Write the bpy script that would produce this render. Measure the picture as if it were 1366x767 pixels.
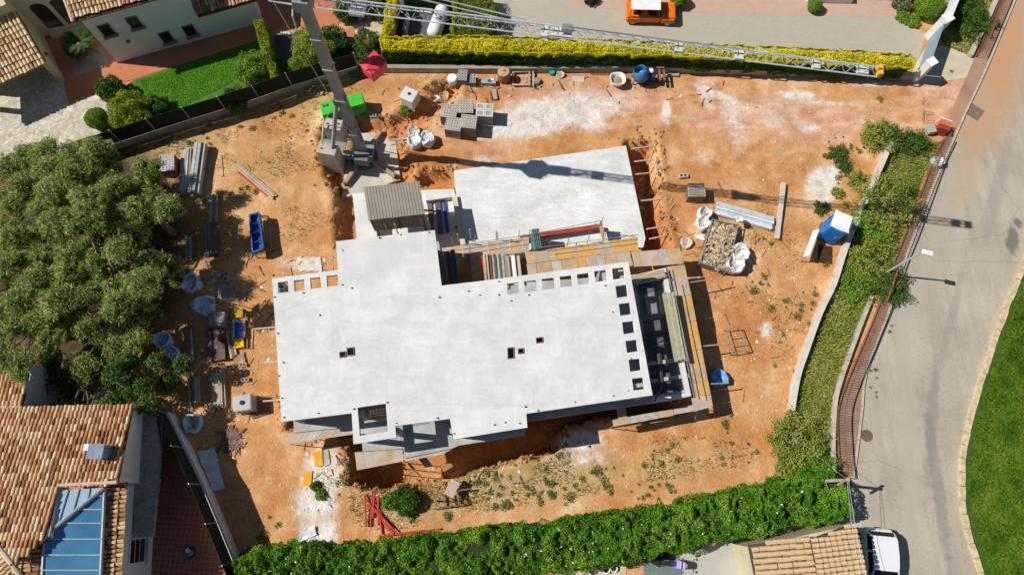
import bpy, bmesh, math, random
import numpy as np
from mathutils import Vector, Matrix

# ------------------------------------------------------------------ camera, sky, sun, exposure
for o in list(bpy.data.objects):
    bpy.data.objects.remove(o)
S = bpy.context.scene
COL = S.collection
IW, IH, F, CX, CY = 1366.0, 767.0, 911.0, 683.0, 383.5
NADIR = (665.0, 660.0)          # where the verticals of the photograph meet
CAM_H = 41.0                    # height of the drone above the plot, metres
_n = np.array([(NADIR[0]-CX)/F, -(NADIR[1]-CY)/F, -1.0]); _n /= np.linalg.norm(_n)
_Z = -_n
_X = np.array([1.0, 0, 0]) - _Z*_Z[0]; _X /= np.linalg.norm(_X)
_Y = np.cross(_Z, _X)
RW = np.stack([_X, _Y, _Z])     # camera axes -> world axes
cam_d = bpy.data.cameras.new('camera'); cam = bpy.data.objects.new('camera', cam_d); COL.objects.link(cam)
cam_d.sensor_width = 36.0; cam_d.lens = 36.0*F/IW; cam_d.clip_start = 0.5; cam_d.clip_end = 3000
cam.matrix_world = Matrix([list(RW[0])+[0], list(RW[1])+[0], list(RW[2])+[CAM_H], [0, 0, 0, 1]])
S.camera = cam
S.render.resolution_x = 1024; S.render.resolution_y = 574
SUN_AZ, SUN_RATIO = math.radians(-6.0), 0.93      # shadows run this way, this long per metre of height
SUN_EL = math.atan(1/SUN_RATIO)
sd = Vector((math.cos(SUN_AZ)*SUN_RATIO, math.sin(SUN_AZ)*SUN_RATIO, -1)).normalized()
sl = bpy.data.lights.new('sun', 'SUN'); sl.energy = 4.6; sl.angle = math.radians(0.5); sl.color = (1.0, 0.955, 0.88)
so = bpy.data.objects.new('sun', sl); COL.objects.link(so); so.rotation_euler = sd.to_track_quat('-Z', 'Y').to_euler(); so.location = (-30, 5, 60)
w = bpy.data.worlds.new('World'); S.world = w; w.use_nodes = True
nt = w.node_tree; sky = nt.nodes.new('ShaderNodeTexSky'); sky.sky_type = 'NISHITA'; sky.sun_disc = False
sky.sun_elevation = SUN_EL; sky.sun_rotation = math.atan2(-sd.x, -sd.y); sky.air_density = 1.0; sky.dust_density = 0.4
nt.links.new(sky.outputs[0], nt.nodes['Background'].inputs[0]); nt.nodes['Background'].inputs[1].default_value = 0.05
vs = S.view_settings; vs.view_transform = 'Standard'; vs.look = 'None'; vs.exposure = 0.1; vs.gamma = 1.0; vs.use_curve_mapping = False

# ------------------------------------------------------------------ pixel <-> place
CAMP = np.array([0, 0, CAM_H])
def P(px, py, z=0.0):
    d = RW @ np.array([(px-CX)/F, -(py-CY)/F, -1.0]); t = (z-CAM_H)/d[2]
    p = CAMP+d*t
    return Vector((p[0], p[1], z))
def PX(pts):
    c = (np.asarray(pts)-CAMP) @ RW
    return np.stack([CX+F*c[:, 0]/-c[:, 2], CY-F*c[:, 1]/-c[:, 2]], 1)
def pp(pts, z=0.0): return [P(a, b, z) for a, b in pts]
rnd = random.Random(7); rng = np.random.default_rng(11)
def smooth_line(pts, n=8):
    """Catmull-Rom through points"""
    p = [Vector(q) for q in pts]; p = [p[0]*2-p[1]]+p+[p[-1]*2-p[-2]]; out = []
    for i in range(1, len(p)-2):
        for k in range(n):
            t = k/n
            out.append(0.5*((2*p[i])+(p[i+1]-p[i-1])*t+(2*p[i-1]-5*p[i]+4*p[i+1]-p[i+2])*t*t+(-p[i-1]+3*p[i]-3*p[i+1]+p[i+2])*t*t*t))
    out.append(p[-2]); return out
def inpoly(x, y, poly):
    poly = np.asarray(poly); r = np.zeros(x.shape, bool); j = len(poly)-1
    for i in range(len(poly)):
        xi, yi = poly[i]; xj, yj = poly[j]
        c = ((yi > y) != (yj > y)) & (x < (xj-xi)*(y-yi)/(yj-yi+1e-12)+xi); r ^= c; j = i
    return r
def segdist(x, y, poly, closed=True):
    d = np.full(x.shape, 1e9); n = len(poly)
    for i in range(n if closed else n-1):
        a = np.array(poly[i], float); b = np.array(poly[(i+1) % n], float); ab = b-a
        t = np.clip(((x-a[0])*ab[0]+(y-a[1])*ab[1])/max(ab@ab, 1e-9), 0, 1)
        d = np.minimum(d, np.hypot(x-a[0]-t*ab[0], y-a[1]-t*ab[1]))
    return d
def vnoise(x, y, s, seed=0):
    """smooth value noise in [0,1]"""
    x = np.asarray(x)/s; y = np.asarray(y)/s; xi = np.floor(x).astype(int); yi = np.floor(y).astype(int); fx = x-xi; fy = y-yi
    fx = fx*fx*(3-2*fx); fy = fy*fy*(3-2*fy)
    def h(a, b):
        v = np.sin((a*127.1+b*311.7+seed*74.7))*43758.5453; return v-np.floor(v)
    return (h(xi, yi)*(1-fx)+h(xi+1, yi)*fx)*(1-fy)+(h(xi, yi+1)*(1-fx)+h(xi+1, yi+1)*fx)*fy

# ------------------------------------------------------------------ materials
MATS = {}
def lin(c): return tuple(c)+(1,) if len(c) == 3 else tuple(c)
def mat(name, col, rough=0.85, var=0.18, scale=1.5, bump=0.0, bscale=25.0, metal=0.0, col2=None, fine=0.12, fscale=40.0, spec=0.3, island=0.0):
    if name in MATS: return MATS[name]
    m = bpy.data.materials.new(name); m.use_nodes = True; t = m.node_tree; N = t.nodes; L = t.links
    b = N['Principled BSDF']; b.inputs['Roughness'].default_value = rough; b.inputs['Metallic'].default_value = metal
    b.inputs['Specular IOR Level'].default_value = spec
    tc = N.new('ShaderNodeTexCoord')
    n1 = N.new('ShaderNodeTexNoise'); n1.inputs['Scale'].default_value = scale; n1.inputs['Detail'].default_value = 6; n1.inputs['Roughness'].default_value = 0.62
    L.new(tc.outputs['Object'], n1.inputs['Vector'])
    r = N.new('ShaderNodeValToRGB'); r.color_ramp.elements[0].position = 0.32; r.color_ramp.elements[1].position = 0.68
    c2 = col2 if col2 else tuple(min(1, c*(1+var)) for c in col); c1 = col if col2 else tuple(c*(1-var) for c in col)
    r.color_ramp.elements[0].color = lin(c1); r.color_ramp.elements[1].color = lin(c2)
    L.new(n1.outputs['Fac'], r.inputs['Fac'])
    n2 = N.new('ShaderNodeTexNoise'); n2.inputs['Scale'].default_value = fscale; n2.inputs['Detail'].default_value = 3; L.new(tc.outputs['Object'], n2.inputs['Vector'])
    mr = N.new('ShaderNodeMapRange'); mr.inputs['From Min'].default_value = 0.3; mr.inputs['From Max'].default_value = 0.7
    mr.inputs['To Min'].default_value = 1-fine; mr.inputs['To Max'].default_value = 1+fine; L.new(n2.outputs['Fac'], mr.inputs['Value'])
    mx = N.new('ShaderNodeVectorMath'); mx.operation = 'SCALE'; L.new(r.outputs[0], mx.inputs[0]); L.new(mr.outputs[0], mx.inputs['Scale'])
    out = mx.outputs[0]
    if island > 0:
        g = N.new('ShaderNodeNewGeometry'); m2 = N.new('ShaderNodeMapRange'); m2.inputs['To Min'].default_value = 1-island; m2.inputs['To Max'].default_value = 1+island
        L.new(g.outputs['Random Per Island'], m2.inputs['Value']); m3 = N.new('ShaderNodeVectorMath'); m3.operation = 'SCALE'
        L.new(out, m3.inputs[0]); L.new(m2.outputs[0], m3.inputs['Scale']); out = m3.outputs[0]
    L.new(out, b.inputs['Base Color'])
    if bump > 0:
        bp = N.new('ShaderNodeBump'); bp.inputs['Strength'].default_value = bump; bp.inputs['Distance'].default_value = 0.05
        n3 = N.new('ShaderNodeTexNoise'); n3.inputs['Scale'].default_value = bscale; n3.inputs['Detail'].default_value = 5; L.new(tc.outputs['Object'], n3.inputs['Vector'])
        L.new(n3.outputs['Fac'], bp.inputs['Height']); L.new(bp.outputs[0], b.inputs['Normal'])
    MATS[name] = m; return m
def leafmat(name, cols, trans=0.25, rough=0.6, big=0.0, bigscale=0.5):
    """foliage: colour picked leaf by leaf"""
    if name in MATS: return MATS[name]
    m = bpy.data.materials.new(name); m.use_nodes = True; t = m.node_tree; N = t.nodes; L = t.links
    b = N['Principled BSDF']; b.inputs['Roughness'].default_value = rough; b.inputs['Specular IOR Level'].default_value = 0.25
    g = N.new('ShaderNodeNewGeometry'); r = N.new('ShaderNodeValToRGB'); cr = r.color_ramp
    while len(cr.elements) < len(cols): cr.elements.new(0.5)
    for i, c in enumerate(cols): cr.elements[i].position = i/(len(cols)-1); cr.elements[i].color = lin(c)
    fac = g.outputs['Random Per Island']
    if big > 0:
        tc = N.new('ShaderNodeTexCoord'); n1 = N.new('ShaderNodeTexNoise'); n1.inputs['Scale'].default_value = bigscale; n1.inputs['Detail'].default_value = 3
        L.new(tc.outputs['Object'], n1.inputs['Vector']); mr = N.new('ShaderNodeMapRange'); mr.inputs['From Min'].default_value = 0.3; mr.inputs['From Max'].default_value = 0.7
        L.new(n1.outputs['Fac'], mr.inputs['Value']); mx = N.new('ShaderNodeMix'); mx.inputs[0].default_value = big
        L.new(fac, mx.inputs[2]); L.new(mr.outputs[0], mx.inputs[3]); fac = mx.outputs[0]
    L.new(fac, r.inputs['Fac']); L.new(r.outputs[0], b.inputs['Base Color'])
    tr = N.new('ShaderNodeBsdfTranslucent'); L.new(r.outputs[0], tr.inputs['Color'])
    ms = N.new('ShaderNodeMixShader'); ms.inputs[0].default_value = trans
    L.new(b.outputs[0], ms.inputs[1]); L.new(tr.outputs[0], ms.inputs[2]); L.new(ms.outputs[0], N['Material Output'].inputs['Surface'])
    MATS[name] = m; return m
def tilemat(name, cols):
    m = leafmat(name, cols, trans=0.0, rough=0.9, big=0.15, bigscale=0.6); return m
def glassmat(name, col, rough=0.08, spec=0.6):
    return mat(name, col, rough=rough, var=0.06, spec=spec, fine=0.02)

concrete = mat('concrete', (0.42, 0.41, 0.39), var=0.2, bump=0.15)
slab_white = mat('fresh_slab', (0.62, 0.63, 0.628), col2=(0.70, 0.70, 0.69), scale=0.7, fine=0.035, fscale=4.5, rough=0.9)
def streaks(m, sx, sy, rot, lo, hi, scale=1.0):
    """trowel and pour marks drawn out along one direction"""
    t = m.node_tree; N = t.nodes; L = t.links; b = N['Principled BSDF']; src = b.inputs['Base Color'].links[0].from_socket
    tc = N.new('ShaderNodeTexCoord'); mp = N.new('ShaderNodeMapping'); mp.inputs['Rotation'].default_value = (0, 0, rot); mp.inputs['Scale'].default_value = (sx, sy, 1); L.new(tc.outputs['Object'], mp.inputs['Vector'])
    n = N.new('ShaderNodeTexNoise'); n.inputs['Scale'].default_value = scale; n.inputs['Detail'].default_value = 7; n.inputs['Roughness'].default_value = 0.65; n.inputs['Distortion'].default_value = 0.6; L.new(mp.outputs[0], n.inputs['Vector'])
    r = N.new('ShaderNodeMapRange'); r.inputs['From Min'].default_value = 0.32; r.inputs['From Max'].default_value = 0.68; r.inputs['To Min'].default_value = lo; r.inputs['To Max'].default_value = hi; L.new(n.outputs['Fac'], r.inputs['Value'])
    s_ = N.new('ShaderNodeVectorMath'); s_.operation = 'SCALE'; L.new(src, s_.inputs[0]); L.new(r.outputs[0], s_.inputs['Scale']); L.new(s_.outputs[0], b.inputs['Base Color'])
def cracks(m, scale, wid, dark, dist=0.25):
    """hairline cracks and old joints"""
    t = m.node_tree; N = t.nodes; L = t.links; b = N['Principled BSDF']; src = b.inputs['Base Color'].links[0].from_socket
    tc = N.new('ShaderNodeTexCoord'); nz = N.new('ShaderNodeTexNoise'); nz.inputs['Scale'].default_value = 1.2; nz.inputs['Detail'].default_value = 5; L.new(tc.outputs['Object'], nz.inputs['Vector'])
    ad = N.new('ShaderNodeVectorMath'); ad.operation = 'MULTIPLY_ADD'; L.new(nz.outputs['Color'], ad.inputs[0]); ad.inputs[1].default_value = (dist*4, dist*4, 0); L.new(tc.outputs['Object'], ad.inputs[2])
    v = N.new('ShaderNodeTexVoronoi'); v.feature = 'DISTANCE_TO_EDGE'; v.inputs['Scale'].default_value = scale; L.new(ad.outputs[0], v.inputs['Vector'])
    r = N.new('ShaderNodeMapRange'); r.inputs['From Min'].default_value = 0.0; r.inputs['From Max'].default_value = wid; r.inputs['To Min'].default_value = dark; r.inputs['To Max'].default_value = 1.0; L.new(v.outputs['Distance'], r.inputs['Value'])
    s_ = N.new('ShaderNodeVectorMath'); s_.operation = 'SCALE'; L.new(src, s_.inputs[0]); L.new(r.outputs[0], s_.inputs['Scale']); L.new(s_.outputs[0], b.inputs['Base Color'])
streaks(slab_white, 0.35, 1.6, 0.15, 0.93, 1.06); streaks(slab_white, 0.6, 0.5, 0.0, 0.89, 1.06, 0.9); streaks(slab_white, 3.0, 0.5, 0.1, 0.96, 1.03, 1.2); cracks(slab_white, 0.14, 0.004, 0.9, 0.03)
pool_white = mat('pool_slab_concrete', (0.60, 0.60, 0.585), col2=(0.76, 0.765, 0.76), scale=0.6, fine=0.07, fscale=6, rough=0.75)
streaks(pool_white, 0.5, 2.4, -0.6, 0.86, 1.08, 1.1)
plaster = mat('white_plaster', (0.70, 0.70, 0.69), var=0.08, scale=0.8, fine=0.05)
beige_plaster = mat('beige_plaster', (0.56, 0.51, 0.33), var=0.1, scale=0.7, fine=0.05)
pale_plaster = mat('pale_plaster', (0.76, 0.76, 0.73), var=0.07, scale=0.6, fine=0.05)
steel = mat('galvanised_steel', (0.42, 0.44, 0.45), metal=0.55, rough=0.45, var=0.2)
steel_dark = mat('dark_steel', (0.12, 0.125, 0.13), metal=0.4, rough=0.5)
crane_grey = mat('crane_grey_paint', (0.25, 0.255, 0.265), rough=0.5, var=0.12, scale=0.8)
crane_light = mat('crane_light_grey_paint', (0.46, 0.49, 0.51), rough=0.45, var=0.1)
rust = mat('rusty_steel', (0.23, 0.10, 0.06), rough=0.9, var=0.35, scale=4)
red_paint = mat('red_paint', (0.55, 0.035, 0.03), rough=0.55, var=0.15)
redbrown_paint = mat('oxide_red_paint', (0.33, 0.05, 0.035), rough=0.7, var=0.2)
tarp_red = mat('red_tarpaulin', (0.72, 0.05, 0.065), rough=0.5, var=0.12, scale=2)
green_paint = mat('green_paint', (0.06, 0.50, 0.045), rough=0.45, var=0.1)
darkgreen_paint = mat('dark_green_paint', (0.05, 0.13, 0.10), rough=0.6)
blue_paint = mat('blue_paint', (0.012, 0.085, 0.30), rough=0.5, var=0.25)
toilet_blue = mat('toilet_blue_plastic', (0.01, 0.22, 0.68), rough=0.4, var=0.08)
white_plastic = mat('white_plastic', (0.78, 0.79, 0.80), rough=0.45, var=0.04)
yellow_ply = mat('yellow_formply', (0.64, 0.32, 0.05), col2=(0.52, 0.36, 0.19), scale=1.3, rough=0.6, fine=0.15)
tan_ply = mat('tan_plywood', (0.48, 0.33, 0.19), var=0.18, scale=1.2)
pink_ply = mat('weathered_plywood', (0.46, 0.36, 0.29), var=0.18, scale=1.2)
grey_ply = mat('grey_plywood', (0.43, 0.40, 0.36), var=0.2, scale=1.2)
timber = mat('raw_timber', (0.46, 0.31, 0.16), var=0.3, scale=3)
timber_grey = mat('weathered_timber', (0.42, 0.36, 0.30), var=0.3, scale=3)
timber_dark = mat('dark_timber', (0.20, 0.13, 0.095), var=0.3, scale=3)
white_cloth = mat('white_woven_bag', (0.72, 0.73, 0.75), var=0.1, scale=3, bump=0.5, bscale=14)
shade_tint_cloth = mat('shade_tinted_white_bag', (0.30, 0.54, 0.86), col2=(0.84, 0.88, 0.93), scale=2.6, bump=0.5, bscale=14)  # white bags; the blue tint of shade is painted into the cloth
block_grey = mat('concrete_block', (0.56, 0.52, 0.47), var=0.15, island=0.12)
block_shade = mat('concrete_block_shade', (0.22, 0.175, 0.165), var=0.15)  # dark core colour, painting the shade in the blocks' hollows
clay = mat('clay_brick', (0.52, 0.24, 0.14), var=0.25, island=0.15)
black = mat('black_rubber', (0.02, 0.02, 0.022), rough=0.7)
dark_hole = mat('unlit_interior', (0.03, 0.027, 0.025), rough=0.95)
car_white = mat('white_car_paint', (0.74, 0.77, 0.80), rough=0.22, var=0.02, fine=0.0, spec=0.6)
car_orange = mat('orange_car_body', (0.80, 0.17, 0.008), rough=0.4, var=0.05, fine=0.0)
dark_glass = glassmat('dark_window_glass', (0.015, 0.018, 0.022))
rubble_mat = mat('rubble', (0.34, 0.24, 0.14), col2=(0.56, 0.46, 0.33), scale=4, island=0.45, bump=0.3)
stone_mat = mat('pale_stone', (0.58, 0.53, 0.46), var=0.2, island=0.25)
bark = mat('grey_bark', (0.20, 0.165, 0.14), var=0.3, scale=4)

# ------------------------------------------------------------------ mesh building
def wloc(o):
    v = Vector((0, 0, 0))
    while o is not None: v = v+o.location; o = o.parent
    return v
class MB:
    def __init__(s): s.v = []; s.f = []
    def add(s, vs, fs):
        k = len(s.v); s.v += [tuple(v) for v in vs]; s.f += [tuple(i+k for i in f) for f in fs]; return s
    def box(s, c, size, ang=0.0, tilt=None):
        lx, ly, lz = size[0]/2, size[1]/2, size[2]/2
        m = Matrix.Rotation(ang, 3, 'Z')
        if tilt is not None: m = m @ tilt
        c = Vector(c)
        v = [c+m @ Vector((x*lx, y*ly, z*lz)) for z in (-1, 1) for x, y in ((-1, -1), (1, -1), (1, 1), (-1, 1))]
        return s.add(v, [(3, 2, 1, 0), (4, 5, 6, 7), (0, 1, 5, 4), (1, 2, 6, 5), (2, 3, 7, 6), (3, 0, 4, 7)])
    def beam(s, a, b, wd, h, up=Vector((0, 0, 1)), taper=1.0):
        a = Vector(a); b = Vector(b); d = (b-a).normalized(); sd_ = d.cross(up)
        if sd_.length < 1e-4: sd_ = d.cross(Vector((1, 0, 0)))
        sd_.normalize(); u = sd_.cross(d)
        v = []
        for p, k in ((a, 1), (b, taper)):
            for x, y in ((-1, -1), (1, -1), (1, 1), (-1, 1)): v.append(p+sd_*x*wd/2*k+u*y*h/2*k)
        return s.add(v, [(3, 2, 1, 0), (4, 5, 6, 7), (0, 1, 5, 4), (1, 2, 6, 5), (2, 3, 7, 6), (3, 0, 4, 7)])
    def tube(s, a, b, r, n=6, r2=None):
        a = Vector(a); b = Vector(b); d = (b-a).normalized(); x = d.cross(Vector((0, 0, 1)))
        if x.length < 1e-4: x = Vector((1, 0, 0))
        x.normalize(); y = d.cross(x); r2 = r if r2 is None else r2; v = []
        for p, q in ((a, r), (b, r2)):
            for i in range(n):
                t = 2*math.pi*i/n; v.append(p+x*math.cos(t)*q+y*math.sin(t)*q)
        fs = [(i, (i+1) % n, n+(i+1) % n, n+i) for i in range(n)]+[tuple(range(n-1, -1, -1)), tuple(range(n, 2*n))]
        return s.add(v, fs)
    def path(s, pts, r, n=5):
        for i in range(len(pts)-1): s.tube(pts[i], pts[i+1], r, n)
        return s
    def prism(s, poly, z0, z1):
        n = len(poly); v = [(p[0], p[1], z0) for p in poly]+[(p[0], p[1], z1) for p in poly]
        a = sum(poly[i][0]*poly[(i+1) % n][1]-poly[(i+1) % n][0]*poly[i][1] for i in range(n))
        fs = [tuple(range(n-1, -1, -1)), tuple(range(n, 2*n))]+[(i, (i+1) % n, n+(i+1) % n, n+i) for i in range(n)]
        if a < 0: fs = [tuple(reversed(f)) for f in fs]
        return s.add(v, fs)
    def lathe(s, c, prof, n=16, ang0=0.0, close=True):
        c = Vector(c); v = []
        for r, z in prof:
            for i in range(n):
                t = 2*math.pi*i/n+ang0; v.append(c+Vector((r*math.cos(t), r*math.sin(t), z)))
        m = len(prof); fs = [(k*n+i, k*n+(i+1) % n, (k+1)*n+(i+1) % n, (k+1)*n+i) for k in range(m-1) for i in range(n)]
        if close: fs += [tuple(range(n-1, -1, -1)), tuple(range((m-1)*n, m*n))]
        return s.add(v, fs)
    def rock(s, c, r, squash=0.7, rn=rnd):
        c = Vector(c); q = [Vector((rn.gauss(0, 1), rn.gauss(0, 1), rn.gauss(0, 1))) for _ in range(3)]
        base = [(1, 0, 0), (-1, 0, 0), (0, 1, 0), (0, -1, 0), (0, 0, 1), (0, 0, -1)]
        a = rn.random()*6; ca, sa = math.cos(a), math.sin(a)
        v = []
        for x, y, z in base:
            k = r*(0.6+0.7*rn.random()); v.append(c+Vector(((x*ca-y*sa)*k, (x*sa+y*ca)*k, z*k*squash)))
        return s.add(v, [(0, 2, 4), (2, 1, 4), (1, 3, 4), (3, 0, 4), (2, 0, 5), (1, 2, 5), (3, 1, 5), (0, 3, 5)])
    def mesh(s, name, m, off=Vector((0, 0, 0)), smooth=False):
        me = bpy.data.meshes.new(name); off = Vector(off)
        me.from_pydata([(x-off.x, y-off.y, z-off.z) for x, y, z in s.v], [], s.f); me.materials.append(m)
        if smooth: me.polygons.foreach_set('use_smooth', [True]*len(me.polygons))
        me.update(); return me
    def build(s, name, m, parent=None, loc=None, smooth=False, bevel=0.0):
        if parent is None:
            if loc is None:
                a = np.array(s.v); loc = Vector(((a[:, 0].min()+a[:, 0].max())/2, (a[:, 1].min()+a[:, 1].max())/2, a[:, 2].min()))
            o = bpy.data.objects.new(name, s.mesh(name, m, loc, smooth)); o.location = loc
        else:
            o = bpy.data.objects.new(name, s.mesh(name, m, wloc(parent), smooth)); o.parent = parent
        COL.objects.link(o)
        if bevel > 0:
            b = o.modifiers.new('bevel', 'BEVEL'); b.width = bevel; b.segments = 2; b.limit_method = 'ANGLE'
        return o
def npmesh(name, verts, quads, m, parent=None, loc=(0, 0, 0), k=4):
    """fast mesh from numpy arrays of vertices and equal-sized faces"""
    me = bpy.data.meshes.new(name); off = np.array(wloc(parent) if parent is not None else loc)
    verts = np.asarray(verts, float)-off; quads = np.asarray(quads, int)
    me.vertices.add(len(verts)); me.vertices.foreach_set('co', verts.ravel())
    me.loops.add(quads.size); me.loops.foreach_set('vertex_index', quads.ravel())
    me.polygons.add(len(quads)); me.polygons.foreach_set('loop_start', np.arange(len(quads))*k)
    me.update(calc_edges=True); me.materials.append(m)
    o = bpy.data.objects.new(name, me); COL.objects.link(o)
    if parent is not None: o.parent = parent
    else: o.location = loc
    return o
def thing(name, label, cat, loc=(0, 0, 0), group=None):
    o = bpy.data.objects.new(name, None); COL.objects.link(o); o.location = loc; o.empty_display_size = 0.3
    return tag(o, label, cat, group)
def tag(o, label, cat, group=None):
    o['label'] = label; o['category'] = cat
    if group: o['group'] = group
    return o
def struct(o): o['kind'] = 'structure'; return o
def stuff(o): o['kind'] = 'stuff'; return o
def curve_slab(name, outer, holes, z0, z1, m, parent=None):
    """flat slab with real openings"""
    cu = bpy.data.curves.new(name, 'CURVE'); cu.dimensions = '2D'; cu.fill_mode = 'BOTH'; cu.extrude = (z1-z0)/2
    for poly in [outer]+holes:
        sp = cu.splines.new('POLY'); sp.points.add(len(poly)-1)
        for i, p in enumerate(poly): sp.points[i].co = (p[0], p[1], 0, 1)
        sp.use_cyclic_u = True
    t = bpy.data.objects.new('tmp', cu); COL.objects.link(t)
    dg = bpy.context.evaluated_depsgraph_get(); me = bpy.data.meshes.new_from_object(t.evaluated_get(dg))
    bpy.data.objects.remove(t); bpy.data.curves.remove(cu)
    off = wloc(parent) if parent is not None else Vector((0, 0, 0))
    me.transform(Matrix.Translation(Vector((0, 0, (z0+z1)/2))-off)); me.materials.clear(); me.materials.append(m); me.name = name
    bm = bmesh.new(); bm.from_mesh(me); bmesh.ops.remove_doubles(bm, verts=bm.verts, dist=1e-4); bmesh.ops.recalc_face_normals(bm, faces=bm.faces); bm.to_mesh(me); bm.free()
    o = bpy.data.objects.new(name, me); COL.objects.link(o)
    if parent is not None: o.parent = parent
    return o
def sheet(name, poly, z, m, th=0.0):
    """one flat piece of the setting"""
    mb = MB(); mb.prism(poly, z-0.05-th, z); return struct(mb.build(name, m, loc=Vector((0, 0, 0))))
def ribbon(mb, line, wl, wr, z0, z1):
    """strip of box section along a line of points"""
    n = len(line); L_ = []; R_ = []
    for i in range(n):
        d = (Vector(line[min(i+1, n-1)])-Vector(line[max(i-1, 0)])); d.z = 0; d.normalize(); s_ = Vector((-d.y, d.x, 0))
        L_.append(Vector(line[i])+s_*wl); R_.append(Vector(line[i])-s_*wr)
    v = []
    for a, b in zip(L_, R_): v += [(a.x, a.y, z0), (b.x, b.y, z0), (b.x, b.y, z1), (a.x, a.y, z1)]
    fs = []
    for i in range(n-1):
        k = 4*i
        for a, b in ((0, 1), (1, 2), (2, 3), (3, 0)): fs.append((k+a, k+b, k+4+b, k+4+a))
    fs += [(3, 2, 1, 0), (4*n-4, 4*n-3, 4*n-2, 4*n-1)]
    mb.add(v, [tuple(reversed(f)) for f in fs]); return mb
# leaves: quads with a bias of their normals
def leaf_quads(pts, nrm, size, asp=0.5, bias=0.6, rg=rng):
    n = len(pts); pts = np.asarray(pts); nrm = np.asarray(nrm)
    nn = rg.normal(size=(n, 3)); nn /= np.linalg.norm(nn, axis=1)[:, None]
    N = nrm*bias+nn*(1-bias*0.55); N /= np.linalg.norm(N, axis=1)[:, None]
    t = rg.normal(size=(n, 3)); t -= N*(t*N).sum(1)[:, None]; t /= np.linalg.norm(t, axis=1)[:, None]; b = np.cross(N, t)
    s = (np.asarray(size)*(0.6+0.8*rg.random(n)))[:, None]
    v = np.stack([pts-t*s*0.5, pts+b*s*asp*0.5, pts+t*s*0.5, pts-b*s*asp*0.5], 1).reshape(-1, 3)
    return v
def build_leaves(name, v, m, parent=None, loc=(0, 0, 0)):
    q = np.arange(len(v)).reshape(-1, 4); return npmesh(name, v, q, m, parent, loc)
def blade_quads(pts, h, wd, lean=0.5, rg=rng, up=None):
    """upright pointed blades"""
    n = len(pts); a = rg.random(n)*2*math.pi; dx = np.stack([np.cos(a), np.sin(a), np.zeros(n)], 1)
    a2 = rg.random(n)*2*math.pi; ln = np.stack([np.cos(a2), np.sin(a2), np.zeros(n)], 1)*(lean*rg.random(n))[:, None]
    hh = (h*(0.5+rg.random(n)))[:, None]; w_ = np.asarray(wd); w_ = w_[:, None] if w_.ndim else w_
    tip = pts+(np.array([0, 0, 1.0])+ln)*hh; mid = pts+(np.array([0, 0, 0.55])+ln*0.4)*hh
    return np.stack([pts, mid+dx*w_*0.5, tip, mid-dx*w_*0.5], 1).reshape(-1, 3)
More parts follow.
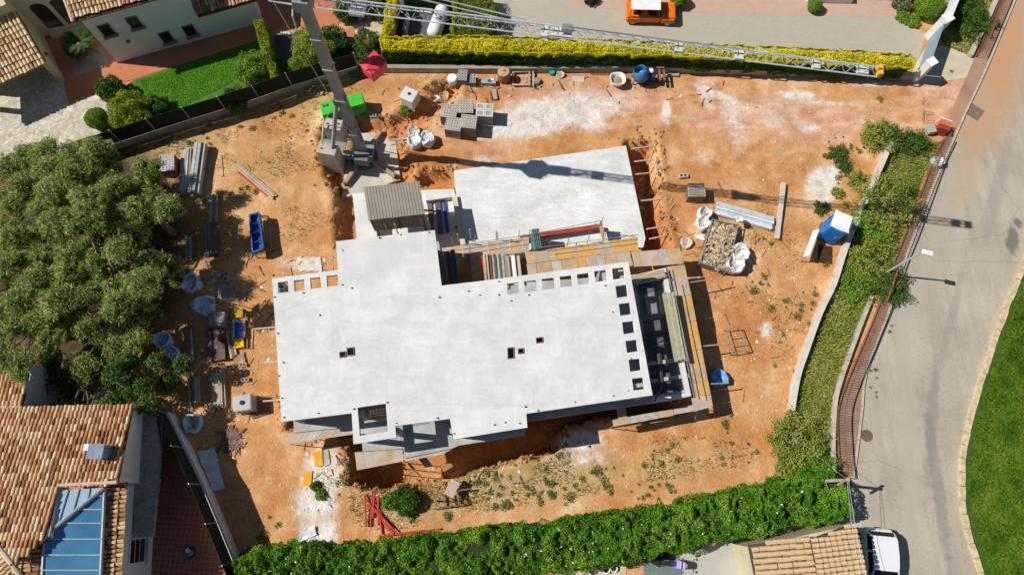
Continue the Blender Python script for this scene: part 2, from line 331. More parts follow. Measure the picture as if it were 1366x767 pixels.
# ------------------------------------------------------------------ ground
def soilmat():
    m = bpy.data.materials.new('orange_soil'); m.use_nodes = True; t = m.node_tree; N = t.nodes; L = t.links; b = N['Principled BSDF']
    b.inputs['Roughness'].default_value = 0.95; b.inputs['Specular IOR Level'].default_value = 0.1
    tc = N.new('ShaderNodeTexCoord')
    def noise(s, d=5, r=0.6):
        n = N.new('ShaderNodeTexNoise'); n.inputs['Scale'].default_value = s; n.inputs['Detail'].default_value = d; n.inputs['Roughness'].default_value = r
        L.new(tc.outputs['Object'], n.inputs['Vector']); return n.outputs['Fac']
    def ramp(f, els):
        r = N.new('ShaderNodeValToRGB'); cr = r.color_ramp
        while len(cr.elements) < len(els): cr.elements.new(0.5)
        for i, (p_, c) in enumerate(els): cr.elements[i].position = p_; cr.elements[i].color = lin(c)
        L.new(f, r.inputs['Fac']); return r.outputs[0]
    def mix(f, a, c):
        x = N.new('ShaderNodeMix'); x.data_type = 'RGBA'
        if isinstance(f, float): x.inputs[0].default_value = f
        else: L.new(f, x.inputs[0])
        L.new(a, x.inputs[6])
        if isinstance(c, tuple): x.inputs[7].default_value = lin(c)
        else: L.new(c, x.inputs[7])
        return x.outputs[2]
    def attr(n_):
        a = N.new('ShaderNodeAttribute'); a.attribute_name = n_; return a.outputs['Fac']
    def mask(a, nz, lo=0.42, hi=0.62, k=0.75):
        """attribute broken up by noise"""
        s = N.new('ShaderNodeMath'); s.operation = 'MULTIPLY_ADD'; L.new(nz, s.inputs[0]); s.inputs[1].default_value = k; 
        s2 = N.new('ShaderNodeMath'); s2.operation = 'SUBTRACT'; L.new(a, s2.inputs[0]); s2.inputs[1].default_value = k*0.5; L.new(s2.outputs[0], s.inputs[2])
        r = N.new('ShaderNodeMapRange'); r.interpolation_type = 'SMOOTHSTEP'; r.inputs['From Min'].default_value = lo; r.inputs['From Max'].default_value = hi; L.new(s.outputs[0], r.inputs['Value']); return r.outputs[0]
    base = ramp(noise(0.35, 7, 0.65), [(0.30, (0.42, 0.18, 0.062)), (0.44, (0.54, 0.26, 0.10)), (0.56, (0.63, 0.345, 0.16)), (0.68, (0.74, 0.51, 0.30))])
    warm = ramp(noise(1.3, 6), [(0.3, (0.46, 0.16, 0.045)), (0.7, (0.60, 0.27, 0.105))])
    pink = ramp(noise(0.9, 6), [(0.3, (0.53, 0.27, 0.15)), (0.5, (0.63, 0.36, 0.22)), (0.7, (0.72, 0.49, 0.35))])
    c = mix(mask(attr('warm'), noise(0.9, 7, 0.7), 0.2, 0.95, 1.2), base, warm)
    c = mix(mask(attr('pink'), noise(0.7), 0.25, 0.75), c, pink)
    mp_ = N.new('ShaderNodeMapping'); mp_.inputs['Scale'].default_value = (0.12, 1.0, 1.0); mp_.inputs['Rotation'].default_value = (0, 0, 0.06); L.new(tc.outputs['Object'], mp_.inputs['Vector'])
    trk = N.new('ShaderNodeTexNoise'); trk.inputs['Scale'].default_value = 1.3; trk.inputs['Detail'].default_value = 8; trk.inputs['Roughness'].default_value = 0.7; trk.inputs['Distortion'].default_value = 0.4; L.new(mp_.outputs[0], trk.inputs['Vector'])
    tm = N.new('ShaderNodeMapRange'); tm.interpolation_type = 'SMOOTHSTEP'; tm.inputs['From Min'].default_value = 0.5; tm.inputs['From Max'].default_value = 0.66; tm.inputs['To Max'].default_value = 0.75; L.new(trk.outputs['Fac'], tm.inputs['Value'])
    tk_ = N.new('ShaderNodeMath'); tk_.operation = 'MULTIPLY'; L.new(tm.outputs[0], tk_.inputs[0]); L.new(attr('pink'), tk_.inputs[1]); c = mix(tk_.outputs[0], c, (0.74, 0.56, 0.43))
    tan_ = ramp(noise(1.5, 6, 0.7), [(0.3, (0.36, 0.25, 0.11)), (0.5, (0.47, 0.33, 0.15)), (0.7, (0.56, 0.43, 0.24))])
    c = mix(mask(attr('dry'), noise(1.6, 8, 0.75), 0.2, 1.0, 1.3), c, tan_)
    veg = ramp(noise(2.5, 5, 0.7), [(0.3, (0.10, 0.13, 0.025)), (0.55, (0.20, 0.21, 0.06)), (0.75, (0.34, 0.29, 0.11))])
    c = mix(mask(attr('veg'), noise(1.5, 6, 0.7), 0.4, 0.6, 0.5), c, veg)
    dust = ramp(noise(1.2, 6, 0.7), [(0.32, (0.60, 0.46, 0.36)), (0.48, (0.70, 0.63, 0.57)), (0.64, (0.80, 0.79, 0.77))])
    c = mix(mask(attr('dust'), noise(1.7, 10, 0.8), 0.10, 0.78, 1.7), c, dust)
    litter = ramp(noise(2.2, 6, .7), [(0.3, (0.035, 0.028, 0.015)), (0.7, (0.12, 0.085, 0.045))])  # near-black needle litter also paints the grove's shade onto the ground
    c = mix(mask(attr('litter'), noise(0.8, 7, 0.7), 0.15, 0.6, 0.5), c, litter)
    mid = N.new('ShaderNodeMapRange'); mid.inputs['From Min'].default_value = 0.3; mid.inputs['From Max'].default_value = 0.7; mid.inputs['To Min'].default_value = 0.80; mid.inputs['To Max'].default_value = 1.16; L.new(noise(1.9, 9, 0.78), mid.inputs['Value'])
    ms_ = N.new('ShaderNodeVectorMath'); ms_.operation = 'SCALE'; L.new(c, ms_.inputs[0]); L.new(mid.outputs[0], ms_.inputs['Scale']); c = ms_.outputs[0]
    # grit and pebbles
    vo = N.new('ShaderNodeTexVoronoi'); vo.inputs['Scale'].default_value = 5.5; L.new(tc.outputs['Object'], vo.inputs['Vector'])
    lt = N.new('ShaderNodeMapRange'); lt.inputs['From Min'].default_value = 0.10; lt.inputs['From Max'].default_value = 0.22; lt.inputs['To Min'].default_value = 0.65; lt.inputs['To Max'].default_value = 0.0
    L.new(vo.outputs['Distance'], lt.inputs['Value'])
    sel = N.new('ShaderNodeMath'); sel.operation = 'MULTIPLY'; L.new(lt.outputs[0], sel.inputs[0])
    gt = N.new('ShaderNodeMapRange'); gt.inputs['From Min'].default_value = 0.5; gt.inputs['From Max'].default_value = 0.62; L.new(noise(0.8, 4), gt.inputs['Value']); L.new(gt.outputs[0], sel.inputs[1])
    c = mix(sel.outputs[0], c, (0.66, 0.55, 0.42))
    fine = N.new('ShaderNodeMapRange'); fine.inputs['From Min'].default_value = 0.3; fine.inputs['From Max'].default_value = 0.7; fine.inputs['To Min'].default_value = 0.82; fine.inputs['To Max'].default_value = 1.14
    L.new(noise(9, 6, 0.75), fine.inputs['Value'])
    sc = N.new('ShaderNodeVectorMath'); sc.operation = 'SCALE'; L.new(c, sc.inputs[0]); L.new(fine.outputs[0], sc.inputs['Scale'])
    L.new(sc.outputs[0], b.inputs['Base Color'])
    bp = N.new('ShaderNodeBump'); bp.inputs['Strength'].default_value = 0.55; bp.inputs['Distance'].default_value = 0.12; L.new(noise(5, 8, 0.7), bp.inputs['Height']); L.new(bp.outputs[0], b.inputs['Normal'])
    return m
SITE = [(150, 197), (330, 142), (480, 98), (860, 97), (1212, 108), (1292, 140), (1250, 195), (1182, 192), (1050, 548), (1045, 610), (320, 745), (225, 560), (228, 350)]
VERGE = [(1182, 192), (1255, 190), (1240, 215), (1190, 350), (1160, 400), (1113, 530), (1113, 640), (1030, 640), (1050, 548), (1110, 370)]
TOPVERGE = [(1275, 0), (1334, 0), (1296, 76), (1262, 62), (1240, 40)]
PITS = [  # polygon in the photograph, floor height, width of the slope in pixels
    ([(428, 186), (452, 152), (505, 160), (536, 180), (548, 236), (604, 226), (612, 330), (455, 326), (450, 262), (430, 215)], -1.0, 7),
    ([(838, 192), (870, 190), (886, 330), (862, 333)], -2.5, 4),
    ([(385, 570), (452, 574), (466, 605), (468, 644), (520, 650), (596, 643), (640, 625), (740, 600), (756, 566), (900, 548), (860, 470), (395, 470)], -2.9, 5),
    ([(512, 165), (560, 140), (590, 112), (612, 118), (575, 160), (520, 178)], -0.55, 8)]
DUST = [(745, 150, 85, 20, -6, 1), (700, 170, 65, 14, -8, 1), (785, 160, 30, 16, 10, .75), (660, 178, 40, 7, -10, .6), (738, 140, 60, 9, 0, .7), (975, 148, 14, 28, -15, .55), (985, 180, 14, 32, -4, .45), (955, 126, 34, 6, 20, .8), (1062, 127, 26, 6, 4, 1),
        (940, 124, 9, 20, -15, .7), (1010, 143, 40, 5, -5, .5), (889, 150, 6, 15, 0, .9), (1098, 246, 20, 24, 8, 1.1), (1110, 228, 12, 8, 0, .9), (1022, 440, 9, 11, 0, .8), (428, 638, 24, 34, 10, 1.2), (422, 672, 27, 30, 0, 1.15),
        (424, 702, 24, 28, -10, 1.0), (775, 590, 30, 14, -5, 1.0), (770, 612, 45, 16, 0, .45), (1080, 168, 24, 7, 8, .5), (1140, 172, 30, 5, 0, .3), (640, 215, 40, 6, -8, .5), (1085, 135, 60, 5, 6, .5), (1165, 112, 30, 4, 2, .8),
        (940, 210, 16, 12, 0, .4), (600, 140, 40, 10, -20, .35), (1030, 160, 26, 14, 10, .4), (400, 352, 22, 10, 0, .6), (330, 700, 10, 14, 0, .25), (1000, 380, 30, 8, 10, .25)]
WARM = [(620, 210, 90, 22, -8, .9), (560, 215, 40, 40, 0, 1), (900, 145, 110, 28, 5, .6), (560, 145, 40, 22, -30, .9), (895, 320, 20, 60, 6, 1), (985, 440, 60, 90, 0, .65), (960, 230, 60, 40, 0, .6), (440, 660, 30, 40, 0, .55), (360, 640, 30, 70, 0, .6),
        (1000, 590, 60, 40, 0, .7), (880, 590, 60, 25, -5, .7), (435, 575, 22, 8, 0, 1.1), (580, 650, 40, 10, -10, .8), (300, 430, 40, 60, 0, .4), (660, 125, 60, 12, 0, .9)]
PINK = [(1050, 160, 230, 40, 4, .75), (800, 130, 140, 26, 3, .7), (660, 200, 70, 20, -8, .55), (1250, 130, 50, 40, 0, .8), (960, 250, 60, 40, 0, .3)]
DRY = [(700, 640, 200, 40, -5, .85), (560, 680, 110, 30, -5, .75), (900, 620, 120, 40, -8, .6), (240, 190, 70, 16, -18, .8), (340, 210, 110, 60, 0, .55), (420, 130, 70, 30, -18, .55), (400, 255, 50, 70, 0, .5), (560, 105, 60, 20, 0, .45), (1010, 330, 90, 80, 0, .35), (1060, 420, 40, 70, 0, .35), (480, 640, 60, 50, 0, .5), (760, 610, 60, 25, 0, .6)]
def blobs(x, y, L_):
    r = np.zeros(x.shape)
    for cx, cy, rx, ry, an, st in L_:
        a = math.radians(an); dx = x-cx; dy = y-cy; u = (dx*math.cos(a)+dy*math.sin(a))/rx; v = (-dx*math.sin(a)+dy*math.cos(a))/ry
        r = np.maximum(r, st*np.clip(1.25-np.sqrt(u*u+v*v)*0.8, 0, 1.0))
    return r
GX0, GX1, GY0, GY1, GS = -44.0, 46.0, -12.0, 42.0, 0.24
gx = np.arange(GX0, GX1+1e-6, GS); gy = np.arange(GY0, GY1+1e-6, GS); nx, ny = len(gx), len(gy)
XX, YY = np.meshgrid(gx, gy); GP = np.stack([XX.ravel(), YY.ravel(), np.zeros(nx*ny)], 1)
q_ = PX(GP); qx, qy = q_[:, 0], q_[:, 1]
ins = inpoly(qx, qy, SITE)*np.clip(segdist(qx, qy, SITE)/14, 0, 1)
gz = ins*(0.16*(vnoise(XX.ravel(), YY.ravel(), 3.1, 1)-0.5)+0.10*(vnoise(XX.ravel(), YY.ravel(), 0.9, 2)-0.5)+0.05*(vnoise(XX.ravel(), YY.ravel(), 0.42, 3)-0.5))
BANK = np.clip(1-segdist(qx, qy, [(492, 112), (560, 108), (700, 116), (860, 112)], False)/20, 0, 1)*ins*0.28
gz = gz+BANK
# tyre tracks of the lorries at the entrance
for ln in ([(1285, 122), (1120, 132), (960, 140), (870, 152), (760, 172)], [(1280, 142), (1120, 152), (965, 160), (880, 172), (790, 186)], [(1285, 134), (1130, 160), (1040, 178), (985, 215)], [(1280, 152), (1135, 178), (1060, 196), (1010, 228)]):
    dl_ = segdist(qx, qy, ln, False)+2.0*(vnoise(XX.ravel(), YY.ravel(), 1.6, 21)-.5); gz += ins*(-0.09*np.clip(1-dl_/4, 0, 1)+0.05*np.clip(1-np.abs(dl_-7)/4, 0, 1))
# wheel ruts
for ln in ([(408, 215), (395, 300)], [(392, 210), (383, 285)]):
    gz -= 0.10*np.clip(1-segdist(qx, qy, ln, False)/3.5, 0, 1)
wob = 9*(vnoise(XX.ravel(), YY.ravel(), 1.1, 8)-0.5)+5*(vnoise(XX.ravel(), YY.ravel(), 0.5, 9)-0.5)
for poly, zf, sw in PITS:
    d = segdist(qx, qy, poly); inside = inpoly(qx, qy, poly); sgn = np.where(inside, d, -d)+wob
    k = np.clip(sgn/sw+0.5, 0, 1); k = k*k*(3-2*k)
    gz = gz*(1-k)+(zf+0.12*(vnoise(XX.ravel(), YY.ravel(), 0.7, 5)-0.5))*k
    # spoil thrown up along the rim
    gz += 0.16*np.clip(1-np.abs(sgn+10)/9, 0, 1)*ins*(0.4+vnoise(XX.ravel(), YY.ravel(), 1.5, 6))
vg = np.maximum(inpoly(qx, qy, VERGE), inpoly(qx, qy, TOPVERGE)).astype(float)
outside = np.clip(np.maximum(np.maximum(-25-qx, qx-1391), np.maximum(-25-qy, qy-792))/40, 0, 1)      # rough dry ground beyond the plots
gz = gz+vg*0.12*vnoise(XX.ravel(), YY.ravel(), 1.0, 4)
GP[:, 2] = gz
def gh(p):
    """ground height at a place"""
    i = int(round((p[0]-GX0)/GS)); j = int(round((p[1]-GY0)/GS)); i = min(max(i, 0), nx-1); j = min(max(j, 0), ny-1); return float(gz[j*nx+i])
idx = np.arange(nx*ny).reshape(ny, nx); quads = np.stack([idx[:-1, :-1], idx[:-1, 1:], idx[1:, 1:], idx[1:, :-1]], -1).reshape(-1, 4)
B = 900.0
ring = [(-B, -B), (B, -B), (B, B), (-B, B)]; inn = [(GX0, GY0), (gx[-1], GY0), (gx[-1], gy[-1]), (GX0, gy[-1])]; k0 = nx*ny
V = np.vstack([GP, [(x, y, 0) for x, y in ring]]); ci = [0, nx-1, nx*ny-1, nx*(ny-1)]
quads = np.vstack([quads, [(k0+i, k0+(i+1) % 4, ci[(i+1) % 4], ci[i]) for i in range(4)]])
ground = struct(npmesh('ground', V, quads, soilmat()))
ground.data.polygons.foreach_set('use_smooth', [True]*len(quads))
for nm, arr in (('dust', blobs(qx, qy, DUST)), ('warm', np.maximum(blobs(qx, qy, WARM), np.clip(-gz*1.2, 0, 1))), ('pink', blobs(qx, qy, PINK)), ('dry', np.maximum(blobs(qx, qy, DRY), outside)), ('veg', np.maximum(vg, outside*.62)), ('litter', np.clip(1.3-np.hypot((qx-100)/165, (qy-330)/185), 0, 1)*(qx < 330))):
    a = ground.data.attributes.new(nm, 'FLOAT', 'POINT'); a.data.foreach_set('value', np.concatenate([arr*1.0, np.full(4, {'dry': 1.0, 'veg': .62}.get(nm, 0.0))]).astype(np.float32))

# ------------------------------------------------------------------ worn surfaces
def stains(m, L_, warp=0.9):
    """marks of their own shape on a surface: (place, half sizes, angle, colour, strength)"""
    t = m.node_tree; N = t.nodes; L = t.links; b = N['Principled BSDF']; src = b.inputs['Base Color'].links[0].from_socket
    tc = N.new('ShaderNodeTexCoord'); nz = N.new('ShaderNodeTexNoise'); nz.inputs['Scale'].default_value = 1.5; nz.inputs['Detail'].default_value = 10; nz.inputs['Roughness'].default_value = 0.78; L.new(tc.outputs['Object'], nz.inputs['Vector'])
    for (p, rx, ry, an, col, st) in L_:
        mp = N.new('ShaderNodeMapping'); mp.vector_type = 'TEXTURE'; mp.inputs['Location'].default_value = (p.x, p.y, 0); mp.inputs['Rotation'].default_value = (0, 0, an); mp.inputs['Scale'].default_value = (rx, ry, 1e3)
        L.new(tc.outputs['Object'], mp.inputs['Vector']); ln = N.new('ShaderNodeVectorMath'); ln.operation = 'LENGTH'; L.new(mp.outputs[0], ln.inputs[0])
        ad = N.new('ShaderNodeMath'); ad.operation = 'MULTIPLY_ADD'; L.new(nz.outputs['Fac'], ad.inputs[0]); ad.inputs[1].default_value = warp; L.new(ln.outputs['Value'], ad.inputs[2])
        mr = N.new('ShaderNodeMapRange'); mr.interpolation_type = 'SMOOTHSTEP'; mr.inputs['From Min'].default_value = 0.5+warp*0.45; mr.inputs['From Max'].default_value = 1.0+warp*0.5; mr.inputs['To Min'].default_value = st; mr.inputs['To Max'].default_value = 0; L.new(ad.outputs[0], mr.inputs['Value'])
        x = N.new('ShaderNodeMix'); x.data_type = 'RGBA'; L.new(mr.outputs[0], x.inputs[0]); L.new(src, x.inputs[6]); x.inputs[7].default_value = lin(col); src = x.outputs[2]
    L.new(src, b.inputs['Base Color'])
def pavemat(name, c1, c2, joint, bw, bh, ang=0.0, msize=0.012, offset=0.5):
    m = mat(name, c1, var=0.1); t = m.node_tree; N = t.nodes; L = t.links; b = N['Principled BSDF']
    tc = N.new('ShaderNodeTexCoord'); mp = N.new('ShaderNodeMapping'); mp.inputs['Rotation'].default_value = (0, 0, ang); L.new(tc.outputs['Object'], mp.inputs['Vector'])
    br = N.new('ShaderNodeTexBrick'); br.inputs['Scale'].default_value = 1.0; br.inputs['Brick Width'].default_value = bw; br.inputs['Row Height'].default_value = bh; br.inputs['Mortar Size'].default_value = msize; br.offset = offset
    br.inputs['Color1'].default_value = lin(c1); br.inputs['Color2'].default_value = lin(c2); br.inputs['Mortar'].default_value = lin(joint); L.new(mp.outputs[0], br.inputs['Vector'])
    src = b.inputs['Base Color'].links[0].from_socket
    x = N.new('ShaderNodeMix'); x.data_type = 'RGBA'; x.inputs[0].default_value = 0.75; L.new(src, x.inputs[6]); L.new(br.outputs['Color'], x.inputs[7]); L.new(x.outputs[2], b.inputs['Base Color'])
    return m
road_m = mat('pale_asphalt', (0.37, 0.325, 0.26), col2=(0.47, 0.42, 0.34), scale=0.28, fine=0.17, fscale=20, bump=0.25, bscale=45)
cracks(road_m, 0.11, 0.004, 0.8, 0.1); streaks(road_m, 2.2, 0.22, 0.4, 0.88, 1.08, 0.8)
D2 = (0.50, 0.29, 0.155)
stains(road_m, [(P(1315, 125), 3.0, 7.0, -.45, D2, .8), (P(1345, 50), 1.6, 6.5, -.42, (0.52, 0.28, 0.15), .85), (P(1290, 230), 1.2, 3.5, -.42, (0.46, 0.32, 0.21), .5), (P(1255, 330), 1.0, 9.0, -.40, (0.42, 0.36, 0.28), .5), (P(1210, 560), .8, 9, -.12, (0.42, 0.385, 0.32), .6),
                (P(1250, 640), .5, 6.5, -.03, (0.20, 0.185, 0.18), .55), (P(1243, 560), .45, 5.5, -.25, (0.22, 0.20, 0.19), .5), (P(1350, 320), .55, 1.5, -.3, (0.13, 0.12, 0.115), .8), (P(1357, 298), .4, .5, 0, (0.13, 0.12, 0.115), .8), (P(1170, 560), .6, 2.5, -.2, (0.40, 0.35, 0.27), .6),
                (P(1215, 400), .9, 5.0, -.42, (0.43, 0.39, 0.33), .4), (P(1265, 440), .35, 7, -.40, (0.25, 0.23, 0.21), .35), (P(1330, 250), .6, 6, -.40, (0.27, 0.25, 0.235), .4)], warp=1.7)
walk_m = mat('pink_brown_paving', (0.30, 0.185, 0.14), var=0.2, scale=1.5, fine=0.15)
stains(walk_m, [(P(1262, 150), 3.0, 2.4, 0, (0.44, 0.255, 0.14), .85), (P(1300, 95), 1.5, 2.2, 0, (0.42, 0.27, 0.17), .6)])
kerb_m = mat('pale_kerb', (0.48, 0.42, 0.33), var=0.15)
KERB = [(1352, -2), (1332, 46), (1310, 98), (1290, 140), (1268, 189), (1242, 249), (1227, 288), (1206, 342), (1188, 400), (1168, 455), (1151, 502), (1147, 545), (1141, 595), (1135, 638)]
RIGHT = [(1366, 358), (1345, 410), (1325, 465), (1306, 525), (1292, 575), (1284.5, 622), (1287, 683), (1298, 728), (1311, 768), (1330, 820)]
kl = smooth_line([P(a, b) for a, b in [(1378, -60), (1366, -32)]+KERB], 6); rl = smooth_line([P(a, b) for a, b in [(1420, 200), (1390, 295)]+RIGHT], 6)
road_poly = kl+[P(1138, 660), P(1146, 700), P(1152, 740), P(1158, 800), P(1165, 880), P(1380, 880)]+list(reversed(rl))+[P(1480, 100), P(1480, -60)]
struct(MB().prism(road_poly, -0.06, 0.012).build('road', road_m, loc=Vector((0, 0, 0))))
# kerb stones of the pavement, one by one
kline = smooth_line([P(a, b) for a, b in [(1366, -32)]+KERB], 10)
RAILB = [(1120, 636), (1116, 590), (1116.5, 545), (1130, 505), (1150, 458), (1171, 407), (1190, 352), (1205, 315), (1228, 255), (1243, 215), (1256, 188)]
RAILT = [(1299.5, 78), (1316, 40), (1333, 0), (1345, -30)]
rb = smooth_line([P(a, b) for a, b in RAILB], 8); rt = smooth_line([P(a, b) for a, b in RAILT], 6)
wp = [P(a, b) for a, b in reversed(KERB)]
pave = struct(MB().prism([p for p in kline[6:]]+[p for p in rb]+[P(1268, 150), P(1290, 100)]+[p for p in rt], -0.03, 0.115).build('pavement', walk_m, loc=Vector((0, 0, 0))))
pave_edge = MB()
def kerb_pieces(line, wl, wr, z0, z1, m, parent, name, step):
    """kerb stones along a line; alike stones of one length share nothing but their look"""
    acc = 0.0; cur = [line[0]]
    def flush(c):
        if len(c) < 2: return
        a, b = Vector(c[0]), Vector(c[-1]); d = (b-a).normalized(); a2 = a+d*0.012; b2 = b-d*0.012; s_ = Vector((-d.y, d.x, 0)); j_ = .3 if name == 'edge_stone' else .0; dz = rnd.uniform(-.008, .008)+rnd.uniform(-.12, .1)*j_; a2 = a2+s_*rnd.uniform(-.12, .12)*j_; b2 = b2+s_*rnd.uniform(-.12, .12)*j_
        mb = MB(); mb.prism([a2+s_*wl, a2-s_*wr, b2-s_*wr, b2+s_*wl], z0, z1+dz); mb.build(name, m, parent)
    pts = [Vector(p) for p in line]; dens = [pts[0]]
    for a, b in zip(pts, pts[1:]):
        n = max(1, int((b-a).length/0.05)); dens += [a.lerp(b, (k+1)/n) for k in range(n)]
    for a, b in zip(dens, dens[1:]):
        acc += (b-a).length; cur.append(b)
        if acc >= step: flush(cur); cur = [b]; acc = 0.0
    flush(cur)
kerb_pieces(kline, 0.16, -0.01, -0.03, 0.13, kerb_m, pave, 'kerb_stone', 1.0)
# stone edge of the grass across the road
grass_m = mat('lawn_soil', (0.05, 0.10, 0.012), var=0.3, scale=2)
rl2 = rl[6:]
gpoly = [p for p in rl]+[P(1335, 880), P(1500, 880), P(1560, 300), P(1440, 190)]
lawn_r = struct(MB().prism(gpoly, -0.03, 0.19).build('grass_bank', grass_m, loc=Vector((0, 0, 0))))
kerb_pieces(rl, -0.02, 0.30, -0.02, 0.24, mat('rough_limestone', (0.56, 0.46, 0.29), var=0.3, scale=3, bump=0.4), lawn_r, 'edge_stone', 0.75)

# neighbours' grounds
cobble = mat('cobbled_court', (0.56, 0.50, 0.40), var=0.15, scale=2, fine=0.2, fscale=12)
def voro_joint(m, scale, depth=0.5, cells=None):
    t = m.node_tree; N = t.nodes; L = t.links; b = N['Principled BSDF']; tc = N.new('ShaderNodeTexCoord')
    v = N.new('ShaderNodeTexVoronoi'); v.feature = 'DISTANCE_TO_EDGE'; v.inputs['Scale'].default_value = scale; L.new(tc.outputs['Object'], v.inputs['Vector'])
    v2 = N.new('ShaderNodeTexVoronoi'); v2.inputs['Scale'].default_value = scale; L.new(tc.outputs['Object'], v2.inputs['Vector'])
    mr = N.new('ShaderNodeMapRange'); mr.inputs['From Max'].default_value = 0.12; mr.inputs['To Min'].default_value = depth; L.new(v.outputs['Distance'], mr.inputs['Value'])
    bw_ = N.new('ShaderNodeRGBToBW'); L.new(v2.outputs['Color'], bw_.inputs[0]); m2 = N.new('ShaderNodeMapRange'); m2.inputs['To Min'].default_value = 0.72; m2.inputs['To Max'].default_value = 1.25; L.new(bw_.outputs[0], m2.inputs['Value'])
    mu = N.new('ShaderNodeMath'); mu.operation = 'MULTIPLY'; L.new(mr.outputs[0], mu.inputs[0]); L.new(m2.outputs[0], mu.inputs[1])
    src = b.inputs['Base Color'].links[0].from_socket; s_ = N.new('ShaderNodeVectorMath'); s_.operation = 'SCALE'; L.new(src, s_.inputs[0]); L.new(mu.outputs[0], s_.inputs['Scale']); L.new(s_.outputs[0], b.inputs['Base Color'])
voro_joint(cobble, 4.0, 0.8)
sheet('courtyard', pp([(-60, 60), (20, 40), (86, 104), (92, 140), (135, 125), (150, 150), (128, 188), (60, 212), (-60, 260)]), 0.02, cobble)
terra = pavemat('terracotta_paving', (0.52, 0.185, 0.095), (0.47, 0.16, 0.085), (0.40, 0.17, 0.10), 0.3, 0.3, ang=.28, offset=0.0)
sheet('terrace', pp([(40, 60), (60, 20), (150, 10), (355, 10), (352, 52), (300, 68), (186, 104), (160, 112), (132, 123), (90, 134), (85, 108)]), 0.03, terra)
bed = mat('gravel_bed', (0.30, 0.27, 0.25), var=0.2, fine=0.3, fscale=25)
sheet('gravel_bed', pp([(93, 82), (136, 62), (146, 88), (100, 103)]), 0.045, bed)
lawn_base = mat('garden_lawn', (0.055, 0.155, 0.012), var=0.25, scale=2.0, fine=0.3, fscale=30)
sheet('garden_lawn', pp([(178, 108), (300, 68), (352, 52), (392, 92), (392, 118), (300, 152), (215, 178), (160, 190), (150, 130)]), 0.036, lawn_base)
sheet('side_terrace', pp([(352, -12), (465, -12), (452, 30), (448, 66), (400, 62), (398, 28), (352, 45)]), 0.034, terra)
dark_pave = pavemat('dark_paving', (0.115, 0.11, 0.125), (0.10, 0.095, 0.11), (0.06, 0.06, 0.07), 0.4, 0.4)
sheet('side_path', pp([(366, 48), (398, 45), (402, 80), (398, 105), (372, 110)]), 0.028, dark_pave)
sheet('planting_soil', pp([(398, 50), (455, 50), (520, 62), (520, 85), (400, 108)]), 0.022, mat('dark_soil', (0.12, 0.075, 0.045), var=0.3, scale=3))
sheet('garden_path', pp([(462, 18), (515, 22), (512, 45), (500, 52), (472, 52)]), 0.026, mat('sandy_paving', (0.52, 0.44, 0.33), var=0.12))
sheet('garden_soil', pp([(446, -20), (520, -20), (518, 24), (455, 22)]), 0.018, mat('dark_bed_soil', (0.09, 0.07, 0.045), var=0.3, scale=3))  # darker soil tone of the garden bed
sheet('tank_yard', pp([(528, -20), (605, -20), (602, 52), (522, 52)]), 0.027, dark_pave)
drive = pavemat('beige_setts', (0.45, 0.415, 0.345), (0.40, 0.37, 0.30), (0.36, 0.33, 0.27), 0.22, 0.11)
sheet('driveway', pp([(604, -30), (758, -30), (1196, -30), (1196, 26), (1235, 46), (1228, 72), (1222, 84), (860, 70), (604, 58)]), 0.024, drive)
sheet('pink_terrace', pp([(756, -40), (1197, -40), (1195, 24), (1010, 20), (880, 16), (756, 9)]), 0.03, pavemat('pink_paving', (0.54, 0.37, 0.29), (0.50, 0.34, 0.265), (0.44, 0.32, 0.26), 0.4, 0.4))
sheet('concrete_crossing', pp([(1222, 84), (1236, 62), (1262, 62), (1299, 78), (1291, 104), (1240, 112), (1213, 108)]), 0.02, mat('dusty_concrete', (0.50, 0.42, 0.31), col2=(0.62, 0.54, 0.42), scale=0.8))
# patio of the house beside the pines
patio = pavemat('patio_tiles', (0.30, 0.095, 0.055), (0.26, 0.08, 0.05), (0.42, 0.20, 0.13), 0.28, 0.28, ang=.06, msize=0.02, offset=0.0)
sheet('patio', pp([(205, 560), (232, 560), (318, 745), (318, 800), (190, 800), (195, 700)]), 0.016, patio)
gravel = mat('grey_gravel', (0.30, 0.27, 0.24), var=0.2, fine=0.35, fscale=14, bump=0.5)
sheet('gravel_strip', pp([(175, 545), (232, 545), (215, 600), (206, 720), (160, 720)]), 0.02, gravel)
# yard below the flowering hedge
sheet('yard', pp([(870, 715), (1010, 705), (1150, 660), (1150, 880), (860, 880)]), 0.02, mat('yard_concrete', (0.40, 0.375, 0.34), col2=(0.50, 0.48, 0.44), scale=0.6, fine=0.1))
sheet('yard_paving', pp([(740, 748), (835, 738), (838, 880), (740, 880)]), 0.026, mat('sandy_yard', (0.56, 0.44, 0.27), var=0.1))
sheet('green_paving', pp([(858, 742), (905, 728), (925, 880), (862, 880)]), 0.032, pavemat('green_grey_paving', (0.17, 0.21, 0.19), (0.15, 0.19, 0.17), (0.10, 0.12, 0.11), 0.5, 0.5))
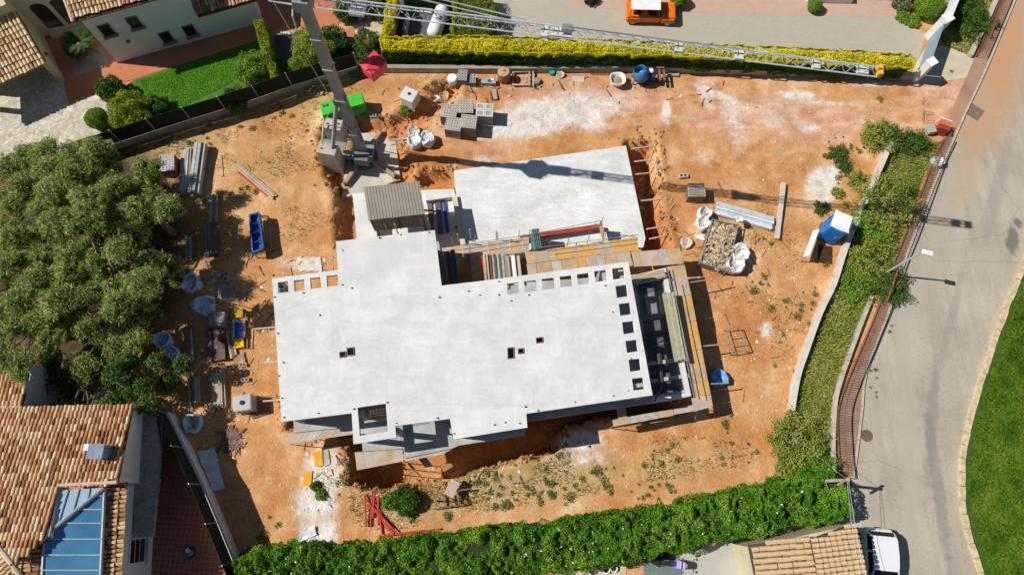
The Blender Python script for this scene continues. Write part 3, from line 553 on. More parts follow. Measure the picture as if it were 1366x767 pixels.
# ------------------------------------------------------------------ tiled roofs
tile_warm = tilemat('clay_tiles', [(0.17, 0.075, 0.04), (0.40, 0.19, 0.09), (0.52, 0.29, 0.145), (0.60, 0.41, 0.23), (0.76, 0.62, 0.43)])
tile_pale = tilemat('pale_clay_tiles', [(0.36, 0.20, 0.11), (0.58, 0.38, 0.20), (0.68, 0.50, 0.29), (0.72, 0.60, 0.42)])
under_tile = mat('tile_channels', (0.13, 0.06, 0.04), var=0.3, scale=3)
under_shade = mat('tile_gap_shade', (0.09, 0.05, 0.035), var=0.3, scale=3)  # channels darkened to paint the shadow between garage tile rows
ridge_m = mat('mortared_ridge', (0.55, 0.44, 0.35), var=0.2, scale=4)
def plane_axes(pts3):
    p = [Vector(q) for q in pts3]; n = (p[1]-p[0]).cross(p[2]-p[0]).normalized()
    if n.z < 0: n = -n
    v = Vector((n.x, n.y, 0)).normalized(); v = (v-n*v.dot(n)).normalized()      # down the slope
    u = n.cross(v).normalized(); return u, v, n
def arch_tile(w_, l_, seg=5, h=0.5):
    vs_ = []
    for j, (y, k, lift) in enumerate(((-0.54, 0.86, 0.0), (0.54, 1.0, 0.05))):
        for i in range(seg):
            t = math.pi*i/(seg-1); vs_.append((-math.cos(t)*w_/2*k, y*l_, math.sin(t)*w_*h*k+lift+0.005))
    fs = [(i, seg+i, seg+i+1, i+1) for i in range(seg-1)]
    return np.array(vs_), fs
def tiled_plane(pts3, parent, tw=0.21, tl=0.36, m=tile_warm, um=under_tile, single=False, th=0.14, name='roof', rows_u=None):
    """roof plane with rows of arched tiles; pts3 a planar outline"""
    u, v, n = plane_axes(pts3); o = Vector(pts3[0])
    uv = [((Vector(p)-o).dot(u), (Vector(p)-o).dot(v)) for p in pts3]
    flat = [o+u*a+v*b for a, b in uv]; mb = MB(); k = len(flat)
    mb.add([p for p in flat]+[p-n*th for p in flat], [tuple(range(k)), tuple(range(2*k-1, k-1, -1))]+[(i, k+i, k+(i+1) % k, (i+1) % k) for i in range(k)])
    r = mb.build(name, um, parent)
    bm = bmesh.new(); bm.from_mesh(r.data); bmesh.ops.recalc_face_normals(bm, faces=bm.faces); bm.to_mesh(r.data); bm.free()
    A = np.array(uv); c0, c1 = A.min(0), A.max(0)
    iu = np.arange(c0[0]+tw/2, c1[0], tw); iv = np.arange(c0[1]+tl*0.45, c1[1]+tl*0.1, tl); U, W_ = np.meshgrid(iu, iv); U = U.ravel(); W_ = W_.ravel()
    ok = inpoly(U, W_, uv); U = U[ok]; W_ = W_[ok]
    tv, tf = arch_tile(tw*0.96, tl); U = U+rng.normal(0, 0.008, len(U)); W_ = W_+rng.normal(0, 0.018, len(W_)); ja = rng.normal(0, 0.035, len(U))
    if single:
        me = None
        for a, b, j in zip(U, W_, ja):
            if me is None:
                mt = MB(); mt.add([u*x+v*y+n*z for x, y, z in tv], tf); me = mt.mesh('roof_tile', m)
            t_ = bpy.data.objects.new('roof_tile', me); COL.objects.link(t_); t_.parent = r
            t_.location = o+u*a+v*b-wloc(parent); t_.rotation_euler = (0, 0, j)
        return r
    loc = tv[None]*np.ones((len(U), 1, 1)); x = loc[:, :, 0]*np.cos(ja)[:, None]-loc[:, :, 1]*np.sin(ja)[:, None]; y = loc[:, :, 0]*np.sin(ja)[:, None]+loc[:, :, 1]*np.cos(ja)[:, None]
    x = x+U[:, None]; y = y+W_[:, None]; z = loc[:, :, 2]+rng.normal(0, 0.006, len(U))[:, None]
    un, vn, nn = np.array(u), np.array(v), np.array(n)
    w3 = np.array(o)+x[..., None]*un+y[..., None]*vn+z[..., None]*nn
    q = np.array(tf)[None]+(np.arange(len(U))*len(tv))[:, None, None]
    stuff(npmesh('roof_tiles', w3.reshape(-1, 3), q.reshape(-1, 4), m, r)); return r
def zplane(a, z_a, slope_dir, slope):
    """height function of a plane through a (xy) falling along slope_dir"""
    d = Vector((slope_dir[0], slope_dir[1])).normalized()
    return lambda x, y: z_a-slope*((x-a[0])*d.x+(y-a[1])*d.y)
def on_plane(px, py, zf, z0=4.0):
    z = z0
    for _ in range(30):
        p = P(px, py, z); z = zf(p.x, p.y)
    return P(px, py, z)
def rtube(mb, pts, r=0.1, n=8): return mb.path(pts, r, n)

# ------------------------------------------------------------------ villa with the lawn
K0, K1 = P(158, 85), P(352, 30); Km = P(281, 50); dv = (K1-K0).normalized(); bk = Vector((-dv.y, dv.x, 0))
if bk.y < 0: bk = -bk
villa = thing('villa', 'tall pale villa with clay tile roof above the red terrace and lawn', 'house', K0)
EZ = 4.75
def wall_box(mb, a, b, depth, z0, z1): mb.prism([a, b, b+bk*depth, a+bk*depth], z0, z1); return mb
wall_box(MB(), K0, Km, 8, 0, EZ).build('wall', pale_plaster, villa)
wall_box(MB(), Km+dv*0.01, K1, 8, 0, 2.35).build('wall', pale_plaster, villa)
def eave_plane(a, b, z, ov, run, pitch, ol=0.3, orr=0.3):
    A = a-bk*ov-dv*ol; Bq = b-bk*ov+dv*orr; q = Vector((0, 0, 1))
    return [A+q*z, Bq+q*z, Bq+bk*run+q*(z+run*pitch), A+bk*run+q*(z+run*pitch)]
tiled_plane(eave_plane(K0, Km, EZ, 0.28, 4.5, 0.36, 0.3, 0.0), villa, tw=0.24, tl=0.42, m=tile_pale)
tiled_plane(eave_plane(Km, K1, 2.38, 0.25, 4.5, 0.3, -0.05, 0.3), villa, tw=0.24, tl=0.42, m=tile_warm)
mb = MB(); e = eave_plane(K0, Km, EZ, 0.28, 4.5, 0.36, 0.3, 0)
rtube(mb, [e[0]+Vector((0, 0, .06)), e[3]+Vector((0, 0, .06))], 0.12).build('verge_tiles', ridge_m, villa)
sill_m = mat('stone_sill', (0.30, 0.22, 0.20), var=0.15)
def wall_window(c_px, w_, h_, zc, parent, a=K0, m=dark_glass, sill=True):
    """window set in the long wall; c_px only says how far along it stands"""
    lo, hi = 0.0, 12.0
    def at(s): q = a+dv*s; q.z = zc; return q
    best = min((abs(PX([tuple(at(s/50))])[0][0]-c_px[0]), s/50) for s in range(0, 700))[1]
    c = at(best); mb = MB()
    ang = math.atan2(dv.y, dv.x); f = MB()
    for sx in (-1, 1): f.box(c+dv*sx*(w_/2+0.03)-bk*0.01, (0.06, 0.10, h_), ang)
    f.box(c+Vector((0, 0, h_/2+.03))-bk*0.01, (w_+.12, 0.10, 0.06), ang)
    fr = f.build('window', timber_dark, parent)
    MB().box(c-bk*0.005, (w_, 0.02, h_), ang).build('pane', m, fr)
    if sill: MB().box(c-Vector((0, 0, h_/2+.05))-bk*0.1, (w_+.35, 0.28, 0.09), ang).build('sill', sill_m, fr)
wall_window((142, 28), 0.62, 0.95, 3.15, villa); wall_window((179, 17), 0.62, 0.95, 3.15, villa)
wall_window((222, 44), 0.62, 0.95, 1.15, villa); wall_window((253, 35), 0.62, 0.95, 1.15, villa)
ang_v = math.atan2(dv.y, dv.x)
MB().box(P(171, 55, 1.9)-bk*0.06, (0.22, 0.16, 0.16), ang_v).build('wall_lamp', steel_dark, villa)
mb = MB(); mb.prism([K0-bk*0.02-dv*0.02, K0+dv*4-bk*0.02, K0+dv*4+bk*0.1, K0+bk*0.1], 0, 0.1); mb.build('plinth', terra, villa)
# courtyard range with two arches
aL, aR = P(44, 54), P(122, 33); ad = (aR-aL).normalized(); an = Vector((-ad.y, ad.x, 0)); an = an if an.y > 0 else -an; aang = math.atan2(ad.y, ad.x)
arch = thing('arched_villa_wing', 'beige villa wing with two dark arched openings behind the palm', 'house', aL)
holes = []
def arch_outline(s, w_, h_, n=10):
    pts = [(s-w_/2, 0.35), (s+w_/2, 0.35), (s+w_/2, h_-w_/2)]
    return pts+[(s+math.cos(t)*w_/2, h_-w_/2+math.sin(t)*w_/2) for t in [math.pi*i/n for i in range(1, n)]]+[(s-w_/2, h_-w_/2)]
La = (aR-aL).length
s1 = La*0.47; s2 = La*0.80
cu_o = [(0, 0), (La+1.0, 0), (La+1.0, 4.6), (0, 4.6)]
o_ = curve_slab('wall', cu_o, [arch_outline(s1, 1.15, 2.9), arch_outline(s2, 1.15, 2.9)], -0.2, 0.2, beige_plaster)
o_.parent = arch; o_.matrix_parent_inverse = Matrix.Identity(4)
o_.rotation_euler = (math.pi/2, 0, aang); o_.location = an*0.2
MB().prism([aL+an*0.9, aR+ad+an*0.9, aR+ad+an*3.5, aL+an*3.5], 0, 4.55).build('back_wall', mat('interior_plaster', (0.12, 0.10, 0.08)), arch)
MB().prism([aL+an*0.41, aR+ad+an*0.41, aR+ad+an*0.895, aL+an*0.895], 0, 0.34).build('floor', concrete, arch)
MB().prism([aL-an*0.35+ad*1.3, aR-an*0.35, aR-an*0.01, aL-an*0.01+ad*1.3], 0, 0.3).build('ledge', beige_plaster, arch)
tiled_plane([aL-an*0.1+Vector((0, 0, 4.65)), aR+ad-an*0.1+Vector((0, 0, 4.65)), aR+ad+an*4+Vector((0, 0, 5.9)), aL+an*4+Vector((0, 0, 5.9))], arch, tw=0.24, tl=0.42, m=tile_warm)
# small annex with its own roof
x0, x1 = P(87, 108), P(46, 22); ed = (x1-x0).normalized(); wn = Vector((-ed.y, ed.x, 0)); wn = wn if wn.x < 0 else -wn
annex = thing('annex', 'low beige annex with a sloping clay tile roof beside the cobbled court', 'house', x0)
MB().prism([x0, x0+ed*3.0, x0+ed*3.0+wn*.3, x0+wn*.3], 0, 2.5).build('wall', beige_plaster, annex)
MB().prism([x0+ed*1.7+wn*.31, x0+ed*3.0+wn*.31, x0+ed*3.0+wn*5, x0+ed*1.7+wn*5], 0, 2.5).build('wall', beige_plaster, annex)
MB().box(x0+wn*4.6+ed*.1+Vector((0, 0, 1.2)), (.3, .3, 2.4), math.atan2(ed.y, ed.x)).build('porch_post', beige_plaster, annex)
zA = zplane((x0.x, x0.y), 2.55, (-wn.y*0+ -ed.x, -ed.y), 0.32)
apts = [on_plane(px_, py_, zA, 3) for px_, py_ in ((52, 84), (30, 8), (-70, 40), (-75, 40+15))]
A0 = Vector((0, 0, 2.6)); 
rp = [x0-ed*0.35-wn*0.15, x0+ed*3.05-wn*0.15, x0+ed*3.05+wn*5.4, x0-ed*0.35+wn*5.4]
rp = [Vector((p.x, p.y, 2.55+0.32*((p-x0).dot(ed)+0.35))) for p in rp]
tiled_plane(rp, annex, tw=0.24, tl=0.42, m=tile_pale)
MB().prism([x0+ed*3.01-wn*0.0, x0+ed*6.5, x0+ed*6.5+wn*5, x0+ed*3.01+wn*5], 0, 4.4).build('wall', beige_plaster, annex)
MB().box(P(60, 73, 1.6)-wn*0.05, (0.1, 0.22, 0.22), math.atan2(ed.y, ed.x)).build('wall_lamp', steel_dark, annex)
# porch wall at the frame edge
# ------------------------------------------------------------------ house beside the pines
NE = P(177, 542, 3.8); vb = thing('tiled_house', 'house with wide clay tile hip roof, blue skylight and shaded patio', 'house', P(120, 650))
nd = (P(177, 542, 3.8)-P(26, 545, 3.8)).normalized(); nup = Vector((-nd.y, nd.x, 0)); nup = nup if nup.y > 0 else -nup     # north, downhill
zN = zplane((NE.x, NE.y), 3.8, (nup.x, nup.y), 0.25)
EE = P(166, 645, 3.8); E2 = P(158.5, 767, 3.8); edr = (E2-EE).normalized(); eo = Vector((-edr.y, edr.x, 0)); eo = eo if eo.x > 0 else -eo
zE = zplane((EE.x, EE.y), 3.8, (eo.x, eo.y), 0.33)
northp = [on_plane(a, b, zN) for a, b in ((177, 542), (157, 643), (78, 648), (62, 718), (18, 752), (-10, 712), (-70, 720), (-70, 545), (26, 545))]
tiled_plane(northp, vb, tw=0.215, tl=0.36)
upl = [on_plane(a, b, lambda x, y: 3.8+0.25*((NE-Vector((x, y, 0))).dot(nup))+0.0, 3) for a, b in ((46, 478), (27, 546.5), (-70, 547), (-70, 470))]
zU = zplane((P(27, 545, 3.75).x, P(27, 545, 3.75).y), 3.85, (nup.x, nup.y), 0.12)
tiled_plane([on_plane(a, b, zU) for a, b in ((46, 480), (28, 543.5), (-70, 543.5), (-70, 470))], vb, tw=0.215, tl=0.36)
eastp = [on_plane(a, b, zE) for a, b in ((166, 645), (157, 790), (150, 850), (18, 850), (18, 752), (62, 718), (140, 649))]
tiled_plane(eastp, vb, tw=0.215, tl=0.36)
southp = [on_plane(18, 752, zE), on_plane(18, 850, zE)+Vector((0, 0, 0)), P(-70, 850, 3.9), P(-70, 722, 4.6)]
zW = zplane((on_plane(18, 752, zE).x, on_plane(18, 752, zE).y), on_plane(18, 752, zE).z, (-1, -0.9), 0.12)
tiled_plane([on_plane(a, b, zW) for a, b in ((17, 753), (17, 860), (-70, 860), (-70, 715), (-11, 713))], vb, tw=0.215, tl=0.36, m=tile_pale)
mb = MB(); up_ = Vector((0, 0, 0.1)); rtube(mb, [on_plane(18, 752, zE)+up_, on_plane(63, 717, zE)+up_], 0.12); mb.build('ridge', ridge_m, vb)
mb = MB(); rtube(mb, [on_plane(18, 752, zN)+up_, on_plane(-30, 690, zN)+up_], 0.12); rtube(mb, [on_plane(18, 752, zE)+up_, on_plane(45, 790, zE)+up_], 0.12); mb.build('ridge', ridge_m, vb)
a_, b_ = on_plane(157, 643, zN), on_plane(78, 647, zN); mb = MB(); rtube(mb, [a_+up_*.6, b_+up_*.6], 0.09); mb.build('ridge', mat('pinkish_ridge', (0.62, 0.42, 0.36)), vb)
# step between the two roof planes
def quad_wall(mb, a, b, z0a, z0b): mb.add([a, b, Vector((b.x, b.y, z0b)), Vector((a.x, a.y, z0a))], [(0, 1, 2, 3), (3, 2, 1, 0)]); return mb
shift = -nup*0.0
mb = MB(); mb.prism([a_+nup*0.02, b_+nup*0.02, b_+nup*0.25, a_+nup*0.25], 3.3, min(a_.z, b_.z)-0.16); mb.build('wall', plaster, vb)
c_ = on_plane(62, 718, zN); mb = MB(); mb.beam(b_-Vector((0, 0, .45)), c_-Vector((0, 0, .45)), 0.12, 0.8); mb.build('wall', plaster, vb)
# walls
def wall_seg(a, b, th, z0, z1, m, parent, inward, name='wall'):
    a = Vector((a.x, a.y, 0)); b = Vector((b.x, b.y, 0)); return MB().prism([a, b, b+inward*th, a+inward*th], z0, z1).build(name, m, parent)
NEg = Vector((NE.x, NE.y, 0)); A2 = on_plane(157, 643, zN)
wall_seg(NEg-nup*0.15-eo*0.12, A2-eo*0.12, 0.3, 0, 3.75, plaster, vb, -eo)
mb = MB(); p1 = NEg-nup*0.15-eo*0.1; p2 = Vector((A2.x, A2.y, 0))-eo*0.1
mb.add([(p1.x, p1.y, 3.72), (p2.x, p2.y, 3.72), (p2.x, p2.y, A2.z-.14), (p1-eo*.2)[:2]+(3.72,) if False else (p1.x-.01, p1.y, 3.73)], [(0, 1, 2, 3), (3, 2, 1, 0)]); mb.build('gable', plaster, vb)
wall_seg(EE-eo*0.2, E2-eo*0.2+edr*3, 0.3, 0, 3.72, plaster, vb, -eo)
wall_seg(NEg-nup*0.2-eo*0.5, P(27, 545, 3.8)-nup*0.2, 0.3, 0, 3.7, plaster, vb, -nup)
wl = P(45, 484, 3.9); wl2 = P(28, 545, 3.9); wall_seg(wl-Vector((.12, 0, 0)), wl2-Vector((.12, 0, 0)), 0.3, 0, 3.7, plaster, vb, Vector((-1, 0, 0)))
# gravel covered porch roof and the window beyond it
pr = [P(182, 556, 2.4), P(208, 552, 2.4), P(214, 600, 2.4), P(203, 716, 2.4), P(178, 716, 2.4)]
MB().prism([Vector((p.x, p.y, 0)) for p in pr], 2.1, 2.4).build('porch_roof', gravel, vb)
for a, b in ((196, 640),):
    q = P(a, b, 2.1); MB().box((q.x-.3, q.y, 1.04), (0.2, 0.2, 2.08)).build('porch_post', plaster, vb)
wq = P(180.5, 735, 2.5); q = EE+edr*((wq-EE).dot(edr))-eo*0.2; ea = math.atan2(edr.y, edr.x)
f = MB(); c = Vector((q.x, q.y, 1.75))+eo*0.02
for s_ in (-1, 1): f.box(c+edr*s_*0.62, (0.08, 0.1, 1.6), ea)
f.box(c+Vector((0, 0, .82)), (1.3, .1, .08), ea); fr = f.build('window', plaster, vb)
MB().box(c-eo*0.005, (1.16, 0.02, 1.55), ea).build('pane', dark_glass, fr)
MB().box(c-Vector((0, 0, .85))+eo*.05, (1.5, .3, .08), ea).build('sill', plaster, fr)
for z_ in (-0.25, 0.25): MB().box(c+Vector((0, 0, z_))+eo*.01, (1.16, .03, .03), ea).build('bar', plaster, fr)
# skylight straddling the hip
glass_blue = mat('blue_glazing', (0.075, 0.24, 0.43), rough=0.15, var=0.2, scale=0.5, spec=0.7, fine=0.02)
glass_painted_refl = mat('painted_reflection_glazing', (0.38, 0.54, 0.68), rough=0.2, var=0.1, scale=0.6, spec=0.7, fine=0.02)  # same glass as the blue; its brighter reflection is painted as pale colour
def lift(p, h): return Vector((p.x, p.y, p.z+h))
sA, sB = lift(on_plane(64, 716, zE), .4), lift(on_plane(143.5, 651, zE), .35)     # the hip bar
sk = MB().tube(sA, sB, 0.10, 8).build('skylight', steel, vb)
def lerp(a, b, t): return Vector(a).lerp(Vector(b), t)
def hipx(y): return 143.5-(y-651)*79.5/65 if y < 716 else 64-(y-716)*.05
def rgx(y): return 143.5-(y-651)*.045
rows = [652, 661, 679, 697, 718, 739, 759, 779, 799]
for ya, yb in zip(rows, rows[1:]):
    cuts = [ya]+([716] if ya < 716 < yb else [])+[yb]
    pts = [(rgx(ya), ya), (rgx(yb), yb)]+[(hipx(y_), y_) for y_ in reversed(cuts)]
    MB().add([lift(on_plane(a, b, zE), .3) for a, b in pts], [tuple(range(len(pts)))]).build('pane', glass_blue, sk)
    MB().beam(lift(on_plane(hipx(yb), yb, zE), .33), lift(on_plane(rgx(yb), yb, zE), .33), 0.06, 0.06).build('glazing_bar', crane_light, sk)
for a, b in (((hipx(716), 716), (hipx(799), 799)), ((rgx(652), 652), (rgx(799), 799))): MB().beam(lift(on_plane(*a, zE), .25), lift(on_plane(*b, zE), .25), 0.07, 0.2).build('glazing_bar', crane_light, sk)
pE, pF = lift(on_plane(79, 654, zE), .12), lift(on_plane(139, 650.5, zE), .3)
for i in range(4):
    t0, t1 = i/4, (i+1)/4; q0, q1 = lerp(pE, pF, t0), lerp(pE, pF, t1); r0, r1 = lerp(sA, sB, t0*.97), lerp(sA, sB, t1*.97)
    MB().add([q0, q1, r1, r0], [(0, 1, 2, 3), (3, 2, 1, 0)]).build('pane', glass_painted_refl, sk)
    MB().beam(q0+up_*.2, r0+up_*.2, 0.05, 0.05).build('glazing_bar', steel_dark, sk)
# chimney
cp = on_plane(139, 603, zN); mb = MB(); mb.box(cp+Vector((0, 0, .25)), (0.75, 0.7, 1.0), -0.05)
ch = mb.build('chimney', mat('slate_render', (0.20, 0.26, 0.33)), vb); MB().box(cp+Vector((0, 0, .79)), (0.80, 0.75, 0.08), -0.05).build('chimney_cap', mat('slate_render', (0.20, 0.26, 0.33)), ch)
MB().box(cp+Vector((-.75, .15, .05)), (0.6, 0.5, 0.06), -0.05).build('roof_hatch', white_plastic, vb)

# ------------------------------------------------------------------ garage roof beside the hedge
gr = thing('garage', 'garage with pale interlocking clay tile roof beside the parked white car', 'garage', P(1080, 760))
GZ = 3.2
g1 = [P(a, b, GZ) for a, b in ((1078, 716), (1150, 697), (1166, 800), (1092, 815))]
def tilt(ps, zs): return [P(*PX([tuple(p)])[0], z) for p, z in zip(ps, zs)]
gR = [P(1081, 719, 3.62), P(1138, 697.5, 3.2), P(1162, 810, 3.2), P(1104, 830, 3.62)]
gL = [P(998, 727, 3.0), P(1079, 715, 3.42), P(1102, 832, 3.42), P(1022, 845, 3.0)]
tiled_plane(gR, gr, tw=0.25, tl=0.34, m=tile_pale, um=under_shade, single=True)
tiled_plane(gL, gr, tw=0.29, tl=0.38, m=tile_pale, um=under_shade, single=True)
MB().prism([Vector((p.x, p.y, 0)) for p in (P(1002, 730, 3), P(1135, 701, 3), P(1158, 800, 3), P(1024, 830, 3))], 0, 2.82).build('wall', beige_plaster, gr)

# ------------------------------------------------------------------ boundary walls, fences
grey_wall = mat('grey_boundary_concrete', (0.33, 0.29, 0.26), var=0.2, scale=1.5, bump=0.2)
net_m = mat('dark_screen_net', (0.012, 0.018, 0.016), rough=0.9, var=0.3)
def wall_run(name, label, px, th, h, m, side=1, n=4, z0=-0.4):
    ln = smooth_line([P(a, b) for a, b in px], n) if n > 1 else [P(a, b) for a, b in px]
    o = ribbon(MB(), ln, th if side > 0 else 0, 0 if side > 0 else th, z0, h).build(name, m); return tag(o, label, 'wall'), ln
def net_fence(name, label, ln, z0, z1, step=2.2, off=0.1, pm=steel):
    t = thing(name, label, 'fence', ln[0]); pts = [Vector(p) for p in ln]; d = [0]
    for a, b in zip(pts, pts[1:]): d.append(d[-1]+(b-a).length)
    def at(s):
        for i in range(len(pts)-1):
            if s <= d[i+1]+1e-6: return pts[i].lerp(pts[i+1], (s-d[i])/max(1e-6, d[i+1]-d[i]))
        return pts[-1]
    n = max(1, int(d[-1]/step)); prev = None
    for i in range(n+1):
        p = at(d[-1]*i/n); MB().tube((p.x, p.y, z0), (p.x, p.y, z1+.06), 0.035, 6).build('post', pm, t)
        if prev is not None:
            MB().beam((prev.x, prev.y, (z0+z1)/2+.02), (p.x, p.y, (z0+z1)/2+.02), 0.02, z1-z0-.04).build('screen_panel', net_m, t)
        prev = p
    return t
o, ln = wall_run('boundary_wall', 'grey concrete wall carrying a dark screen fence beside the villa lawn', [(122, 211), (151, 202), (250, 170), (340, 142), (400, 120), (480, 97)], 0.25, 0.7, grey_wall, 1)
net_fence('screen_fence', 'dark screen fence on the grey wall beside the villa lawn', ln, 0.7, 2.1)
o, ln2 = wall_run('boundary_wall', 'long low grey wall along the foot of the yellow-green hedge', [(481, 97), (600, 98), (700, 98), (860, 97), (1000, 101), (1110, 104.5), (1212, 108)], 0.28, 0.55, grey_wall, 1)
o, ln3 = wall_run('patio_wall', 'white wall between the tiled patio and the building plot', [(234, 552), (243, 569), (272, 627), (292, 672), (322, 745), (345, 800)], 0.22, 1.0, plaster, -1)
net_fence('screen_fence', 'black screen fence standing on the white patio wall', [p-Vector((0.12, 0.05, 0)) for p in ln3], 1.0, 2.5)
o, ln4 = wall_run('low_wall', 'low white curved wall between orange soil and the grassy verge', [(1181, 194), (1160, 242), (1141, 284), (1121, 332), (1105, 381), (1087, 418), (1068, 470), (1057, 503), (1049, 548)], 0.27, 0.6, mat('weathered_white_wall', (0.60, 0.56, 0.50), var=0.15, scale=2), 1)
wall_run('retaining_wall', 'short pale retaining wall beside the rusty railing', [(1162, 398), (1140, 455), (1119, 515), (1113, 548), (1111, 600), (1113, 632)], 0.22, 0.35, mat('pale_retaining_concrete', (0.48, 0.44, 0.37), var=0.2), -1)
wall_run('retaining_wall', 'pale retaining wall of the upper verge above the concrete crossing', [(1294, 78), (1312, 40), (1330, 0), (1342, -30)], 0.3, 0.35, mat('pale_retaining_concrete', (0.48, 0.44, 0.37)), 1)
def railing(label, ln, h=1.0, step=0.17):
    t = thing('railing', label, 'railing', ln[0]); pts = [Vector(p) for p in ln]; L_ = 0; bar = None; nb = 0
    for z_ in (0.12, h):
        mb = MB()
        for a, b in zip(pts, pts[1:]): mb.beam((a.x, a.y, z_+.11), (b.x, b.y, z_+.11), 0.06, 0.05)
        mb.build('rail', rust, t)
    carry = 0
    for a, b in zip(pts, pts[1:]):
        l = (b-a).length; s = carry
        while s < l:
            p = a.lerp(b, s/l)
            if bar is None: bar = MB().box((0, 0, h/2+.11), (0.025, 0.025, h)).mesh('bar', rust)
            if nb < 290:
                o = bpy.data.objects.new('bar', bar); COL.objects.link(o); o.parent = t; o.location = p-t.location; nb += 1
            s += step
        carry = s-l
    return t
railing('rusty railing along the brown pavement beside the grassy verge', rb, 1.0, 0.15)
railing('rusty railing at the top of the road above the concrete crossing', rt, 1.0, 0.17)
# gate and white pillars
gp = thing('gate_pillar', 'square white gate pillar at the hedge end casting a shadow on concrete', 'pillar', P(1220, 106))
q = P(1220, 106); MB().box((q.x, q.y, 1.0), (0.55, 0.5, 2.0), 0.5).build('shaft', plaster, gp); MB().box((q.x, q.y, 2.04), (0.62, 0.57, 0.1), 0.5).build('cap', white_plastic, gp)
gp2 = thing('gate_pillar', 'white gate pillar joined to the garden wall by the conifer', 'pillar', P(1239, 50))
q2 = P(1240, 50); MB().box((q2.x, q2.y, 1.05), (0.55, 0.6, 2.1), 0.5).build('shaft', plaster, gp2); MB().box((q2.x, q2.y, 2.14), (0.62, 0.67, 0.1), 0.5).build('cap', white_plastic, gp2)
gt = thing('sliding_gate', 'blue-grey boarded sliding gate between the white pillars', 'gate', P(1232, 76))
ga, gb = Vector((q.x, q.y, 0)).lerp(Vector((q2.x, q2.y, 0)), 0.12), Vector((q.x, q.y, 0)).lerp(Vector((q2.x, q2.y, 0)), 0.9)
gate_m = mat('blue_grey_gate', (0.24, 0.33, 0.38), var=0.1, rough=0.5)
for i in range(9): MB().beam(ga+Vector((0, 0, .16+.2*i)), gb+Vector((0, 0, .16+.2*i)), 0.04, 0.17).build('board', gate_m, gt)
for p in (ga, gb): MB().box((p.x, p.y, .95), (.08, .08, 1.9)).build('gate_post', gate_m, gt)
wall_o = MB(); wa = Vector((q2.x, q2.y, 0))+Vector((.35, .3, 0)); wb = P(1258, 8); wall_o.beam(wa+Vector((0, 0, .95)), Vector((wb.x+1.5, wb.y+2.5, .95)), 0.3, 1.9)
tag(wall_o.build('garden_wall', plaster), 'white garden wall running up from the gate pillar', 'wall')
# building at the top of the drive
bt = thing('villa', 'white house front beyond the pink terrace at the head of the driveway', 'house', P(900, -25))
fl, frr = P(745, -6), P(1200, 6); fdir = (frr-fl).normalized(); fb = Vector((-fdir.y, fdir.x, 0)); fb = fb if fb.y > 0 else -fb
MB().prism([fl+fb*0.9, frr-fdir*0.6+fb*0.9, frr-fdir*0.6+fb*8, fl+fb*8], 0, 5.4).build('wall', plaster, bt)
MB().prism([P(1076, 4), P(1135, 5.5), P(1135, -20), P(1076, -20)], 0.03, 0.5).build('step', white_plastic, bt)
for a in (780, 1000, 1160):
    p = P(a, 1+ (a-745)*.02)+fb*0.86; MB().box((p.x, p.y, 1.2), (1.6, .06, 2.1), math.atan2(fdir.y, fdir.x)).build('window', dark_glass, bt)
tiled_plane([fl-fdir*.3+fb*.75+Vector((0, 0, 5.4)), frr+fb*.75+Vector((0, 0, 5.4)), frr+fb*6+Vector((0, 0, 6.8)), fl-fdir*.3+fb*6+Vector((0, 0, 6.8))], bt)
# ------------------------------------------------------------------ the house shell
SZ, FZ = 4.75, 2.0
def pz(pts, z): return [P(a, b, z) for a, b in pts]
house = thing('unfinished_house', 'unfinished concrete house shell with broad white roof slab and square openings', 'house', P(620, 470))
OUT = [(448, 322), (580, 307), (589, 381), (640, 375), (838, 349), (870.5, 527), (702, 551.5), (703.5, 570), (605, 585.5), (600, 558), (527, 568), (528.5, 583.5), (471.5, 592), (469, 550.5), (375.5, 562), (363, 371.5), (451, 360)]
def zb1(x, y): return (340+x/4.0375, 330+y/4.0375)
def zb2(x, y): return (640+x/4.0375, 330+y/4.0375)
HOLES = []
for xa, xb, ya, sl_ in ((122, 178, 187, -8), (209, 265, 178, -8), (297, 353, 165, -8), (385, 446, 153, -8)):
    HOLES.append([zb1(xa, ya), zb1(xb, ya+sl_), zb1(xb+3, ya+52), zb1(xa+3, ya+60)])
for xa, xb, ya in ((145, 208, 194), (238, 303, 182), (333, 399, 169), (430, 493, 156), (523, 586, 143), (616, 680, 127), (713, 776, 113)):
    HOLES.append([zb2(xa, ya), zb2(xb, ya-8), zb2(xb+5, ya+52), zb2(xa+5, ya+60)])
for xa, ya in ((730, 207), (748, 303), (766, 402), (784, 503), (801, 604), (819, 706)):
    HOLES.append([zb2(xa, ya), zb2(xa+60, ya-8), zb2(xa+68, ya+56), zb2(xa+9, ya+65)])
ATR = [(476.7, 543.4), (514.5, 537.6), (517.3, 575.6), (479.7, 581)]
DUCT = [((453, 470), 8, 7), ((463, 464.5), 9, 10), ((677, 464.5), 8, 14), ((691, 465.5), 7, 6.5), ((715, 451), 8.5, 6.5)]
ducts = [[(x, y), (x+w_, y-1), (x+w_+.5, y+h_-1), (x+.5, y+h_)] for (x, y), w_, h_ in DUCT]
def rev(poly): return list(reversed(poly))
top = [pz(h, SZ) for h in HOLES+[ATR]+ducts]
curve_slab('roof_slab', pz(OUT, SZ), top, SZ-0.28, SZ, slab_white, house)
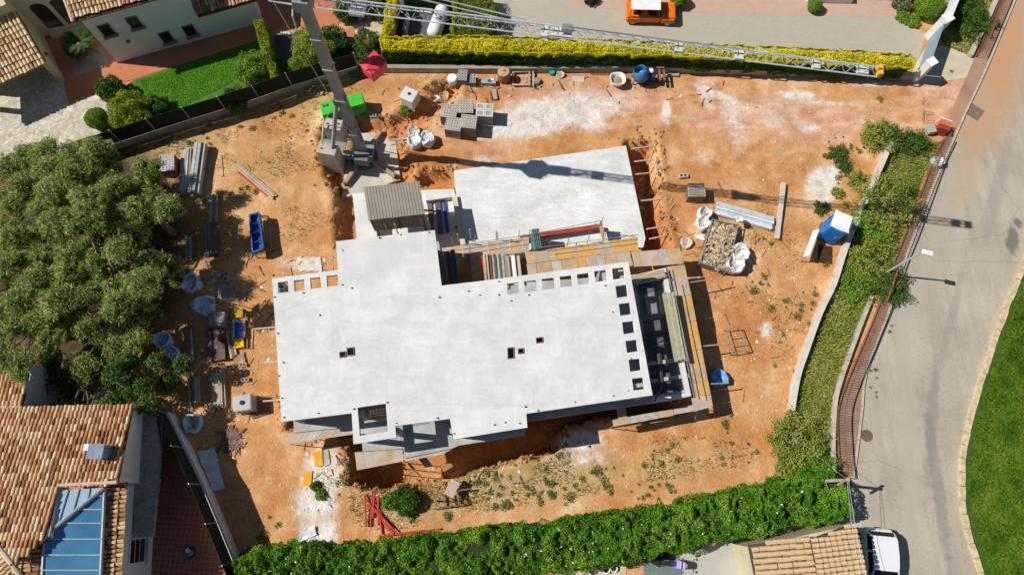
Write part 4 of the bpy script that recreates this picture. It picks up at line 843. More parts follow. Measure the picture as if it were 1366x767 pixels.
stains(slab_white, [(P(575, 470, SZ)-Vector((0, 0, 0)), .35, 2.3, .12, (0.74, 0.745, 0.74), .8), (P(565, 455, SZ), .25, 1.5, -.2, (0.76, 0.76, 0.755), .8), (P(640, 420, SZ), 3.4, 2.2, .2, (0.56, 0.56, 0.54), .6), (P(700, 500, SZ), 4, 1.6, .1, (0.57, 0.57, 0.545), .55),
                    (P(480, 450, SZ), 2.6, 1.6, .3, (0.56, 0.57, 0.565), .55), (P(420, 490, SZ), 2.0, 2.0, 0, (0.66, 0.67, 0.67), .6), (P(760, 430, SZ), 2.2, 3.2, 0, (0.66, 0.66, 0.65), .5), (P(520, 380, SZ), 2.3, 1.8, 0, (0.57, 0.575, 0.575), .55), (P(555, 540, SZ), 1.5, 1.6, 0, (0.56, 0.55, 0.52), .6),
                    (P(640, 548, SZ), 2.4, .8, .1, (0.66, 0.655, 0.64), .5), (P(610, 480, SZ), .15, 3.5, .05, (0.70, 0.70, 0.69), .6), (P(720, 470, SZ), .12, 3, .08, (0.57, 0.57, 0.56), .4)], warp=1.1)
for h in ducts:     # box-outs left in the slab
    q = pz(h, SZ); mb = MB()
    for i in range(4): mb.beam(q[i]+Vector((0, 0, .01)), q[(i+1) % 4]+Vector((0, 0, .01)), 0.04, 0.09)
    du = mb.build('duct_former', timber_dark, house)
mb = MB()
for a, b in [(457, 334), (506, 318), (535, 313), (572, 310), (586, 397), (625, 388), (640, 394), (666, 376), (666, 394), (681, 401), (706, 394), (807, 381), (817, 416), (842, 478), (367, 396), (371, 445), (378, 483), (373, 501), (376, 531), (379, 557), (424, 551), (456, 380),
             (472, 546), (516, 537), (529, 564), (584, 557), (606, 578), (659, 567), (674, 563), (693, 564), (701, 543), (717, 547), (767, 536), (818, 528), (838, 521), (427, 420), (470, 384), (405, 391)]:
    p = P(a, b, SZ); mb.tube(p, p+Vector((rnd.uniform(-.04, .04), rnd.uniform(-.04, .04), rnd.uniform(.05, .11))), 0.04, 5)
stuff(mb.build('starter_bars', steel_dark, house))
# pergola beams under the open bays are part of the slab; the floor below
FL = [(386, 392), (462, 380), (460, 335), (585, 322), (598, 384), (850, 366), (888, 357), (923, 529), (872, 537), (857, 539), (699, 562.5), (700, 580), (612, 594), (603, 598), (540, 611), (538, 598), (484, 602), (480, 568), (392, 577)]
floor_m = mat('raw_floor_concrete', (0.40, 0.40, 0.39), var=0.22, scale=0.9, fine=0.15)
MB().prism(pz(FL, FZ), FZ-0.3, FZ).build('floor_slab', floor_m, house)
# block walls and columns under the roof
blk = pavemat('grey_blockwork', (0.33, 0.32, 0.31), (0.29, 0.285, 0.28), (0.22, 0.215, 0.21), 0.5, 0.2)
O3 = pz(OUT, SZ)
def inset_wall(i, j, t0, t1, ins_, z0=FZ, z1=SZ-0.285, th=0.22, m=concrete):
    a, b = Vector((O3[i].x, O3[i].y, 0)), Vector((O3[j].x, O3[j].y, 0)); d = (b-a).normalized(); nr = Vector((d.y, -d.x, 0))     # inward for this outline order
    p, q = a.lerp(b, t0)+nr*ins_, a.lerp(b, t1)+nr*ins_
    MB().prism([p, q, q+nr*th, p+nr*th], z0, z1).build('wall', m, house)
wall_c = mat('block_render', (0.36, 0.35, 0.335), var=0.2, scale=2, fine=0.15)
inset_wall(5, 6, 0.02, 0.34, 0.55, m=wall_c); inset_wall(5, 6, 0.52, 0.99, 0.4, m=wall_c); inset_wall(7, 8, 0.03, 0.97, 0.25, m=wall_c)
inset_wall(9, 10, 0.0, 0.45, 1.9, m=wall_c); inset_wall(9, 10, 0.7, 1.0, 1.9, m=wall_c); inset_wall(13, 14, 0.0, 0.35, 1.5, m=wall_c); inset_wall(13, 14, 0.62, 0.98, 1.5, m=wall_c)
inset_wall(14, 15, 0.05, 0.95, 0.3, m=wall_c); inset_wall(4, 5, 0.0, 0.3, 1.3, m=wall_c); inset_wall(4, 5, 0.5, 0.98, 1.3, m=wall_c); inset_wall(3, 4, 0.05, 0.9, 1.25, m=wall_c); inset_wall(0, 1, .02, .98, .2, m=wall_c); inset_wall(1, 2, .05, .95, .2, m=wall_c)
for a, b in ((476, 586), (523, 578), (602, 580), (700, 566), (866, 523), (834, 354), (380, 556), (368, 376), (452, 366), (474, 554)):
    p = P(a, b, SZ); c = Vector((p.x, p.y, 0)); cen = Vector((P(620, 470, SZ).x, P(620, 470, SZ).y, 0)); c = c+(cen-c).normalized()*0.25
    MB().box((c.x, c.y, (FZ+SZ-.285)/2-.3), (0.28, 0.28, SZ-.285-FZ+.6), 0.15).build('column', concrete, house)
# basement walls below the floor
for a, b in (((394, 576), (478, 568)), ((486, 600), (600, 596)), ((612, 592), (699, 578)), ((700, 562), (846, 540)), ((846, 540), (918, 527)), ((918, 524), (886, 362))):
    p, q = P(*a, FZ), P(*b, FZ); p = Vector((p.x, p.y, 0)); q = Vector((q.x, q.y, 0)); cen = P(620, 470, FZ); d = (q-p).normalized(); nr = Vector((-d.y, d.x, 0)); nr = nr if nr.dot(cen-p) > 0 else -nr
    MB().prism([p+nr*.5, q+nr*.5, q+nr*.75, p+nr*.75], -2.2, FZ-0.31).build('basement_wall', wall_c, house)
# white upstand round the open terrace
def up_curb(pts, w_, z0, z1, m, name='upstand'):
    ribbon(MB(), pz(pts, z1), 0, w_, z0, z1).build(name, m, house)
up_curb([(846, 367), (888, 357.5), (897, 402), (909, 463), (922, 528), (872, 536.5)], 0.3, FZ+.002, FZ+0.28, slab_white)
dk = mat('dark_form_deck', (0.10, 0.095, 0.10), var=.25, scale=2)
for k in range(9):
    ta, tb2 = k/9, (k+1)/9; A_, B_ = (849, 377), (872, 532); C_, D_ = (887, 369), (916, 524)
    q = [P(A_[0]+(B_[0]-A_[0])*ta, A_[1]+(B_[1]-A_[1])*ta, FZ), P(A_[0]+(B_[0]-A_[0])*tb2, A_[1]+(B_[1]-A_[1])*tb2-.5, FZ), P(C_[0]+(D_[0]-C_[0])*tb2, C_[1]+(D_[1]-C_[1])*tb2-.5, FZ), P(C_[0]+(D_[0]-C_[0])*ta, C_[1]+(D_[1]-C_[1])*ta, FZ)]
    MB().prism(q, FZ+.002, FZ+.022+rnd.uniform(0, .01)).build('deck_panel', dk if k not in (1, 2) else mat('slate_form_deck', (0.20, 0.20, 0.21), var=.2), house)
for a, b in (((861, 486), (915, 479)), ((866, 509), (918, 501)), ((870, 530), (918, 522))):
    MB().beam(P(*a, FZ+.1), P(*b, FZ+.1), 0.22, 0.2).build('floor_beam', concrete, house)
for a, b in (((848, 456), (893, 446)), ((849, 450), (891, 441)), ((851, 462), (894, 452)), ((852, 467), (896, 458))):
    MB().tube(P(*a, FZ+.06), P(*b, FZ+.06), 0.05, 6).build('floor_pipe', steel_dark, house)
# grid of bars over the square well
wl_ = pz(ATR, SZ-0.5)
for k in range(1, 9):
    t = k/9; MB().tube(wl_[0].lerp(wl_[1], t), wl_[0].lerp(wl_[1], t)+(wl_[3]-wl_[0])*.42, 0.012, 4).build('reinforcing_bar', rust, house)
for k in range(1, 5):
    t = k/10; MB().tube(wl_[0].lerp(wl_[3], t), wl_[1].lerp(wl_[2], t), 0.012, 4).build('reinforcing_bar', rust, house)
MB().beam(P(486, 563, 3.2), P(516, 558, 3.2), 0.12, 0.15).build('prop_beam', timber_grey, house)
# ------------------------------------------------------------------ pool slab
PZ = 0.3
pool = thing('pool_slab', 'pale streaked concrete slab beside the excavated trench crossed by the crane shadow', 'slab', P(730, 270))
MB().prism(pz([(605, 228), (835, 194.5), (861, 318), (858, 330), (720, 345), (617, 345)], PZ), -1.6, PZ).build('slab', pool_white, pool)
stains(pool_white, [(P(655, 262, PZ), 1.6, .5, .9, (0.46, 0.45, 0.40), .5), (P(675, 280, PZ), 1.3, .35, 1.1, (0.48, 0.46, 0.41), .5), (P(640, 250, PZ), 1.2, .3, .7, (0.74, 0.74, 0.73), .6), (P(760, 250, PZ), 2.2, 1.6, .2, (0.74, 0.74, 0.73), .5), (P(720, 300, PZ), 2.0, .8, 0, (0.52, 0.51, 0.48), .4), (P(700, 220, PZ), 3.5, .5, .15, (0.72, 0.72, 0.71), .6), (P(840, 290, PZ), .7, 2.0, .1, (0.70, 0.70, 0.69), .6)], warp=1.2)
MB().beam(P(606, 262, PZ+.12), P(621, 345, PZ+.12), 0.32, 0.3).build('edge_beam', mat('cream_formwork', (0.62, 0.55, 0.43)), pool)
MB().prism(pz([(470, 258), (606, 252), (620, 345), (478, 330)], -0.35), -0.6, -0.35).build('lower_slab', pool_white, pool)
MB().prism(pz([(566, 256), (605, 252), (608, 262), (568, 268)], 0.1), -0.35, 0.1).build('curb', slab_white, pool)
# trench contents: debris and boards
tb = thing('trench_shoring', 'timber struts wedged across the dark trench beside the pool slab', 'shoring', P(868, 260, -1.5))
for a, b in (((842, 199), (874, 195)), ((846, 216), (872, 213)), ((848, 233), (866, 231)), ((855, 268), (890, 265)), ((862, 306), (896, 300)), ((866, 319), (895, 313))):
    MB().beam(P(*a, 0.05), P(*b, 0.05), 0.09, 0.09).build('strut', timber_grey, tb)
mb = MB()
for _ in range(90):
    p = P(rnd.uniform(862, 880), rnd.uniform(205, 262), 0); z_ = gh(p); mb.rock((p.x, p.y, z_+.04), rnd.uniform(.08, .26))
stuff(mb.build('rubble_heap', rubble_mat, None)); bpy.data.objects['rubble_heap'].name = 'trench_rubble'

# ------------------------------------------------------------------ plywood walkways on scaffold
def sheets(name, label, quads_, z, th=0.03, legs=True, zl=0.0):
    """walkway: each plywood sheet its own piece; quads_ = (edge a, edge b, n sheets, materials)"""
    c = quads_[0]; t = thing(name, label, 'scaffold platform', P(c[0][0][0], c[0][0][1], z))
    for (a0, a1), (b0, b1), n, ms in quads_:
        A0, A1, B0, B1 = P(*a0, z), P(*a1, z), P(*b0, z), P(*b1, z)
        cuts = [0]+sorted((k+rnd.uniform(-.38, .38))/n for k in range(1, n))+[1]
        for k in range(n):
            g = 0.004; t0, t1 = cuts[k]+g/2, cuts[k+1]-g/2; dz = rnd.uniform(-.012, .012)
            q = [A0.lerp(A1, t0), A0.lerp(A1, t1), B0.lerp(B1, t1), B0.lerp(B1, t0)]
            MB().prism(q, z-th+dz, z+dz).build('plywood_sheet', ms[k % len(ms)] if isinstance(ms, list) else ms, t)
    return t
DZ = 1.88
pl = [tan_ply, pink_ply, pink_ply, tan_ply, grey_ply]
wn_ = sheets('scaffold_platform', 'plywood walkway of tan and yellow sheets between pool slab and roof slab', [
    (((584, 331), (706, 316)), ((590, 351), (706, 336)), 8, [pink_ply, tan_ply, pink_ply, pink_ply, tan_ply]),
    (((700, 337), (771, 327)), ((703, 352), (773, 343)), 5, [tan_ply, pink_ply, tan_ply, yellow_ply, tan_ply]),
    (((771, 327), (850, 316)), ((773, 343), (852, 334)), 5, [yellow_ply, yellow_ply, pink_ply, yellow_ply, yellow_ply]),
    (((702, 352.5), (840, 335.5)), ((705, 372), (845, 354)), 9, [pink_ply, tan_ply, grey_ply, tan_ply, yellow_ply, pink_ply, grey_ply, tan_ply])], DZ)
we_ = sheets('scaffold_platform', 'plywood walkway of yellow and tan sheets along the open terrace edge', [
    (((842, 336), (907, 331)), ((846, 356), (912, 352)), 4, [tan_ply, pink_ply, grey_ply, tan_ply]),
    (((889, 356), (898, 396)), ((913, 353), (922, 393)), 2, [tan_ply, pink_ply]),
    (((898, 396), (914, 470)), ((922, 393), (936, 465)), 4, [yellow_ply, tan_ply, yellow_ply, yellow_ply]),
    (((914, 470), (925, 530)), ((936, 465), (948, 526)), 3, [yellow_ply, tan_ply, yellow_ply]),
    (((922, 530), (926, 549)), ((948, 526.5), (951, 542)), 1, [pink_ply])], DZ)
ws_ = sheets('scaffold_platform', 'narrow plywood walkway below the terrace corner beside the dry grass', [
    (((817, 560), (897, 545)), ((818, 569), (899, 554)), 3, [tan_ply, timber_grey, tan_ply]), (((898, 545), (925, 540)), ((899, 553), (926, 548)), 1, [pink_ply]), (((822, 543), (834, 541)), ((826, 565), (838, 562)), 1, [tan_ply])], DZ)
ww_ = sheets('scaffold_platform', 'grey plywood walkway under the slab corner beside the red soil cutting', [(((386, 577.5), (478, 568.5)), ((377, 593), (471, 579)), 6, [pink_ply, grey_ply, grey_ply, pink_ply])], DZ)
wm_ = sheets('scaffold_platform', 'wide plywood walkway below the square roof well over the dark pit', [(((473, 603), (537, 599)), ((476, 627), (538, 615)), 5, [pink_ply, grey_ply, pink_ply, tan_ply]), (((539, 611.5), (604, 598.5)), ((540, 615), (590, 606)), 2, [grey_ply, pink_ply])], DZ)
def legs(t, spots, z1, z0=None, r=0.03, rail=0.0, rails=(), rm=steel):
    for a, b in spots:
        p = P(a, b, z1); zg = gh(p) if z0 is None else z0
        MB().tube((p.x, p.y, zg-.05), (p.x, p.y, z1+rail), r, 6).build('standard', rm, t)
    for a, b, z_ in rails: MB().tube(P(*a, z_), P(*b, z_), 0.024, 6).build('ledger', rm, t)
legs(wn_, [(600, 335), (650, 330), (700, 323), (709, 331), (770, 323), (851, 318)], DZ)
legs(we_, [(908, 334), (918, 375), (927, 420), (937, 468), (949, 528), (949, 541)], DZ-.04, rails=[((893, 372), (926, 530), DZ+.5), ((890, 356), (893, 372), DZ+.5), ((896, 372), (929, 530), DZ+.95)])
legs(ws_, [(820, 567), (860, 560), (897, 553)], DZ-.04)
legs(ww_, [(381, 590), (420, 584), (468, 577)], DZ-.04); legs(wm_, [(477, 625), (505, 619), (534, 613), (598, 601)], DZ-.04)
for a, b in (((372, 436), (338, 439)), ((375, 483), (347, 484)), ((378, 533), (351, 535))):
    MB().beam(P(*a, 2.2), P(*b, 1.9), 0.09, 0.09).build('outrigger_board', timber_grey, ww_)
for a, b in (((918, 377), (962, 371)), ((935, 462), (977, 458)), ((946, 512), (972, 511))):
    MB().tube(P(*a, DZ-.2), P(*b, DZ-.5), 0.04, 6).build('tie_tube', timber_grey, we_)
# guard rail over the pool slab
rl_ = thing('guard_rail', 'steel tube guard rail along the walkway above the pool slab', 'railing', P(700, 320, PZ))
posts = [(603, 325), (634, 321), (664, 318), (692, 315), (706, 314), (733, 328), (757, 326), (784, 322), (806, 318), (802, 298)]
for a, b in posts: p = P(a, b, DZ-.02); MB().tube((p.x, p.y, DZ-.4), (p.x, p.y, DZ+1.0), 0.025, 5).build('post', steel, rl_)
for z_ in (DZ+.5, DZ+.98):
    MB().tube(P(586, 331, z_), P(706, 313, z_), 0.02, 5).build('rail', steel, rl_); MB().tube(P(722, 330, z_), P(852, 313, z_), 0.02, 5).build('rail', steel, rl_); MB().tube(P(706, 313, z_), P(804, 294, z_), 0.02, 5).build('rail', steel, rl_)
for a in ((628, 318), (612, 324), (662, 320)):
    p = P(*a, DZ); MB().tube((p.x, p.y, DZ-.02), (p.x, p.y, DZ+1.5), 0.035, 6).build('prop', crane_light, rl_)
tag(MB().beam(P(694, 318, .75), P(802, 302, .75), 0.28, 0.26).build('steel_beam', redbrown_paint), 'oxide red steel beam resting along the pool slab edge', 'beam')
sup = thing('beam_trestle', 'pair of steel trestles carrying the red beam', 'trestle', P(700, 318, PZ))
for a in ((700, 317), (795, 303)):
    p = P(*a, .6); MB().box((p.x, p.y, .46), (0.2, 0.4, .31)).build('leg', steel_dark, sup)
gb_ = thing('tool_locker', 'tall dull green steel locker standing beside the red beam', 'locker', P(716, 322, PZ))
q = [P(709, 306, 2.15), P(719, 305, 2.15), P(723, 331, 2.15), P(713, 332.5, 2.15)]
MB().prism([Vector((p.x, p.y, 0)) for p in q], PZ, 2.15).build('body', mat('dull_green_paint', (0.11, 0.21, 0.20), rough=0.5), gb_)
for k in range(4):
    t = (k+.5)/4; MB().beam(q[0].lerp(q[1], t)+Vector((0, 0, .03)), q[3].lerp(q[2], t)+Vector((0, 0, .03)), .06, .05).build('rib', mat('dull_green_paint', (0.16, 0.27, 0.25)), gb_)
bd = thing('shutter_board', 'leaning plywood shutter board on posts at the pool slab corner', 'board', P(803, 310, PZ))
for a in ((801, 297), (806, 317)):
    p = P(*a, 1.6); MB().tube((p.x, p.y, PZ), (p.x, p.y, 1.9), 0.04, 6).build('post', timber_grey, bd)
pa_, pb_ = P(801, 299, 1.3), P(805, 315, 1.3); MB().beam(pa_, pb_, 0.05, 0.9).build('board', tan_ply, bd)
# dark panels painted in for the shade of the open stairwell
sw = thing('stairwell_shade_panels', 'dark panels painting the shade of the open stairwell beside the roof slab', 'formwork', P(605, 365, FZ))
for a, b in (((597, 338), (603, 382)), ((604, 336), (610, 380))): MB().beam(P(*a, FZ+.45), P(*b, FZ+.45), 0.25, 0.8).build('panel', mat('stairwell_shade', (0.03, 0.075, 0.13), rough=0.6), sw)
# boards laid out on the walkway
def loose_boards(name, label, cat, items, z, group=None):
    t = thing(name, label, cat, P(items[0][0][0], items[0][0][1], z), group)
    for a, b, w_, h_, m in items: MB().beam(P(a[0], a[1], z+h_/2), P(b[0], b[1], z+h_/2), w_, h_).build('board', m, t)
    return t
its = []
x = 625.0
for m, w_ in ((timber_dark, .14), (timber, .12), (yellow_ply, .12), (tan_ply, .12), (timber, .1), (red_paint, .1), (timber_grey, .14), (tan_ply, .1), (timber_dark, .16), (timber_grey, .1), (steel_dark, .12), (concrete, .1), (darkgreen_paint, .12), (timber_grey, .14), (crane_grey, .14)):
    its.append(((x, 341-(x-625)*.05+rnd.uniform(-2, 2)), (x+4, 385+rnd.uniform(-2, 2)), w_, rnd.uniform(.1, .3), m)); x += w_*24+.6
loose_boards('board_stack', 'row of mixed coloured timber boards lying on the walkway beside the slab', 'boards', its, DZ+.015)
loose_boards('panel_stack', 'white panels and pale boards lying beside the mixed timber row', 'panels', [((668, 342), (673, 380), .42, .12, white_plastic), ((677, 342), (681, 380), .12, .3, tan_ply), ((683, 341), (687, 380), .3, .14, white_plastic), ((691, 342), (695, 380), .16, .4, grey_ply)], DZ+.015)
# timber on the open terrace
def bundle(name, label, cat, a, b, z0, wid, rows, cols, ms, gap=0.012, hgt=0.1, group=None, jit=0.04, piece='board', jl=0.05):
    """stack of boards from pixel a to pixel b, each board its own piece"""
    pa, pb = P(*a, z0), P(*b, z0); d = (pb-pa).normalized(); s_ = Vector((-d.y, d.x, 0)); t = thing(name, label, cat, (pa+pb)/2, group); bw = wid/cols
    for r in range(rows):
        n = cols if r < rows-1 else max(1, cols-rnd.choice((0, 1, 1)))
        for c in range(n):
            o = s_*((c+.5)*bw-wid/2+rnd.uniform(-jit, jit)*bw); e0, e1 = rnd.uniform(-jl, jl), rnd.uniform(-jl, jl)
            zc = z0+r*hgt+hgt/2
            MB().beam(pa+o+d*e0+Vector((0, 0, zc-z0)), pb+o+d*e1+Vector((0, 0, zc-z0)), bw-gap, hgt-gap*.5).build(piece, ms[(r*cols+c) % len(ms)] if len(ms) < 5 else rnd.choice(ms), t)
    return t
bundle('plank_stack', 'tall stack of grey-green planks on the open terrace beside the upstand', 'planks', (890, 394), (906, 483), FZ+.02, 0.75, 5, 5, [mat('grey_green_board', (0.36, 0.35, 0.25), var=0.2, scale=3), mat('grey_green_board_b', (0.43, 0.41, 0.29), var=0.2, scale=3)], hgt=.12)
bundle('plank_stack', 'weathered planks stacked across the end of the open terrace', 'planks', (843, 376), (885, 367), FZ+.02, 0.55, 4, 4, [timber_grey, grey_ply, tan_ply], hgt=.12)
bundle('pipe_bundle', 'dark pipes leaning along the terrace beam near the slab edge', 'pipes', (878, 462), (882, 520), FZ+.25, 0.25, 2, 3, [steel_dark], hgt=.06, piece='pipe')
tag(MB().beam(P(872, 535, FZ+.3), P(884, 516, FZ+.3), .1, .1).build('timber_prop', timber_dark), 'dark timber prop lying at the corner of the open terrace', 'timber')
bundle('board_pair', 'pair of thin boards lying in shade on the terrace floor', 'boards', (881, 395), (884, 420), FZ+.02, 0.3, 1, 2, [timber_grey, tan_ply])
bundle('plank_stack', 'small heap of boards beside the roof slab openings on the terrace', 'planks', (860, 396), (864, 420), FZ+.02, 0.25, 2, 2, [timber_dark, timber_grey])
# grey box on the lower slab
cab = thing('site_box', 'grey steel box hut with slatted front between crane pad and roof slab', 'hut', P(527, 280, 0))
cz = 3.6; qt = [P(486, 250, cz), P(558, 243, cz), P(565.5, 285, cz), (P(492.5, 293, cz))]
cabm = mat('weathered_grey_sheet', (0.30, 0.275, 0.225), var=0.14, scale=1.0, fine=0.1)
MB().prism([Vector((p.x, p.y, 0)) for p in qt], 1.75, cz-.08).build('body', cabm, cab)
cen_ = sum((Vector(p) for p in qt), Vector())/4
MB().prism([cen_+(p-cen_)*1.03 for p in qt], cz-.078, cz).build('lid', cabm, cab)
for k in range(18):
    t = (k+.5)/18; a, b = qt[0].lerp(qt[1], t), qt[3].lerp(qt[2], t); MB().beam(a+Vector((0, 0, .012)), b+Vector((0, 0, .012)), .07, .03).build('rib', cabm, cab)
for k in range(14):
    t = (k+.5)/14; a = qt[3].lerp(qt[2], t); fn = (qt[3]-qt[0]).normalized(); a = a+fn*.015; MB().beam((a.x, a.y, 1.8), (a.x, a.y, cz-.12), .1, .03, up=Vector((0, 1, 0))).build('slat', mat('dusky_sheet', (0.24, 0.215, 0.20), var=.15), cab)
a = qt[3].lerp(qt[2], .5)+(qt[3]-qt[0]).normalized()*.06; MB().beam((a.x, a.y, 1.75), (a.x, a.y, cz-.02), .05, .06, up=Vector((0, 1, 0))).build('latch_bar', steel_dark, cab)
for p in qt:
    c = cen_+(p-cen_)*.9; MB().box((c.x, c.y, .7), (.14, .14, 2.1)).build('leg', steel_dark, cab)
tag(MB().prism(pz([(472, 272), (500, 268), (503, 318), (476, 322)], .6), .52, .6).build('white_platform', slab_white), 'white board platform beside the grey hut over the lower slab', 'platform')
for i, (a, b) in enumerate(((516, 306), (530, 309), (563, 300), (573, 302))):
    p = P(a, b, FZ); MB().tube((p.x, p.y, -.4), (p.x, p.y, 3.2), .04, 6).build('prop', crane_light, house)
# boards and bits on the lower slab in the hut's shadow
loose_boards('board_stack', 'dark boards lying in the hut shadow beside the pool slab', 'boards', [((572, 262), (577, 312), .3, .1, timber_dark), ((583, 262), (588, 312), .35, .14, steel_dark), ((592, 264), (597, 310), .2, .12, blue_paint)], -0.34)
# ------------------------------------------------------------------ tower crane
CB = P(487, 212, -0.9); CZ = 14.5
crane = thing('tower_crane', 'grey self-erecting tower crane with long lattice jib and concrete counterweights', 'crane', CB)
pad = tag(MB().prism(pz([(456, 262), (462, 215), (480, 178), (526, 176), (534, 238), (478, 264)], -0.85), -1.2, -0.85).build('crane_pad', mat('pad_concrete', (0.52, 0.48, 0.42), var=0.15, scale=1.2)), 'pale concrete pad under the crane base', 'slab')
BZ = -0.85
for a in ((509, 178), (528, 238), (461, 248), (458, 176)):
    q = P(*a, BZ); c0 = CB+Vector((0, 0, .5)); MB().beam(c0, q+Vector((0, 0, .25)), 0.24, 0.26).build('outrigger', mat('crane_tan_paint', (0.40, 0.30, 0.19), rough=.6), crane)
    MB().tube(q+Vector((0, 0, .02)), q+Vector((0, 0, .45)), .08, 8).build('jack', steel_dark, crane); MB().box(q+Vector((0, 0, .03)), (.5, .5, .07), .3).build('foot_pad', timber, crane)
MB().lathe(CB+Vector((0, 0, .1)), [(.9, 0), (.9, .35), (.75, .4), (.75, .62), (.6, .7)], 20).build('slewing_ring', steel_dark, crane)
# slewing platform carries mast and ballast
jd = (P(1170, 97, CZ)-Vector((CB.x, CB.y, CZ))); jd.z = 0; JL = jd.length; jd.normalize(); js = Vector((-jd.y, jd.x, 0)); ja_ = math.atan2(jd.y, jd.x)
def cl(s, t, z): return Vector((CB.x, CB.y, 0))+jd*s+js*t+Vector((0, 0, z))
MB().box(cl(-1.0, 0, BZ+.85), (3.4, 1.1, .3), ja_).build('slewing_platform', crane_grey, crane)
MB().box(cl(.15, -.65, BZ+1.2), (.95, .6, .75), ja_).build('winch_housing', mat('grey_green_paint', (0.17, 0.19, 0.18)), crane)
dr = cl(-.75, .05, BZ+1.25); mb = MB(); mb.tube(dr-js*.35, dr+js*.35, .3, 14); mb.build('rope_drum', mat('rope_wound_drum', (0.40, 0.20, 0.07), var=.3, scale=8), crane)
for s_ in (-1, 1): MB().tube(dr+js*s_*.38, dr+js*s_*.42, .42, 14).build('drum_flange', crane_grey, crane)
# counterweights: two stacks of concrete blocks
bal = mat('ballast_concrete', (0.46, 0.42, 0.36), var=.15, scale=2)
for (a, b, w_, l_) in ((444, 165.5, 1.15, .75), (436, 198, 1.25, .8)):
    ztop = 1.75; q = P(a, b, ztop); st = None
    for k in range(6):
        MB().box((q.x+.0*k, q.y, ztop-.215-.435*k), (w_+rnd.uniform(-.03, .03), l_, .42), ja_-.05).build('counterweight', bal, crane, bevel=.02)
    for s_ in (-.35, .35): MB().tube((q.x+s_, q.y, ztop-.05), (q.x+s_, q.y, ztop+.06), .06, 8).build('lifting_eye', steel_dark, crane)
    MB().beam((q.x, q.y, BZ+.9), tuple(cl(-.6, 0, BZ+.9)), .25, .25).build('ballast_arm', crane_grey, crane)
# mast
MB().box(cl(0, 0, (BZ+1+CZ)/2), (.46, .46, CZ-BZ-1.0), ja_).build('mast', crane_grey, crane)
MB().box(cl(0, 0, BZ+2.2), (.54, .54, 2.6), ja_).build('mast_foot', crane_grey, crane)
for z_ in (3.5, 6.5, 9.5, 12): MB().box(cl(0, 0, z_), (.56, .56, .07), ja_).build('mast_collar', steel, crane)
mb = MB()
for k in range(20): mb.box(cl(.30, 0, 1.5+k*.28), (.05, .4, .03), ja_)
lad = mb.build('ladder_rungs', steel, crane); stuff(lad)
m1 = P(453, 135, 4.0); k_ = min(((Vector(PX([tuple(cl(0, 0, z/10))])[0].tolist()+[0])-Vector((453, 135, 0))).length, z/10) for z in range(0, 120))[1]
q = P(444, 197, 1.7)
MB().beam(q, cl(-.3, 0, k_), .2, .2).build('mast_stay', crane_grey, crane)
MB().tube(P(429, 196, 1.7), P(433, 167, 1.75)+Vector((0, 0, .3)), .05, 6).build('stay_rod', steel, crane)
MB().tube(P(433, 167, 1.75)+Vector((0, 0, .3)), cl(-.3, .1, k_-.2), .035, 6).build('stay_rod', steel, crane)
MB().box(cl(-.25, 0, k_), (.35, .6, .45), ja_).build('stay_bracket', steel_dark, crane)
# head
MB().box(cl(0, 0, CZ-.05), (.75, .7, .7), ja_).build('head', crane_grey, crane)
ap = cl(-.4, 0, CZ+2.3)
for t in (-.22, .22): MB().tube(cl(.1, t, CZ+.2), ap+js*t*.5, .06, 6).build('head_strut', crane_light, crane); MB().tube(cl(-1.4, t, CZ+.1), ap+js*t*.5, .05, 6).build('head_strut', crane_light, crane)
for t in (-.25, .25): MB().tube(cl(0, t, CZ), cl(-1.5, t, CZ+.1), .05, 6).build('rear_arm', crane_light, crane)
MB().tube(cl(-1.5, 0, CZ+.1), cl(-.3, 0, 3.0), .018, 5).build('rear_stay_rope', steel, crane)
rk = cl(-.5, -.5, CZ-.5); MB().tube(cl(-.5, 0, CZ-.1), rk, .05, 6).build('rear_bracket', crane_light, crane); MB().tube(rk, rk-js*.15-Vector((0, 0, .9)), .04, 6).build('rear_bracket', crane_light, crane)
# jib: two lower chords, one upper chord, each brace a piece of its own
jib = MB().tube(cl(.3, 0, CZ+.55), cl(JL, 0, CZ+.38), .04, 6).build('jib', crane_light, crane)
def chord(s): return (cl(s, -.24, CZ), cl(s, .24, CZ), cl(s, 0, CZ+.55-.17*s/JL))
for t in (-.24, .24): MB().tube(cl(.2, t, CZ), cl(JL, t, CZ), .036, 6).build('chord', crane_light, jib)
n = 38; st = (JL-.4)/n
for k in range(n):
    s0, s1 = .3+k*st, .3+(k+1)*st; a, b, c = chord(s0); a1, b1, c1 = chord(s1); mid = chord((s0+s1)/2)[2]
    for p in (a, b): MB().tube(p, mid, .016, 4).build('brace', crane_light, jib)
    for p in (a1, b1): MB().tube(mid, p, .016, 4).build('brace', crane_light, jib)
    MB().tube(a if k % 2 else b, b1 if k % 2 else a1, .016, 4).build('brace', crane_light, jib)
def jx(px):   # distance along the jib that shows at this column of the photograph
    return min((abs(PX([tuple(cl(s/20, 0, CZ))])[0][0]-px), s/20) for s in range(0, int(JL*20)))[1]
for px_, l_, w_ in ((748, 1.0, .5), (905, .35, .55), (985, .4, .55), (1087, .35, .5), (1150, .5, .45), (727, .3, .7)):
    s = jx(px_); MB().box(cl(s, 0, CZ+.06), (l_, w_, .14), ja_).build('jib_plate', mat('pale_plate', (0.55, 0.56, 0.55)), jib)
s = jx(568); MB().box(cl(s, .12, CZ+.12), (.55, .3, .25), ja_).build('jib_winch', mat('cream_paint', (0.62, 0.60, 0.52)), jib)
s = jx(755); MB().box(cl(s, 0, CZ+.4), (.5, .3, .25), ja_).build('jib_hinge', steel, jib)
